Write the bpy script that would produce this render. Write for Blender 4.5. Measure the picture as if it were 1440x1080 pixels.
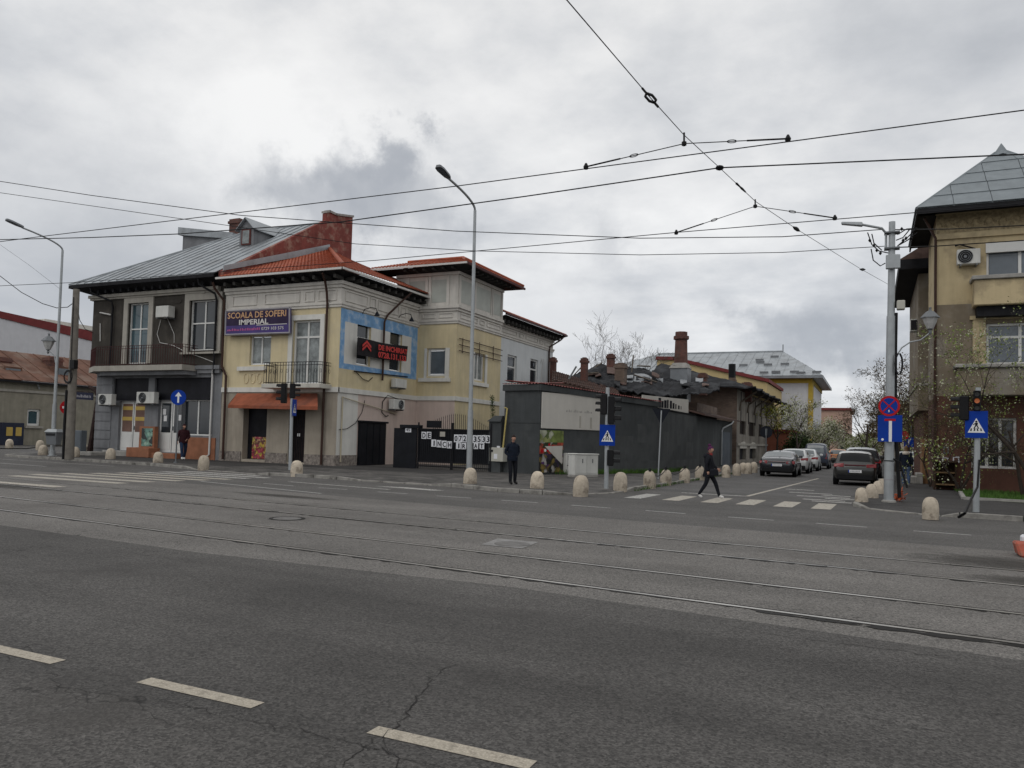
import bpy, bmesh, math, random
from mathutils import Vector, Matrix, noise
R=math.radians; PI=math.pi
random.seed(7)
S=bpy.context.scene
for o in list(bpy.data.objects): bpy.data.objects.remove(o)
COL=S.collection
# ------------------------------------------------------------ camera
# world: X along the tram road, Y along the side street, Z up, metres
F=1095.; PX,PY=720.,569.6; H=1.6
PITCH=R(2.5); ROLL=0.027; YAW=R(24.8)
fw=Vector((-math.sin(YAW)*math.cos(PITCH), math.cos(YAW)*math.cos(PITCH), math.sin(PITCH)))
r0=Vector((math.cos(YAW), math.sin(YAW),0)); u0=r0.cross(fw)
cr=r0*math.cos(ROLL)+u0*math.sin(ROLL); cu=-r0*math.sin(ROLL)+u0*math.cos(ROLL)
CAMP=Vector((0,0,H))
cd=bpy.data.cameras.new('camera'); cam=bpy.data.objects.new('camera',cd); COL.objects.link(cam); S.camera=cam
m=Matrix((cr,cu,-fw)).transposed().to_4x4(); m.translation=CAMP; cam.matrix_world=m
cd.sensor_width=36; cd.lens=F/1440*36; cd.shift_y=(PY-540)/1440; cd.clip_end=3000; cd.clip_start=.05
S.render.resolution_x=1024; S.render.resolution_y=768
# ------------------------------------------------------------ world: overcast sky
SUN_EL=R(48); SUN_AZ=R(200)      # azimuth clockwise from +Y
w=bpy.data.worlds.new('World'); S.world=w; w.use_nodes=True
nt=w.node_tree; nt.nodes.clear(); N=nt.nodes.new; L=nt.links.new
out=N('ShaderNodeOutputWorld'); mixs=N('ShaderNodeMixShader'); bg1=N('ShaderNodeBackground'); bg2=N('ShaderNodeBackground')
sky=N('ShaderNodeTexSky'); sky.sky_type='NISHITA'; sky.sun_disc=False; sky.sun_elevation=SUN_EL; sky.sun_rotation=SUN_AZ
L(sky.outputs[0],bg1.inputs[0]); bg1.inputs[1].default_value=.08
tc=N('ShaderNodeTexCoord'); sep=N('ShaderNodeSeparateXYZ'); L(tc.outputs['Generated'],sep.inputs[0])
def mth(op,a,b=None,c=None,clamp=False):
    n=N('ShaderNodeMath'); n.operation=op; n.use_clamp=clamp
    for i,v in enumerate((a,b,c)):
        if v is None: continue
        if isinstance(v,(int,float)): n.inputs[i].default_value=v
        else: L(v,n.inputs[i])
    return n.outputs[0]
zz=mth('ADD',mth('MAXIMUM',sep.outputs[2],0.0),.22)
cx=mth('DIVIDE',sep.outputs[0],zz); cy=mth('DIVIDE',sep.outputs[1],zz)
comb=N('ShaderNodeCombineXYZ'); L(cx,comb.inputs[0]); L(cy,comb.inputs[1])
def nz(scale,detail,rough,off):
    mp=N('ShaderNodeMapping'); mp.inputs['Location'].default_value=off; L(comb.outputs[0],mp.inputs[0])
    n=N('ShaderNodeTexNoise'); n.inputs['Scale'].default_value=scale; n.inputs['Detail'].default_value=detail; n.inputs['Roughness'].default_value=rough
    L(mp.outputs[0],n.inputs['Vector']); return n.outputs[0]
def ramp(v,stops):
    n=N('ShaderNodeValToRGB'); L(v,n.inputs[0]); e=n.color_ramp.elements
    while len(e)<len(stops): e.new(.5)
    for i,(p,c) in enumerate(stops): e[i].position=p; e[i].color=(*c,1)
    return n.outputs[0]
big=nz(.75,5,.55,(3.1,1.7,0)); med=nz(1.9,8,.6,(7.3,2.2,0))
tot=mth('ADD',mth('MULTIPLY',big,.55),mth('MULTIPLY',med,.45))
ccol=ramp(tot,[(.36,(.52,.535,.56)),(.44,(.67,.68,.695)),(.50,(.80,.80,.80)),(.58,(.92,.915,.905))])
# darker cumulus banks over the roofs (directions in the sky, ragged by noise)
def rays(x,y): return (fw+cr*((x-PX)/F)-cu*((y-PY)/F)).normalized()
wn=N('ShaderNodeTexNoise'); wn.inputs['Scale'].default_value=8.; wn.inputs['Detail'].default_value=8; wn.inputs['Roughness'].default_value=.62; L(tc.outputs['Generated'],wn.inputs['Vector'])
wv=N('ShaderNodeVectorMath'); wv.operation='MULTIPLY_ADD'; L(wn.outputs[1],wv.inputs[0]); wv.inputs[1].default_value=(.24,.24,.19); L(tc.outputs['Generated'],wv.inputs[2])
ccl=ccol
for (px_,py_,r_in,r_out,amt) in ((525,262,.03,.085,.8),(455,285,.03,.085,.7),(545,225,.015,.05,.75),(605,295,.02,.08,.6),(390,265,.01,.06,.5),(1150,470,.015,.07,.75),(1205,478,.01,.055,.65),(1095,465,.01,.05,.5),(250,420,.04,.22,.45),(60,330,.05,.26,.35),(120,480,.03,.2,.4),(880,330,.01,.06,.35),(1330,90,.05,.2,.25),(800,470,.03,.15,.3),(-300,300,.05,.3,.4),(1800,420,.05,.3,.4),(2300,250,.05,.3,.35),(-900,350,.05,.3,.4)):
    dd=N('ShaderNodeVectorMath'); dd.operation='DISTANCE'; L(wv.outputs[0],dd.inputs[0]); c0=rays(px_,py_)+Vector((.12,.12,.095)); dd.inputs[1].default_value=c0
    mr=N('ShaderNodeMapRange'); mr.interpolation_type='SMOOTHSTEP'; L(dd.outputs['Value'],mr.inputs[0]); mr.inputs[1].default_value=r_in; mr.inputs[2].default_value=r_out; mr.inputs[3].default_value=amt; mr.inputs[4].default_value=0
    mm_=N('ShaderNodeMix'); mm_.data_type='RGBA'; L(mr.outputs[0],mm_.inputs[0]); L(ccl,mm_.inputs[6]); mm_.inputs[7].default_value=(.40,.42,.455,1); ccl=mm_.outputs[2]
ccol=ccl
# a haze band low over the roofs, slightly bluer
hz=ramp(sep.outputs[2],[(0.0,(.92,.94,.975)),(.25,(.96,.97,.985)),(.5,(1,1,1))])
mx=N('ShaderNodeMix'); mx.data_type='RGBA'; mx.blend_type='MULTIPLY'; mx.inputs[0].default_value=1
L(ccol,mx.inputs[6]); L(hz,mx.inputs[7]); L(mx.outputs[2],bg2.inputs[0]); bg2.inputs[1].default_value=1.07
mixs.inputs[0].default_value=.94
L(bg1.outputs[0],mixs.inputs[1]); L(bg2.outputs[0],mixs.inputs[2]); L(mixs.outputs[0],out.inputs[0])
# soft sun behind the clouds
sd=bpy.data.lights.new('sun','SUN'); sd.energy=.55; sd.angle=R(35); sd.color=(1,.97,.93)
so=bpy.data.objects.new('sun',sd); COL.objects.link(so); so.location=(0,-20,40)
sv=Vector((math.sin(SUN_AZ)*math.cos(SUN_EL),math.cos(SUN_AZ)*math.cos(SUN_EL),math.sin(SUN_EL)))
so.rotation_euler=sv.to_track_quat('Z','Y').to_euler()
vs=S.view_settings; vs.view_transform='Standard'; vs.look='None'; vs.exposure=0.0; vs.gamma=1; vs.use_curve_mapping=False
S.render.engine='CYCLES'; S.cycles.use_denoising=True; S.cycles.max_bounces=6
# ------------------------------------------------------------ pixel -> place
def ray(x,y): return fw+cr*((x-PX)/F)-cu*((y-PY)/F)
def gnd(x,y,z=0.):
    d=ray(x,y); return CAMP+d*((z-H)/d.z)
def onY(x,y,Y):
    d=ray(x,y); return CAMP+d*(Y/d.y)
def onX(x,y,X):
    d=ray(x,y); return CAMP+d*(X/d.x)
# ------------------------------------------------------------ materials
def new_mat(name):
    m=bpy.data.materials.new(name); m.use_nodes=True; return m,m.node_tree,m.node_tree.nodes['Principled BSDF']
MATS={}
def mat(name,col,rough=.75,var=.12,scale=1.5,bump=0.,bscale=25.,streak=0.,metal=0.,spec=None,dirt=None,dirtamt=0.,dscale=.8,emit=0.,fine=0.,coat=0.,tint=0.):
    if name in MATS: return MATS[name]
    if spec is None: spec=.5 if rough<.36 or metal else (.25 if sum(col)>.15 else .12)
    m,t,b=new_mat(name); n=t.nodes.new; l=t.links.new
    b.inputs['Roughness'].default_value=rough; b.inputs['Metallic'].default_value=metal; b.inputs['Specular IOR Level'].default_value=spec
    b.inputs['Coat Weight'].default_value=coat; b.inputs['Coat Roughness'].default_value=.05
    co=n('ShaderNodeTexCoord').outputs['Object']
    def nzt(sc,det=4,ro=.6,mapscale=None):
        v=co
        if mapscale:
            mp=n('ShaderNodeMapping'); mp.inputs['Scale'].default_value=mapscale; l(co,mp.inputs[0]); v=mp.outputs[0]
        q=n('ShaderNodeTexNoise'); q.inputs['Scale'].default_value=sc; q.inputs['Detail'].default_value=det; q.inputs['Roughness'].default_value=ro
        l(v,q.inputs['Vector']); return q.outputs[0]
    def rng(v,a,bb,c,d):
        q=n('ShaderNodeMapRange'); l(v,q.inputs[0])
        for i,x in enumerate((a,bb,c,d)): q.inputs[i+1].default_value=x
        return q.outputs[0]
    def mixc(kind,fac,a,bb):
        q=n('ShaderNodeMix'); q.data_type='RGBA'; q.blend_type=kind
        if isinstance(fac,(int,float)): q.inputs[0].default_value=fac
        else: l(fac,q.inputs[0])
        for k,v in ((6,a),(7,bb)):
            if isinstance(v,tuple): q.inputs[k].default_value=(*v[:3],1)
            else: l(v,q.inputs[k])
        return q.outputs[2]
    lo=tuple(c*(1-var) for c in col); hi=tuple(min(1,c*(1+var)) for c in col)
    c=mixc('MIX',rng(nzt(scale,6),.3,.7,0,1),lo,hi)
    if fine: 
        f=rng(nzt(90,2),.3,.7,1-fine,1+fine); c=mixc('MULTIPLY',1.,c,f)
    if streak:
        s=rng(nzt(1.6,5,.6,(2.2,2.2,.22)),.42,.72,0,streak); c=mixc('MIX',s,c,tuple(x*.35 for x in col))
    if dirt:
        s=rng(nzt(dscale,7,.65),.5,.62,0,dirtamt); c=mixc('MIX',s,c,dirt)
    if tint:
        oi=n('ShaderNodeObjectInfo'); c=mixc('MULTIPLY',1.,c,rng(oi.outputs['Random'],0,1,1-tint,1+tint))
    l(c,b.inputs['Base Color'])
    if bump:
        bp=n('ShaderNodeBump'); bp.inputs['Strength'].default_value=bump; bp.inputs['Distance'].default_value=.02
        l(nzt(bscale,4),bp.inputs['Height']); l(bp.outputs[0],b.inputs['Normal'])
    if emit:
        b.inputs['Emission Color'].default_value=(*col,1); b.inputs['Emission Strength'].default_value=emit
    MATS[name]=m; return m
def glass(name,col=(.02,.025,.03),rough=.06):
    return mat(name,col,rough=rough,var=.35,scale=.7,spec=.6)
def brick_mat(name,c1,c2,mortar,sx=.24,sz=.08):
    if name in MATS: return MATS[name]
    m,t,b=new_mat(name); n=t.nodes.new; l=t.links.new
    tcn=n('ShaderNodeTexCoord'); s=n('ShaderNodeSeparateXYZ'); l(tcn.outputs['Object'],s.inputs[0])
    a=n('ShaderNodeMath'); a.operation='ADD'; l(s.outputs[0],a.inputs[0]); l(s.outputs[1],a.inputs[1])
    c=n('ShaderNodeCombineXYZ'); l(a.outputs[0],c.inputs[0]); l(s.outputs[2],c.inputs[1])
    k=n('ShaderNodeTexBrick'); k.inputs['Scale'].default_value=1; k.inputs['Brick Width'].default_value=sx; k.inputs['Row Height'].default_value=sz
    k.inputs['Mortar Size'].default_value=.012; k.inputs['Color1'].default_value=(*c1,1); k.inputs['Color2'].default_value=(*c2,1); k.inputs['Mortar'].default_value=(*mortar,1)
    l(c.outputs[0],k.inputs['Vector'])
    q=n('ShaderNodeTexNoise'); q.inputs['Scale'].default_value=1.2; q.inputs['Detail'].default_value=6; l(tcn.outputs['Object'],q.inputs['Vector'])
    rg=n('ShaderNodeMapRange'); l(q.outputs[0],rg.inputs[0]); rg.inputs[1].default_value=.3; rg.inputs[2].default_value=.7; rg.inputs[3].default_value=.6; rg.inputs[4].default_value=1.2
    x=n('ShaderNodeMix'); x.data_type='RGBA'; x.blend_type='MULTIPLY'; x.inputs[0].default_value=1; l(k.outputs[0],x.inputs[6]); l(rg.outputs[0],x.inputs[7])
    l(x.outputs[2],b.inputs['Base Color']); b.inputs['Roughness'].default_value=.9
    bp=n('ShaderNodeBump'); bp.inputs['Strength'].default_value=.5; bp.inputs['Distance'].default_value=.02; l(k.outputs[1],bp.inputs['Height']); bp.invert=True; l(bp.outputs[0],b.inputs['Normal'])
    MATS[name]=m; return m
def asphalt(name,col,dark,big=.18,crack=.5,streakdir=True):
    m,t,b=new_mat(name); n=t.nodes.new; l=t.links.new
    co=n('ShaderNodeTexCoord').outputs['Object']
    def noi(sc,det,ro=.6,ms=None):
        v=co
        if ms:
            mp=n('ShaderNodeMapping'); mp.inputs['Scale'].default_value=ms; l(co,mp.inputs[0]); v=mp.outputs[0]
        q=n('ShaderNodeTexNoise'); q.inputs['Scale'].default_value=sc; q.inputs['Detail'].default_value=det; q.inputs['Roughness'].default_value=ro; l(v,q.inputs['Vector']); return q.outputs[0]
    def rg(v,a,bb,c,d):
        q=n('ShaderNodeMapRange'); l(v,q.inputs[0])
        for i,x in enumerate((a,bb,c,d)): q.inputs[i+1].default_value=x
        return q.outputs[0]
    def mul(a,bb):
        q=n('ShaderNodeMix'); q.data_type='RGBA'; q.blend_type='MULTIPLY'; q.inputs[0].default_value=1
        for k,v in ((6,a),(7,bb)):
            if isinstance(v,tuple): q.inputs[k].default_value=(*v,1)
            else: l(v,q.inputs[k])
        return q.outputs[2]
    c=mul(col,rg(noi(.35,6),.3,.7,1-big,1+big))
    c=mul(c,rg(noi(.9,5,.6,(.10,1,1)),.3,.7,1-big,1+big))
    # aggregate: pale and dark chips
    vo=n('ShaderNodeTexVoronoi'); vo.inputs['Scale'].default_value=70; l(co,vo.inputs['Vector'])
    vsep=n('ShaderNodeSeparateColor'); l(vo.outputs['Color'],vsep.inputs[0])
    c=mul(c,rg(vsep.outputs[0],0,1,.5,1.5))
    c=mul(c,rg(noi(30,4,.7),.35,.65,.78,1.22))
    # oil and tar blotches
    bl=rg(noi(.55,7,.68),.56,.66,0,.55)
    q=n('ShaderNodeMix'); q.data_type='RGBA'; l(bl,q.inputs[0]); l(c,q.inputs[6]); q.inputs[7].default_value=(*dark,1); c=q.outputs[2]
    # cracks: thin lines where a warped noise crosses its mean
    cn=noi(.32,5,.55); ab=n('ShaderNodeMath'); ab.operation='ABSOLUTE'; sb=n('ShaderNodeMath'); sb.operation='SUBTRACT'; l(cn,sb.inputs[0]); sb.inputs[1].default_value=.5; l(sb.outputs[0],ab.inputs[0])
    ck=rg(ab.outputs[0],0,.0016,crack,0)
    gate=rg(noi(.23,2),.52,.6,0,1)
    mm=n('ShaderNodeMath'); mm.operation='MULTIPLY'; l(ck,mm.inputs[0]); l(gate,mm.inputs[1])
    q=n('ShaderNodeMix'); q.data_type='RGBA'; l(mm.outputs[0],q.inputs[0]); l(c,q.inputs[6]); q.inputs[7].default_value=(.012,.011,.01,1); c=q.outputs[2]
    l(c,b.inputs['Base Color']); b.inputs['Roughness'].default_value=.82; b.inputs['Specular IOR Level'].default_value=.3
    bp=n('ShaderNodeBump'); bp.inputs['Strength'].default_value=.45; bp.inputs['Distance'].default_value=.008; l(vo.outputs['Distance'],bp.inputs['Height']); l(bp.outputs[0],b.inputs['Normal'])
    MATS[name]=m; return m
def paint_mat(name,col,wear=.5):
    # worn road paint: transparent where rubbed off
    m,t,b=new_mat(name); n=t.nodes.new; l=t.links.new
    co=n('ShaderNodeTexCoord').outputs['Object']
    q=n('ShaderNodeTexNoise'); q.inputs['Scale'].default_value=14; q.inputs['Detail'].default_value=7; q.inputs['Roughness'].default_value=.75; l(co,q.inputs['Vector'])
    rg=n('ShaderNodeMapRange'); l(q.outputs[0],rg.inputs[0]); rg.inputs[1].default_value=.5-.0; rg.inputs[2].default_value=.62; rg.inputs[3].default_value=1; rg.inputs[4].default_value=1-wear
    q2=n('ShaderNodeTexVoronoi'); q2.inputs['Scale'].default_value=70; l(co,q2.inputs['Vector'])
    r2=n('ShaderNodeMapRange'); l(q2.outputs['Distance'],r2.inputs[0]); r2.inputs[1].default_value=0; r2.inputs[2].default_value=.6; r2.inputs[3].default_value=1.1; r2.inputs[4].default_value=.72
    x=n('ShaderNodeMix'); x.data_type='RGBA'; x.blend_type='MULTIPLY'; x.inputs[0].default_value=1; x.inputs[6].default_value=(*col,1); l(r2.outputs[0],x.inputs[7])
    l(x.outputs[2],b.inputs['Base Color']); b.inputs['Roughness'].default_value=.7; l(rg.outputs[0],b.inputs['Alpha'])
    MATS[name]=m; return m
# ------------------------------------------------------------ mesh helpers
OFF={}
class MB:
    def __init__(s): s.v=[]; s.f=[]; s.mi=[]; s.cur=0
    def add(s,vs,fs):
        b=len(s.v); s.v+= [Vector(p) for p in vs]; s.f+=[tuple(b+i for i in f) for f in fs]; s.mi+=[s.cur]*len(fs); return s
    def quad(s,a,b,c,d): return s.add([a,b,c,d],[(0,1,2,3)])
    def poly(s,pts): return s.add(pts,[tuple(range(len(pts)))])
    def hexa(s,p): # p: 4 bottom ccw, 4 top
        return s.add(p,[(3,2,1,0),(4,5,6,7),(0,1,5,4),(1,2,6,5),(2,3,7,6),(3,0,4,7)])
    def box(s,x0,x1,y0,y1,z0,z1):
        return s.hexa([(x0,y0,z0),(x1,y0,z0),(x1,y1,z0),(x0,y1,z0),(x0,y0,z1),(x1,y0,z1),(x1,y1,z1),(x0,y1,z1)])
    def prism(s,pts,vec):
        n=len(pts); v=Vector(vec); a=[Vector(p) for p in pts]
        return s.add(a+[p+v for p in a],[tuple(range(n-1,-1,-1)),tuple(range(n,2*n))]+[(i,(i+1)%n,n+(i+1)%n,n+i) for i in range(n)])
    def extr(s,pts,z0,z1): return s.prism([(p[0],p[1],z0) for p in pts],(0,0,z1-z0))
    def tube(s,pts,r,n=8,cap=True):
        pts=[Vector(p) for p in pts]; k=len(pts); rs=r if isinstance(r,(list,tuple)) else [r]*k
        b=len(s.v); ref=None
        for i,p in enumerate(pts):
            t=(pts[min(i+1,k-1)]-pts[max(i-1,0)]).normalized()
            if ref is None: ref=Vector((0,0,1)) if abs(t.z)<.9 else Vector((1,0,0))
            a=t.cross(ref)
            if a.length<1e-4: a=t.cross(Vector((0,1,0)))
            a.normalize(); c=a.cross(t).normalized(); ref=c
            for j in range(n):
                q=2*PI*j/n; s.v.append(p+(a*math.cos(q)+c*math.sin(q))*rs[i])
        for i in range(k-1):
            for j in range(n):
                s.f.append((b+i*n+j,b+i*n+(j+1)%n,b+(i+1)*n+(j+1)%n,b+(i+1)*n+j)); s.mi.append(s.cur)
        if cap:
            s.f.append(tuple(b+j for j in range(n))[::-1]); s.f.append(tuple(b+(k-1)*n+j for j in range(n))); s.mi+=[s.cur]*2
        return s
    def lathe(s,prof,c=(0,0,0),n=16,axis='z'):
        c=Vector(c); b=len(s.v); k=len(prof)
        for r,h in prof:
            for j in range(n):
                q=2*PI*j/n; x,y=r*math.cos(q),r*math.sin(q)
                p={'z':(x,y,h),'y':(x,h,y),'x':(h,x,y)}[axis]; s.v.append(c+Vector(p))
        for i in range(k-1):
            for j in range(n):
                f=(b+i*n+j,b+i*n+(j+1)%n,b+(i+1)*n+(j+1)%n,b+(i+1)*n+j)
                s.f.append(f if axis!='y' else f[::-1]); s.mi.append(s.cur)
        s.f.append(tuple(b+j for j in range(n))[::-1]); s.f.append(tuple(b+(k-1)*n+j for j in range(n))); s.mi+=[s.cur]*2
        return s
    def build(s,name,mt,parent=None,smooth=False,kind=None,bevel=0,fix=True):
        off=OFF.get(parent.name,Vector()) if parent else Vector()
        me=bpy.data.meshes.new(name); me.from_pydata([tuple(v-off) for v in s.v],[],s.f)
        for mm in (mt if isinstance(mt,(list,tuple)) else [mt]): me.materials.append(mm)
        me.polygons.foreach_set('material_index',s.mi)
        if fix or bevel:
            bm=bmesh.new(); bm.from_mesh(me)
            if bevel:
                bmesh.ops.bevel(bm,geom=[e for e in bm.edges if len(e.link_faces)==2 and e.calc_face_angle(0)>.6],offset=bevel,segments=1,affect='EDGES',clamp_overlap=True)
            bmesh.ops.recalc_face_normals(bm,faces=bm.faces); bm.to_mesh(me); bm.free()
        if smooth:
            me.polygons.foreach_set('use_smooth',[True]*len(me.polygons))
            try: me.set_sharp_from_angle(angle=R(40))
            except Exception: pass
        me.update()
        o=bpy.data.objects.new(name,me); COL.objects.link(o)
        if parent: o.parent=parent; OFF[o.name]=off
        if kind: o['kind']=kind
        return o
def tag(o,label,cat,group=None):
    o['label']=label; o['category']=cat
    if group: o['group']=group
    return o
def thing(name,label,cat,loc=(0,0,0),group=None):
    o=bpy.data.objects.new(name,None); COL.objects.link(o); o.location=loc; o.empty_display_size=.2
    OFF[o.name]=Vector(loc); return tag(o,label,cat,group)
def copy_tree(o,parent=None):
    c=o.copy(); COL.objects.link(c)
    if parent: c.parent=parent
    for ch in list(o.children): copy_tree(ch,c)
    return c
def struct(mb,name,mt,**k):
    return mb.build(name,mt,kind='structure',**k)
def text_mesh(txt,size,name,mt,parent,O,U,V,align='LEFT',extr=.004,sx=1.,bold=0.,fit=None):
    cu_=bpy.data.curves.new(name,'FONT'); cu_.body=txt; cu_.size=size; cu_.align_x=align; cu_.extrude=extr; cu_.offset=bold; cu_.resolution_u=2
    to=bpy.data.objects.new('tmp',cu_); COL.objects.link(to); dg=bpy.context.evaluated_depsgraph_get()
    me=bpy.data.meshes.new_from_object(to.evaluated_get(dg)); bpy.data.objects.remove(to)
    U=Vector(U).normalized(); V=Vector(V).normalized(); W=U.cross(V); O=Vector(O)
    if fit and len(me.vertices):
        xs=[v.co.x for v in me.vertices]; sx=fit/(max(xs)-min(xs))
    off=OFF.get(parent.name,Vector()) if parent else Vector()
    for v in me.vertices: v.co=O+U*(v.co.x*sx)+V*v.co.y+W*(v.co.z+extr*1.01)-off
    me.name=name; me.materials.clear(); me.materials.append(mt)
    o=bpy.data.objects.new(name,me); COL.objects.link(o)
    if parent: o.parent=parent; OFF[o.name]=off
    return o
class Fac:
    """a vertical facade: origin on the ground, horizontal unit U, outward normal N"""
    def __init__(s,O,U,N): s.O=Vector(O); s.U=Vector(U).normalized(); s.N=Vector(N).normalized()
    def p(s,u,z,d=0.): return s.O+s.U*u+Vector((0,0,z))+s.N*d
    def uz(s,x,y,d=0.):
        r=ray(x,y); q=s.O+s.N*d; t=(q-CAMP).dot(s.N)/r.dot(s.N); h=CAMP+r*t; return (h-s.O).dot(s.U),h.z
    def rect(s,x0,y0,x1,y1,d=0.):
        a=s.uz(x0,y0,d); b=s.uz(x1,y1,d); return min(a[0],b[0]),max(a[0],b[0]),min(a[1],b[1]),max(a[1],b[1])
    def box(s,mb,u0,u1,z0,z1,d0,d1):
        return mb.hexa([s.p(u0,z0,d1),s.p(u1,z0,d1),s.p(u1,z0,d0),s.p(u0,z0,d0),s.p(u0,z1,d1),s.p(u1,z1,d1),s.p(u1,z1,d0),s.p(u0,z1,d0)])
    def wall(s,mb,u0,u1,z0,z1,holes=(),depth=.25,d=0.):
        us=sorted({u0,u1,*[h[0] for h in holes],*[h[1] for h in holes]}); zs=sorted({z0,z1,*[h[2] for h in holes],*[h[3] for h in holes]})
        us=[u for u in us if u0<=u<=u1]; zs=[z for z in zs if z0<=z<=z1]
        for a,b in zip(us,us[1:]):
            for c,e in zip(zs,zs[1:]):
                mu,mz=(a+b)/2,(c+e)/2
                if any(h[0]<mu<h[1] and h[2]<mz<h[3] for h in holes): continue
                mb.quad(s.p(a,c,d),s.p(b,c,d),s.p(b,e,d),s.p(a,e,d))
        for a,b,c,e in holes:
            for q in (((a,c),(b,c)),((b,c),(b,e)),((b,e),(a,e)),((a,e),(a,c))):
                mb.quad(s.p(*q[0],d),s.p(*q[1],d),s.p(*q[1],d-depth),s.p(*q[0],d-depth))
        return mb
    def window(s,parent,u0,u1,z0,z1,cols=2,rows=(1.,),depth=.18,fr=.07,gl=None,fm=None,name='window',back=True,d=0.):
        """frame with mullions, one pane object per light; rows = heights (bottom up) as fractions"""
        gl=gl or MATS['glass_dark']; fm=fm or MATS['pvc_white']
        mb=MB(); D=d-depth
        s.box(mb,u0,u1,z0,z0+fr,D-.03,D+.05); s.box(mb,u0,u1,z1-fr,z1,D-.03,D+.05)
        s.box(mb,u0,u0+fr,z0+fr,z1-fr,D-.03,D+.05); s.box(mb,u1-fr,u1,z0+fr,z1-fr,D-.03,D+.05)
        us=[u0+fr+(u1-u0-2*fr)*i/cols for i in range(cols+1)]
        zs=[z0+fr]; tot=sum(rows)
        for r_ in rows: zs.append(zs[-1]+(z1-z0-2*fr)*r_/tot)
        for u in us[1:-1]: s.box(mb,u-fr*.55,u+fr*.55,z0+fr,z1-fr,D-.028,D+.045)
        for z in zs[1:-1]: s.box(mb,u0+fr,u1-fr,z-fr*.5,z+fr*.5,D-.026,D+.047)
        wo=mb.build(name,fm,parent)
        for i in range(cols):
            for j in range(len(zs)-1):
                g=MB(); e=(random.random()-.5)*.012
                a,b,c,f=us[i]+.02,us[i+1]-.02,zs[j]+.02,zs[j+1]-.02
                g.quad(s.p(a,c,D+e),s.p(b,c,D-e),s.p(b,f,D-e),s.p(a,f,D+e)); g.build('pane',gl,wo,fix=False)
        return wo
def tile_roof(mb,A,B,C,D,row=.36,col=.22,amp=.022,step=.03):
    """tile-profiled sheet on the quad A-B (eave) C-D (top, may collapse)"""
    A,B,C,D=map(Vector,(A,B,C,D)); U=(B-A).normalized(); Ln=max((D-A).length,(C-B).length); k=max(2,int(Ln/row))
    nrm=U.cross((C+D)/2-(A+B)/2).normalized()
    if nrm.z<0: nrm=-nrm
    for i in range(k):
        t0,t1=i/k,(i+1)/k
        l0,r0_,l1,r1=A.lerp(D,t0),B.lerp(C,t0),A.lerp(D,t1),B.lerp(C,t1)
        n=max(2,int((r0_-l0).length/(col/4)))
        vs=[];fs=[]
        for j in range(n+1):
            q=j/n; p0=l0.lerp(r0_,q); p1=l1.lerp(r1,q)
            w0=amp*math.cos(2*PI*(p0-A).dot(U)/col); w1=amp*math.cos(2*PI*(p1-A).dot(U)/col)
            vs+=[p0+nrm*(w0+step),p1+nrm*(w1+.002),p0+nrm*(w0-.03)]
        for j in range(n):
            a=j*3; fs+=[(a,a+3,a+4,a+1),(a,a+2,a+5,a+3)]
        mb.add(vs,fs)
    return mb
def sag(a,b,s,n=14):
    a,b=Vector(a),Vector(b); return [a.lerp(b,i/n)-Vector((0,0,s*4*(i/n)*(1-i/n))) for i in range(n+1)]
# ------------------------------------------------------------ shared materials
mat('pvc_white',(.62,.62,.60),.45,.06); glass('glass_dark',(.025,.03,.035)); glass('glass_blue',(.05,.085,.10)); glass('glass_grey',(.10,.12,.14),.12)
mat('curtain_glass',(.20,.22,.22),.25,.45,scale=3.); mat('black_metal',(.012,.012,.014),.5,.3); mat('iron_rust',(.035,.022,.02),.75,.4,scale=6)
mat('galv',(.33,.35,.36),.45,.12,scale=3,metal=.35); mat('galv_dark',(.14,.15,.16),.5,.15,metal=.3); mat('pipe_brown',(.05,.028,.022),.5,.2)
mat('ac_white',(.55,.55,.52),.5,.1,streak=.25); mat('ac_dark',(.02,.02,.022),.7,.2); mat('concrete',(.30,.29,.27),.9,.2,scale=3,bump=.3,streak=.2)
mat('stone_bollard',(.46,.40,.32),.9,.2,scale=5,tint=.16,bump=.35,bscale=60,dirt=(.17,.14,.11),dirtamt=.75,dscale=3.5,fine=.12)
mat('black_plastic',(.012,.012,.013),.42,.2); mat('tyre',(.012,.012,.012),.85,.2); mat('sign_blue',(.004,.036,.27),.5,.1,spec=.12); mat('sign_white',(.70,.70,.70),.4,.05)
mat('sign_red',(.40,.012,.018),.5,.1,spec=.12); mat('sign_back',(.012,.014,.020),.6,.2); mat('wire',(.015,.015,.017),.6,.1); mat('wood_pole',(.12,.10,.08),.9,.3,scale=4,bump=.4)
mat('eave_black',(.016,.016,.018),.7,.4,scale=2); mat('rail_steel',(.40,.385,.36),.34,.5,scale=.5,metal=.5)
mat('soil',(.05,.04,.03),.95,.3,scale=3)
asphalt('asphalt_near',(.067,.0635,.060),(.040,.037,.035),big=.26,crack=.9); asphalt('asphalt_patch',(.073,.069,.065),(.05,.046,.042),big=.2,crack=.8); asphalt('asphalt_tram',(.132,.1245,.116),(.088,.080,.073),big=.17,crack=.8); asphalt('asphalt_lane',(.086,.082,.078),(.05,.048,.047),big=.16)
asphalt('asphalt_street',(.088,.085,.083),(.045,.043,.042),big=.2); asphalt('asphalt_walk',(.042,.040,.039),(.022,.021,.02),big=.25)
paint_mat('paint_white',(.50,.46,.39),.6); paint_mat('paint_fresh',(.46,.41,.33),.3); paint_mat('paint_faded',(.50,.49,.46),.95); paint_mat('paint_thin',(.5,.5,.48),.5)
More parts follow.
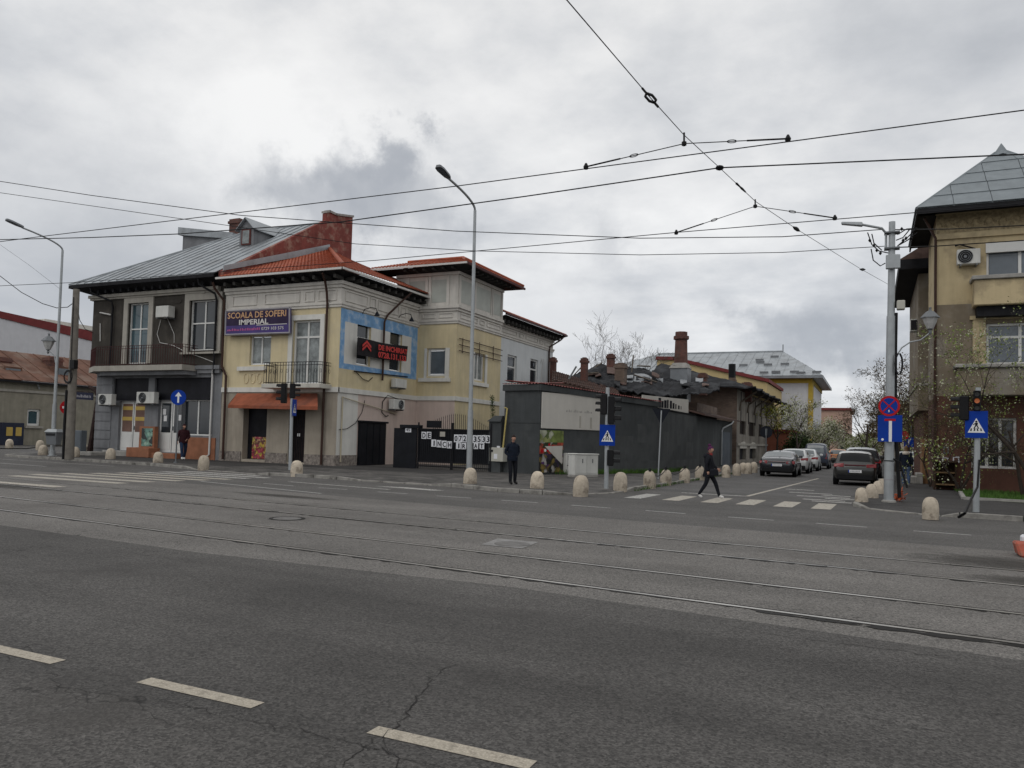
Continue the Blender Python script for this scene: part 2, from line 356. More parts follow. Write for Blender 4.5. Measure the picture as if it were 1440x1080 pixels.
def paver_mat(name):
    m,t,b=new_mat(name); n=t.nodes.new; l=t.links.new
    co=n('ShaderNodeTexCoord').outputs['Object']
    k=n('ShaderNodeTexBrick'); k.inputs['Scale'].default_value=1; k.inputs['Brick Width'].default_value=.2; k.inputs['Row Height'].default_value=.1; k.inputs['Mortar Size'].default_value=.006
    k.inputs['Color1'].default_value=(.068,.063,.059,1); k.inputs['Color2'].default_value=(.10,.093,.085,1); k.inputs['Mortar'].default_value=(.02,.018,.016,1); l(co,k.inputs['Vector'])
    q=n('ShaderNodeTexNoise'); q.inputs['Scale'].default_value=1.3; q.inputs['Detail'].default_value=8; q.inputs['Roughness'].default_value=.7; l(co,q.inputs['Vector'])
    rg=n('ShaderNodeMapRange'); l(q.outputs[0],rg.inputs[0]); rg.inputs[1].default_value=.38; rg.inputs[2].default_value=.62; rg.inputs[3].default_value=.3; rg.inputs[4].default_value=1.35
    x=n('ShaderNodeMix'); x.data_type='RGBA'; x.blend_type='MULTIPLY'; x.inputs[0].default_value=1; l(k.outputs[0],x.inputs[6]); l(rg.outputs[0],x.inputs[7])
    l(x.outputs[2],b.inputs['Base Color']); b.inputs['Roughness'].default_value=.8
    MATS[name]=m; return m
paver_mat('pavers'); mat('kerb_stone',(.25,.24,.22),.9,.25,scale=3,bump=.25,fine=.15,dirt=(.05,.045,.04),dirtamt=.6,dscale=2)
# ------------------------------------------------------------ ground, road, pavements
def sheet(name,pts,z,mt):
    return struct(MB().poly([(p[0],p[1],z) for p in pts]),name,MATS[mt] if isinstance(mt,str) else mt)
g=MB(); 
struct(MB().poly([(-700,-300,-.03),(500,-300,-.03),(500,900,-.03),(-700,900,-.03)]),'ground',MATS['soil'])
def tY(X,c): return c-.1*X            # the tracks run slightly askew
sheet('road',[(-150,-60),(120,-60),(120,-4.2),(1.1,7.2),(-3.6,7.75),(-8,7.66),(-12.7,8.0),(-150,21.7)],0,'asphalt_near')
# a slightly different resurfaced patch in the near lane
sheet('tram_bed',[(-150,21.7),(-12.7,8.0),(-8,7.66),(-3.6,7.75),(1.1,7.2),(120,-4.2),(120,5),(.4,15.14),(-3.4,15.47),(-8.8,16.1),(-16.8,17.1),(-40,19.5),(-150,29)],.0,'asphalt_tram')
sheet('carriageway',[(-150,29),(-40,19.5),(-16.8,17.1),(-8.8,16.1),(-3.4,15.47),(.4,15.14),(120,5),(120,24),(2,24.5),(-.2,26.2),(-7.2,26),(-12.3,24),(-41,27),(-62,40),(-62,26),(-150,36)],0,'asphalt_lane')
sheet('side_street',[(-7.2,26),(-.2,26.2),(2,24.5),(1.2,34),(1.0,260),(-7.5,260),(-7.5,28)],0.0,'asphalt_street')
sheet('side_street_west',[(-62,40),(-41,27),(-41,300),(-62,300)],0,'asphalt_street')
KL=[(-43.5,60),(-43,32),(-42,27),(-40.6,25.6),(-39.5,25.35),(-34,24.9),(-28.7,24.45),(-24.2,23.3),(-20.3,22.6),(-18.3,22.65),(-16,22.35),(-12.3,22.1),(-10.2,21.2),(-8.7,21.1),(-7.7,21.8),(-7.2,23.4),(-7.1,25.1),(-6.9,31),(-6.9,42.6),(-6.9,60),(-6.9,160)]
def chain_pts(pl,step):
    out=[Vector((*pl[0],0))]; 
    for a,b in zip(pl,pl[1:]):
        a=Vector((*a,0)); b=Vector((*b,0)); k=max(1,round((b-a).length/step))
        out+=[a.lerp(b,(i+1)/k) for i in range(k)]
    return out
def offset(pl,d):
    r=[]
    for i,p in enumerate(pl):
        t=(pl[min(i+1,len(pl)-1)]-pl[max(i-1,0)]).normalized(); r.append(p+Vector((-t.y,t.x,0))*d)
    return r
def kerb(pl,name,heights,width=.15,step=1.0,side=1):
    """kerb stones one by one; heights(p) gives the top"""
    root=bpy.data.objects.new(name,None); COL.objects.link(root); root['kind']='structure'; root.location=pl[0]+(0,) if isinstance(pl[0],tuple) else pl[0]; OFF[root.name]=Vector(root.location)
    c=chain_pts(pl,step); ins=offset(c,width*side)
    for i in range(len(c)-1):
        a,b,d,e=c[i],c[i+1],ins[i+1],ins[i]
        g_=.012; dv=(b-a).normalized()*g_; h0,h1=heights(a),heights(b); j=random.uniform(-.006,.006)
        mb=MB(); lo=Vector((0,0,-.02))
        P=[a+dv,b-dv,d-dv,e+dv]; hs=[h0+j,h1+j,h1+j,h0+j]
        if side<0: P=[P[3],P[2],P[1],P[0]]; hs=[hs[3],hs[2],hs[1],hs[0]]
        mb.hexa([p+lo for p in P]+[p+Vector((0,0,h)) for p,h in zip(P,hs)])
        mb.build('kerb_stone',MATS['kerb_stone'],root,bevel=.012)
    return c,ins
SW=.12
def kh(p):
    # dropped kerbs at the crossings
    if -26<p.x<-21.2 and p.y<24.6: return .03
    if -17<p.x<-13 and p.y<24: return .05
    if -8.3<p.x<-7.1 and p.y<24.8: return .035
    return SW
c,ins=kerb(KL,'kerb',kh,side=1)
# pavement strip behind the kerb follows the kerb's drops
mb=MB(); ins2=offset(c,1.1)
for i in range(len(c)-1):
    a,b=ins[i],ins[i+1]; a2,b2=ins2[i],ins2[i+1]
    mb.quad(a+Vector((0,0,kh(c[i])-.006)),b+Vector((0,0,kh(c[i+1])-.006)),b2+Vector((0,0,SW-.004)),a2+Vector((0,0,SW-.004)))
struct(mb,'pavement_edge',MATS['pavers'])
fpl=[p for p in ins2 if p.y<59]
sheet('pavement',[(p.x,p.y) for p in ins2]+[(-20,160),(-20,70),(-42.3,60)],SW-.004,'pavers')
# darker asphalt footway in front of the grey house
sheet('footway',[(-41.8,28.2),(-40.2,26.6),(-34,26.1),(-28.9,25.7),(-24.6,24.9),(-24.4,29.8),(-41.8,29.9)],SW,'asphalt_walk')
sheet('footway_patch',[(-24.3,27.6),(-15.8,27.4),(-15.6,31.4),(-24.3,31.6)],SW+.0005,'asphalt_walk')
# right-hand corner
KR=[(.5,160),(.5,60),(.3,40),(-.1,30),(-.35,26.3),(-.45,23.6),(-.1,22.7),(1.05,21.85),(1.53,21.6),(1.95,21.65),(3.23,21.5),(12,20.7),(60,16)]
def khr(p):
    if -.4<p.x<1.8 and p.y<23.4: return .03
    return .12
c,ins=kerb(KR,'kerb_right',khr,side=1)
mb=MB(); ins2=offset(c,.6)
for i in range(len(c)-1):
    a,b=ins[i],ins[i+1]; a2,b2=ins2[i],ins2[i+1]
    mb.quad(a+Vector((0,0,khr(c[i])-.006)),b+Vector((0,0,khr(c[i+1])-.006)),b2+Vector((0,0,SW-.004)),a2+Vector((0,0,SW-.004)))
struct(mb,'pavement_right_edge',MATS['asphalt_walk'])
sheet('pavement_right',[(p.x,p.y) for p in ins2]+[(60,160)],SW-.004,'asphalt_walk')
# far west corner pavement
sheet('pavement_west',[(-62,60),(-60.6,42),(-58.5,39.5),(-53,35),(-53.5,33.4),(-150,46),(-150,60)],.06,'pavers')
# grass plot with a stone edge by the right house
GP=[(2.88,31.6),(2.62,27.75),(4.1,27.35),(12,26.5),(12,33.6),(2.9,33.9)]
sheet('lawn_soil',GP,SW+.006,mat('lawn',(.035,.06,.015),.95,.4,scale=4))
mb=MB()
for a,b in (((2.86,31.6),(2.6,27.75)),((2.6,27.75),(12,26.45))):
    a=Vector((*a,0)); b=Vector((*b,0)); t=(b-a).normalized(); n_=Vector((-t.y,t.x,0))*.06
    mb.hexa([a-n_,b-n_,b+n_,a+n_]+[q+Vector((0,0,.2)) for q in (a-n_,b-n_,b+n_,a+n_)])
struct(mb,'lawn_edging',MATS['concrete'])
def blades(name,n,area,zb,hmin,hmax,mt):
    mb=MB(); k=0
    while k<n:
        x,y=area(); h=random.uniform(hmin,hmax); a=random.uniform(0,PI); w_=.012; dx,dy=math.cos(a)*w_,math.sin(a)*w_; lx,ly=random.gauss(0,.04),random.gauss(0,.04)
        mb.add([(x-dx,y-dy,zb),(x+dx,y+dy,zb),(x+lx,y+ly,zb+h)],[(0,1,2)]); k+=1
    o=mb.build(name,mt,fix=False); o['kind']='stuff'; return o
grass_m=mat('grass_blade',(.055,.115,.02),.8,.5,scale=3)
o=blades('grass',9000,lambda:(random.uniform(2.85,9),random.uniform(27.9,33.6)),SW,.05,.16,grass_m); tag(o,'green lawn grass behind the stone edging by the right house','grass')
def wstrip():
    t=random.random()**.8; p=Vector((-12.6,31.7)).lerp(Vector((-9.65,38.2)),t) if random.random()<.75 else Vector((-9.6,random.uniform(38.3,44)))
    return p.x+random.uniform(.05,.32),p.y-random.uniform(0,.1)
o=blades('weeds',2600,wstrip,SW,.06,.28,grass_m); tag(o,'strip of weeds along the foot of the dark grey wall','weeds')
def kstrip():
    y=random.uniform(24.5,44); return -6.88+random.uniform(-.05,.04),y
o=blades('kerb_weeds',500,kstrip,.03,.04,.16,grass_m); tag(o,'sparse weeds growing along the side street kerb joint','weeds')
# ------------------------------------------------------------ tram rails
RC=[(12.78,'rail A'),(11.35,''),(9.36,''),(7.93,'')]
xs=[-150+ i*5 for i in range(55)]
for i,(c0,_) in enumerate(RC):
    mb=MB(); gv=MB()
    for a,b in zip(xs,xs[1:]):
        ya,yb=tY(a,c0),tY(b,c0)
        mb.quad((a,ya-.03,.005),(b,yb-.03,.005),(b,yb+.03,.005),(a,ya+.03,.005))
        gv.quad((a,ya+.031,.0035),(b,yb+.031,.0035),(b,yb+.075,.0035),(a,ya+.075,.0035))
        gv.quad((a,ya-.055,.0035),(b,yb-.055,.0035),(b,yb-.031,.0035),(a,ya-.031,.0035))
    r_=struct(mb,'tram_rail',MATS['rail_steel']); 
    gv.build('rail_groove',mat('groove',(.018,.016,.014),.9,.3,scale=1),r_)
# ragged tar seams beside the rails
def ragged(name,x0,x1,c0,w0,mt,z,seed,step=.12,lo=.2):
    random.seed(seed); mb=MB(); x=x0; prev=None
    while x<x1:
        w_=w0*max(0,random.gauss(.7,.5)); off=random.gauss(0,.012); cur=((x,tY(x,c0)+off-w_/2,z),(x,tY(x,c0)+off+w_/2,z))
        if prev and random.random()>lo: mb.quad(prev[0],cur[0],cur[1],prev[1])
        prev=cur; x+=step*random.uniform(.6,1.6)
    return struct(mb,name,MATS[mt])
mat('tar',(.016,.015,.014),.6,.3)
ragged('tar_seam',-22,3,11.27,.10,'tar',.0055,3); ragged('tar_seam',-24,3,12.70,.05,'tar',.0055,4,lo=.5); ragged('tar_seam',-20,3,9.28,.035,'tar',.0055,5,lo=.5); ragged('tar_seam',-18,3,7.86,.05,'tar',.0055,6,lo=.3); ragged('tar_seam',-1.0,3,7.80,.09,'tar',.0058,8,lo=.0)
# oil / dirt patches (worn tar with its own outline)
def stain_mat(name,col,dens):
    # soaked-in stain: strongest at its middle, broken up by noise, nothing left at its rim
    m,t,b=new_mat(name); n=t.nodes.new; l=t.links.new; co=n('ShaderNodeTexCoord').outputs['Object']; ln=n('ShaderNodeVectorMath'); ln.operation='LENGTH'; l(co,ln.inputs[0])
    q=n('ShaderNodeTexNoise'); q.inputs['Scale'].default_value=4.5; q.inputs['Detail'].default_value=8; q.inputs['Roughness'].default_value=.7; l(co,q.inputs['Vector'])
    ad=n('ShaderNodeMath'); ad.operation='MULTIPLY_ADD'; l(q.outputs[0],ad.inputs[0]); ad.inputs[1].default_value=1.3; l(ln.outputs['Value'],ad.inputs[2])
    rg=n('ShaderNodeMapRange'); l(ad.outputs[0],rg.inputs[0]); rg.inputs[1].default_value=.75; rg.inputs[2].default_value=1.45; rg.inputs[3].default_value=dens; rg.inputs[4].default_value=0
    b.inputs['Base Color'].default_value=(*col,1); b.inputs['Roughness'].default_value=.75; l(rg.outputs[0],b.inputs['Alpha']); MATS[name]=m
stain_mat('oil',(.03,.026,.021),.75)
def blob(name,cx,cy,rx,ry,z,mt,seed,n=32):
    mb=MB(); mb.poly([(1.15*math.cos(2*PI*i/n),1.15*math.sin(2*PI*i/n),0) for i in range(n)]); o=struct(mb,name,MATS[mt]); o.location=(cx,cy,z); o.scale=(rx,ry,1); o.rotation_euler=(0,0,-.1); return o
blob('oil_stain',1.9,13.3,2.0,1.1,.0022,'oil',1); blob('oil_stain',1.9,11.6,1.1,.6,.0026,'oil',2); blob('oil_stain',-21,13.2,4.0,.8,.0022,'oil',5)
# ------------------------------------------------------------ markings
def mark(pts,mt='paint_white',z=.004,name='road_marking'):
    return struct(MB().poly([(p[0],p[1],z) for p in pts]),name,MATS[mt])
def bar(x0,y0,x1,y1,w_,mt,z=.004):
    a=Vector((x0,y0)); b=Vector((x1,y1)); t=(b-a).normalized(); n_=Vector((-t.y,t.x))*w_/2
    mark([a-n_,b-n_,b+n_,a+n_],mt,z)
for x0 in (-7.72,-5.96,-4.20,-2.45,-.62,1.1): bar(x0,3.61,x0+.95,3.60,.115,'paint_fresh')
ld=[(-17.25,18.97,-15.9,18.78),(-14.9,18.7,-13.85,18.7),(-12.7,18.55,-11.7,18.55),(-10.72,18.47,-9.65,18.45),(-8.74,18.41,-7.68,18.35),(-6.75,18.25,-5.7,18.15),(-4.82,18.08,-3.85,17.95),(-2.87,17.8,-1.9,17.73),(-1.05,17.66,-.07,17.52),(.77,17.4,1.75,17.3),(2.7,17.2,3.6,17.1)]
for q in ld: bar(*q,.08,'paint_thin')
for i,(y,xa,xb) in enumerate([(13.92,-26,-19.6),(16.0,-24.9,-19.8),(16.95,-25.3,-19.8),(18.0,-25.3,-19.7),(18.85,-24.9,-19.5),(19.75,-24.7,-19.4),(20.6,-24.6,-19.4),(21.45,-24.5,-19.3),(22.3,-24.3,-20.5)]):
    bar(xa,y,xb,y-.03,.42,'paint_white' if i<6 else 'paint_faded')
bar(-19.2,18.3,-13.4,16.95,.09,'paint_thin'); bar(-17.4,20.3,-13,19.6,.14,'paint_faded'); mark([(-14.2,20.6),(-11.9,20.15),(-11.6,20.5),(-13.2,20.85)],'paint_faded')
bar(-40,23.6,-29,22.9,.1,'paint_faded'); bar(-37,21.2,-30,20.6,.1,'paint_thin')
for x in (-6.45,-5.35,-4.28,-3.33,-2.36,-1.42): mark([(x,21.8+.06*x*0),(x+.48,21.8),(x+.55,24.0),(x+.07,24.05)],'paint_white' if x>-5.5 else 'paint_faded')
bar(-5.6,25.5,-3.5,25.45,.22,'paint_faded'); bar(-3.54,25.4,-2.45,43,.14,'paint_white')
for i,(x,y,l_) in enumerate([(-2.6,29,1.4),(-2.2,27.2,1.6),(-1.9,25.6,1.2),(-1.5,28.2,.9),(-2.9,31,1.0),(-1.3,26.5,.9),(-1.6,24.9,1.1)]): bar(x,y,x+l_,y-.05,.3,'paint_faded')
# ------------------------------------------------------------ covers in the road
def cover(name,label,x,y,mk):
    t=thing(name,label,'manhole cover',(x,y,0)); mk(t); return t
def mk_sq(t):
    x,y=t.location.x,t.location.y; mb=MB(); mb.add([(-5.31,10.52,.006),(-4.63,10.5,.006),(-4.70,11.3,.006),(-5.42,11.33,.006)],[(0,1,2,3)])
    o=mb.build('concrete_frame',mat('cover_concrete',(.22,.215,.21),.85,.25,scale=6,fine=.2),t); o2=MB().lathe([(.27,.0065),(.27,.012),(.25,.014)],(x+.05,y+.1,0),24).build('lid',mat('cast_iron',(.13,.125,.12),.6,.3,scale=8),t)
cover('manhole_cover','square concrete framed manhole cover between the tram tracks',-5.0,10.75,mk_sq)
def mk_rd(t):
    x,y=t.location.x,t.location.y; MB().lathe([(.33,.004),(.33,.008),(.27,.008),(.27,.003)],(x,y,0),24).build('rim',MATS['tar'],t); MB().lathe([(.26,.0045),(.25,.009)],(x,y,0),20).build('lid',MATS['cast_iron'],t)
cover('manhole_cover','small round sunken manhole cover with tarry rim inside the far track',-9.9,11.55,mk_rd)

# older, slightly paler overlay along the near edge, with a ragged seam
random.seed(31); P=[(-16,2.9)]
x=-16
while x<6: P.append((x,3.33+.02*math.sin(x*2.1)+random.uniform(-.03,.03))); x+=random.uniform(.12,.3)
P+=[(6,-2),(-16,-2)]
sheet('road_patch',P[1:],.0016,'asphalt_patch')
def crack(pts,w0,seed,z=.0045):
    random.seed(seed); mb=MB(); prev=None; pl=[Vector((*p,0)) for p in pts]; q=[]
    for a,b in zip(pl,pl[1:]):
        k=max(2,int((b-a).length/.05)); q+=[a.lerp(b,i/k)+Vector((random.gauss(0,.018),random.gauss(0,.018),0)) for i in range(k)]
    for i,p in enumerate(q):
        w_=.5*w0*random.uniform(.2,1.2)*(1-.5*abs(2*i/len(q)-1)); d=(q[min(i+1,len(q)-1)]-q[max(i-1,0)]).normalized(); n_=Vector((-d.y,d.x,0))*w_; cur=(p-n_+ZV0*z,p+n_+ZV0*z)
        if prev: mb.quad(prev[0],cur[0],cur[1],prev[1])
        prev=cur
    return struct(mb,'crack',MATS['tar'])
ZV0=Vector((0,0,1))
crack([(-2.66,4.9),(-2.64,4.54),(-2.5,4.13),(-2.37,3.74),(-2.36,3.4),(-2.2,2.9)],.010,1); crack([(-2.37,3.55),(-2.1,3.35),(-1.8,3.1)],.008,2); crack([(-4.6,3.25),(-3.7,3.4),(-2.6,3.42),(-1.2,3.3),(0,3.25)],.006,3); crack([(-1.6,7.3),(-.6,7.0),(.5,7.0),(1.5,6.7)],.007,4); crack([(-.2,8.05),(.5,7.9),(.9,7.95),(1.3,7.8)],.012,5); crack([(-1.2,8.3),(-.6,8.2),(-.2,8.3)],.006,6); crack([(-7,9.9),(-6.2,10.3),(-5.9,10.9)],.008,7); crack([(-6.0,5.5),(-5.2,5.9),(-4.4,5.8),(-3.9,6.2)],.005,8); crack([(-.8,5.6),(-.2,5.2),(.6,5.1)],.005,9)
blob('oil_stain',-13.5,15.6,2.6,.5,.0022,'oil',12)
# ============================================================ houses
YF=29.7; XC=-22.74; XB=-30.0   # front line, corner, party wall
mat('plaster_yellow',(.58,.495,.315),.88,.10,scale=.9,streak=.2,bump=.15,fine=.05,dirt=(.46,.41,.31),dirtamt=.35,dscale=.8); mat('plaster_cream',(.50,.48,.43),.88,.1,scale=1.2,streak=.25,bump=.1)
mat('plaster_white',(.62,.61,.57),.85,.08,scale=1.2,streak=.2); mat('plaster_pink',(.54,.44,.39),.88,.08,scale=1.2,streak=.2); mat('plaster_blue',(.18,.34,.56),.88,.22,scale=2.2,streak=.12,dirt=(.42,.48,.53),dirtamt=.65,dscale=2.2)
mat('plaster_pale',(.58,.60,.605),.85,.06,scale=1.,streak=.12); mat('plaster_dark',(.055,.050,.044),.9,.2,scale=1.4,streak=.3,bump=.15,dirt=(.09,.08,.068),dirtamt=.6,dscale=.9)
mat('plaster_grey',(.19,.195,.205),.9,.18,scale=1.4,streak=.35,bump=.15); mat('plaster_beige',(.34,.30,.245),.9,.14,scale=1.2,streak=.3,bump=.1); mat('trim_grey',(.36,.34,.30),.85,.14,scale=2,streak=.25)
mat('tile_red',(.30,.078,.04),.7,.3,scale=3.,dirt=(.16,.05,.03),dirtamt=.5,dscale=2.5); mat('sheet_zinc',(.30,.325,.345),.5,.14,scale=1.1,metal=.2,streak=.25,dirt=(.16,.165,.17),dirtamt=.5); mat('sheet_zinc_dark',(.20,.215,.23),.45,.2,scale=1.1,metal=.35)
mat('gutter_white',(.55,.54,.52),.5,.08); mat('red_plaster',(.19,.055,.045),.9,.3,scale=1.6,streak=.3,dirt=(.32,.22,.17),dirtamt=.65,dscale=1.5); brick_mat('brick_red',(.18,.062,.045),(.12,.045,.035),(.10,.08,.07)); brick_mat('brick_old',(.20,.135,.10),(.14,.095,.075),(.13,.115,.10))
mat('stone_plinth',(.20,.175,.155),.8,.55,scale=9,bump=.4,bscale=12); mat('orange_paint',(.29,.125,.07),.88,.25,scale=2,streak=.2,dirt=(.22,.10,.06),dirtamt=.5)
ZV=Vector((0,0,1))
def eave_box(mb,pts_in,pts_out,z0,z1): pass
# ---------------- grey corner house
FG=Fac((0,YF,0),(1,0,0),(0,-1,0))
gh=thing('corner_house','dark grey plastered corner house with zinc roof, balcony and boarded shop fronts','house',(-35,YF,0))
XL=-39.9
r1=FG.rect(182,427,207,511); r2=FG.rect(268,423,304,492)
mb=MB(); FG.wall(mb,XL,XB,4.95,9.5,[r1,r2],.25); mb.quad((XL,YF,4.95),(XL,YF,9.5),(XL,YF+11,9.5),(XL,YF+11,4.95)); mb.build('upper_wall',MATS['plaster_dark'],gh)
FG.window(gh,*r1,cols=2,rows=(1.5,1.1),gl=MATS['glass_blue'],name='balcony_door'); FG.window(gh,*r2,cols=2,rows=(1.2,1.0),gl=MATS['glass_dark'])
def surround(F,parent,r,w_=.22,t=.07,sill=False,m='trim_grey',head=.0,name='window_trim'):
    mb=MB(); u0,u1,z0,z1=r
    F.box(mb,u0-w_,u0,z0-(.1 if sill else 0),z1+w_+head,-.01,t); F.box(mb,u1,u1+w_,z0-(.1 if sill else 0),z1+w_+head,-.01,t); F.box(mb,u0,u1,z1,z1+w_+head,-.01,t)
    if head: F.box(mb,(u0+u1)/2-.12,(u0+u1)/2+.12,z1+w_,z1+w_+head+.08,t+.002,t+.05)
    if sill: F.box(mb,u0-w_-.08,u1+w_+.08,z0-.2,z0-.1-.002,-.01,t+.12)
    return mb.build(name,MATS[m],parent)
surround(FG,gh,r1,.33,.08,head=.03); surround(FG,gh,r2,.33,.08,sill=True,head=.03)
mb=MB(); FG.box(mb,XL-.15,XB-.35,8.75,8.85,-.02,.12); FG.box(mb,XL-.2,XB-.35,8.852,9.02,-.02,.22); mb.box(XL-.2,XL+.0,YF+.02,YF+11,8.75,9.02); mb.build('cornice',MATS['trim_grey'],gh)
mb=MB(); a=FG.rect(219,417,256,421); FG.box(mb,a[0],a[1],8.35,8.5,-.01,.04); FG.box(mb,a[0]+.1,a[1]-.1,8.28,8.348,-.01,.03); mb.build('relief_panel',MATS['plaster_dark'],gh)
# ground floor, piers and shop openings
ZG=.12
d1=FG.rect(168,564,201,632); d2=FG.rect(223,563,255,635); sw=FG.rect(256,562,297,613)
d1=(d1[0],d1[1],.42,d1[3]); d2=(d2[0],d2[1],.42,d2[3]); 
f1=FG.rect(160,533,208,562); f2=FG.rect(218,535,298,561)
lo=.05
mb=MB(); FG.wall(mb,XL+.6,XB,0,4.62,[(f1[0],f1[1],d1[3]+.02,4.35),(d1[0],d1[1],.42,d1[3]),(f2[0],f2[1],d2[3]+.02,4.35),(d2[0],d2[1],.42,d2[3]),(sw[0],sw[1],sw[2],sw[3])],.22)
mb.quad((XL+.6,YF,0),(XL,YF+.6,0),(XL,YF+.6,4.62),(XL+.6,YF,4.62)); mb.quad((XL,YF+.6,0),(XL,YF+11,0),(XL,YF+11,4.62),(XL,YF+.6,4.62)); mb.build('ground_wall',MATS['plaster_grey'],gh)
mb=MB(); 
for i in range(8): FG.box(mb,XL+.62,f1[0]-.05,.5+i*.5,.93+i*.5,-.01,.035)
mb.build('rusticated_pier',MATS['plaster_grey'],gh)
for f,d in ((f1,d1),(f2,d2)):
    mb=MB(); FG.box(mb,f[0],f[1],d[3]+.02,4.35,-.22,-.12); mb.build('fascia_board',mat('fascia_black',(.014,.014,.018),.45,.4,scale=1.5),gh)
def door(F,parent,r,leaves=2,panel=.38,gl='glass_dark',name='door'):
    u0,u1,z0,z1=r; mb=MB(); F.box(mb,u0,u1,z0,z1,-.22,-.16); do=mb.build(name,MATS['pvc_white'],parent)
    w_=(u1-u0)/leaves; h=z1-z0
    for i in range(leaves):
        a,b=u0+i*w_+.12,u0+(i+1)*w_-.12
        g=MB(); F.box(g,a,b,z0+h*panel,z1-.14,-.17,-.152); g.build('pane',MATS[gl],do)
        g=MB(); F.box(g,a,b,z0+.15,z0+h*panel-.12,-.165,-.145); g.build('panel',MATS['pvc_white'],do)
    g=MB(); F.box(g,(u0+u1)/2-.012,(u0+u1)/2+.012,z0+.02,z1-.02,-.165,-.142); F.box(g,(u0+u1)/2+.06,(u0+u1)/2+.09,z0+h*.42,z0+h*.5,-.16,-.11); g.build('handle',MATS['galv_dark'],do)
    return do
mat('paper_brown',(.16,.095,.075),.7,.2,scale=2); mat('tape_yellow',(.48,.34,.09),.6,.1)
do=door(FG,gh,d1,gl='paper_brown'); 
w_=(d1[1]-d1[0])/2
for i in range(2):
    for z in (2.05,2.62):
        g=MB(); FG.box(g,d1[0]+i*w_+.1,d1[0]+(i+1)*w_-.1,z,z+.2,-.151,-.146); g.build('yellow_strip',MATS['tape_yellow'],do)
do=door(FG,gh,d2)
for (dx,z) in ((.2,2.4),(.28,2.05),(1.35,2.1)):
    g=MB(); FG.box(g,d2[0]+dx,d2[0]+dx+.22,z,z+.3,-.151,-.146); g.build('notice',MATS['sign_white'],do)
FG.window(gh,*sw,cols=2,rows=(1,),depth=.16,name='shop_window')
mb=MB(); FG.box(mb,d2[1]+.05,XB-.25,.1,sw[2]-.1,-.01,.05); mb.build('dado',MATS['orange_paint'],gh)
mb=MB(); FG.box(mb,d2[1]+1.0,XB-.1,4.55,4.75,-.02,.14); FG.box(mb,d2[1]+.9,XB-.05,4.752,4.95,-.02,.2); FG.box(mb,XL+.5,d2[1]+.9,4.6,4.95,-.02,.04); mb.build('string_course',MATS['plaster_grey'],gh)
# steps and picture stand
mb=MB(); FG.box(mb,d1[0]-.5,d1[1]+.2,.1,.40,.0,.55); mb.build('step',MATS['concrete'],gh,bevel=.03)
mb=MB(); FG.box(mb,d1[0]-1.0,d1[0]-.1,.1,.32,.56,1.5); mb.build('step',MATS['concrete'],gh,bevel=.03)
mb=MB(); FG.box(mb,d2[0]-.4,d2[1]+.2,.1,.38,0,.6); mb.build('step',MATS['orange_paint'],gh,bevel=.02)
a=FG.rect(197,610,217,634,.3)
ps=thing('picture_stand','orange painted block holding a green poster between the shop doors','stand',FG.p((a[0]+a[1])/2,.12,.3))
mb=MB(); FG.box(mb,a[0]-.45,a[1]+.1,.12,.62,.02,.75); mb.build('plinth',MATS['orange_paint'],ps,bevel=.02)
mb=MB(); FG.box(mb,a[0],a[1],.62,1.75,.1,.35); mb.build('panel',MATS['orange_paint'],ps)
def splash_mat(name,cols,scale=4.,rough=.5):
    m,t,b=new_mat(name); n=t.nodes.new; l=t.links.new; co=n('ShaderNodeTexCoord').outputs['Object']
    v=n('ShaderNodeTexVoronoi'); v.inputs['Scale'].default_value=scale; v.inputs['Randomness'].default_value=1
    q=n('ShaderNodeTexNoise'); q.inputs['Scale'].default_value=scale*.8; l(co,q.inputs['Vector'])
    ad=n('ShaderNodeMix'); ad.data_type='RGBA'; ad.blend_type='ADD'; ad.inputs[0].default_value=.35; l(co,ad.inputs[6]); l(q.outputs[1],ad.inputs[7]); l(ad.outputs[2],v.inputs['Vector'])
    sp=n('ShaderNodeSeparateColor'); l(v.outputs['Color'],sp.inputs[0]); r=n('ShaderNodeValToRGB'); r.color_ramp.interpolation='CONSTANT'; l(sp.outputs[0],r.inputs[0]); e=r.color_ramp.elements
    while len(e)<len(cols): e.new(.5)
    for i,c in enumerate(cols): e[i].position=i/len(cols); e[i].color=(*c,1)
    mu=n('ShaderNodeMix'); mu.data_type='RGBA'; mu.blend_type='MULTIPLY'; mu.inputs[0].default_value=.8; l(r.outputs[0],mu.inputs[6])
    rg=n('ShaderNodeMapRange'); l(v.outputs['Distance'],rg.inputs[0]); rg.inputs[1].default_value=0; rg.inputs[2].default_value=.7; rg.inputs[3].default_value=1.2; rg.inputs[4].default_value=.35; l(rg.outputs[0],mu.inputs[7])
    l(mu.outputs[2],b.inputs['Base Color']); b.inputs['Roughness'].default_value=rough; MATS[name]=m; return m
splash_mat('poster_green',[(.25,.42,.33),(.03,.04,.04),(.35,.5,.4),(.15,.3,.25)],4)
mb=MB(); FG.box(mb,a[0]+.18,a[1]-.12,.7,1.65,.351,.358); mb.build('poster',MATS['poster_green'],ps)
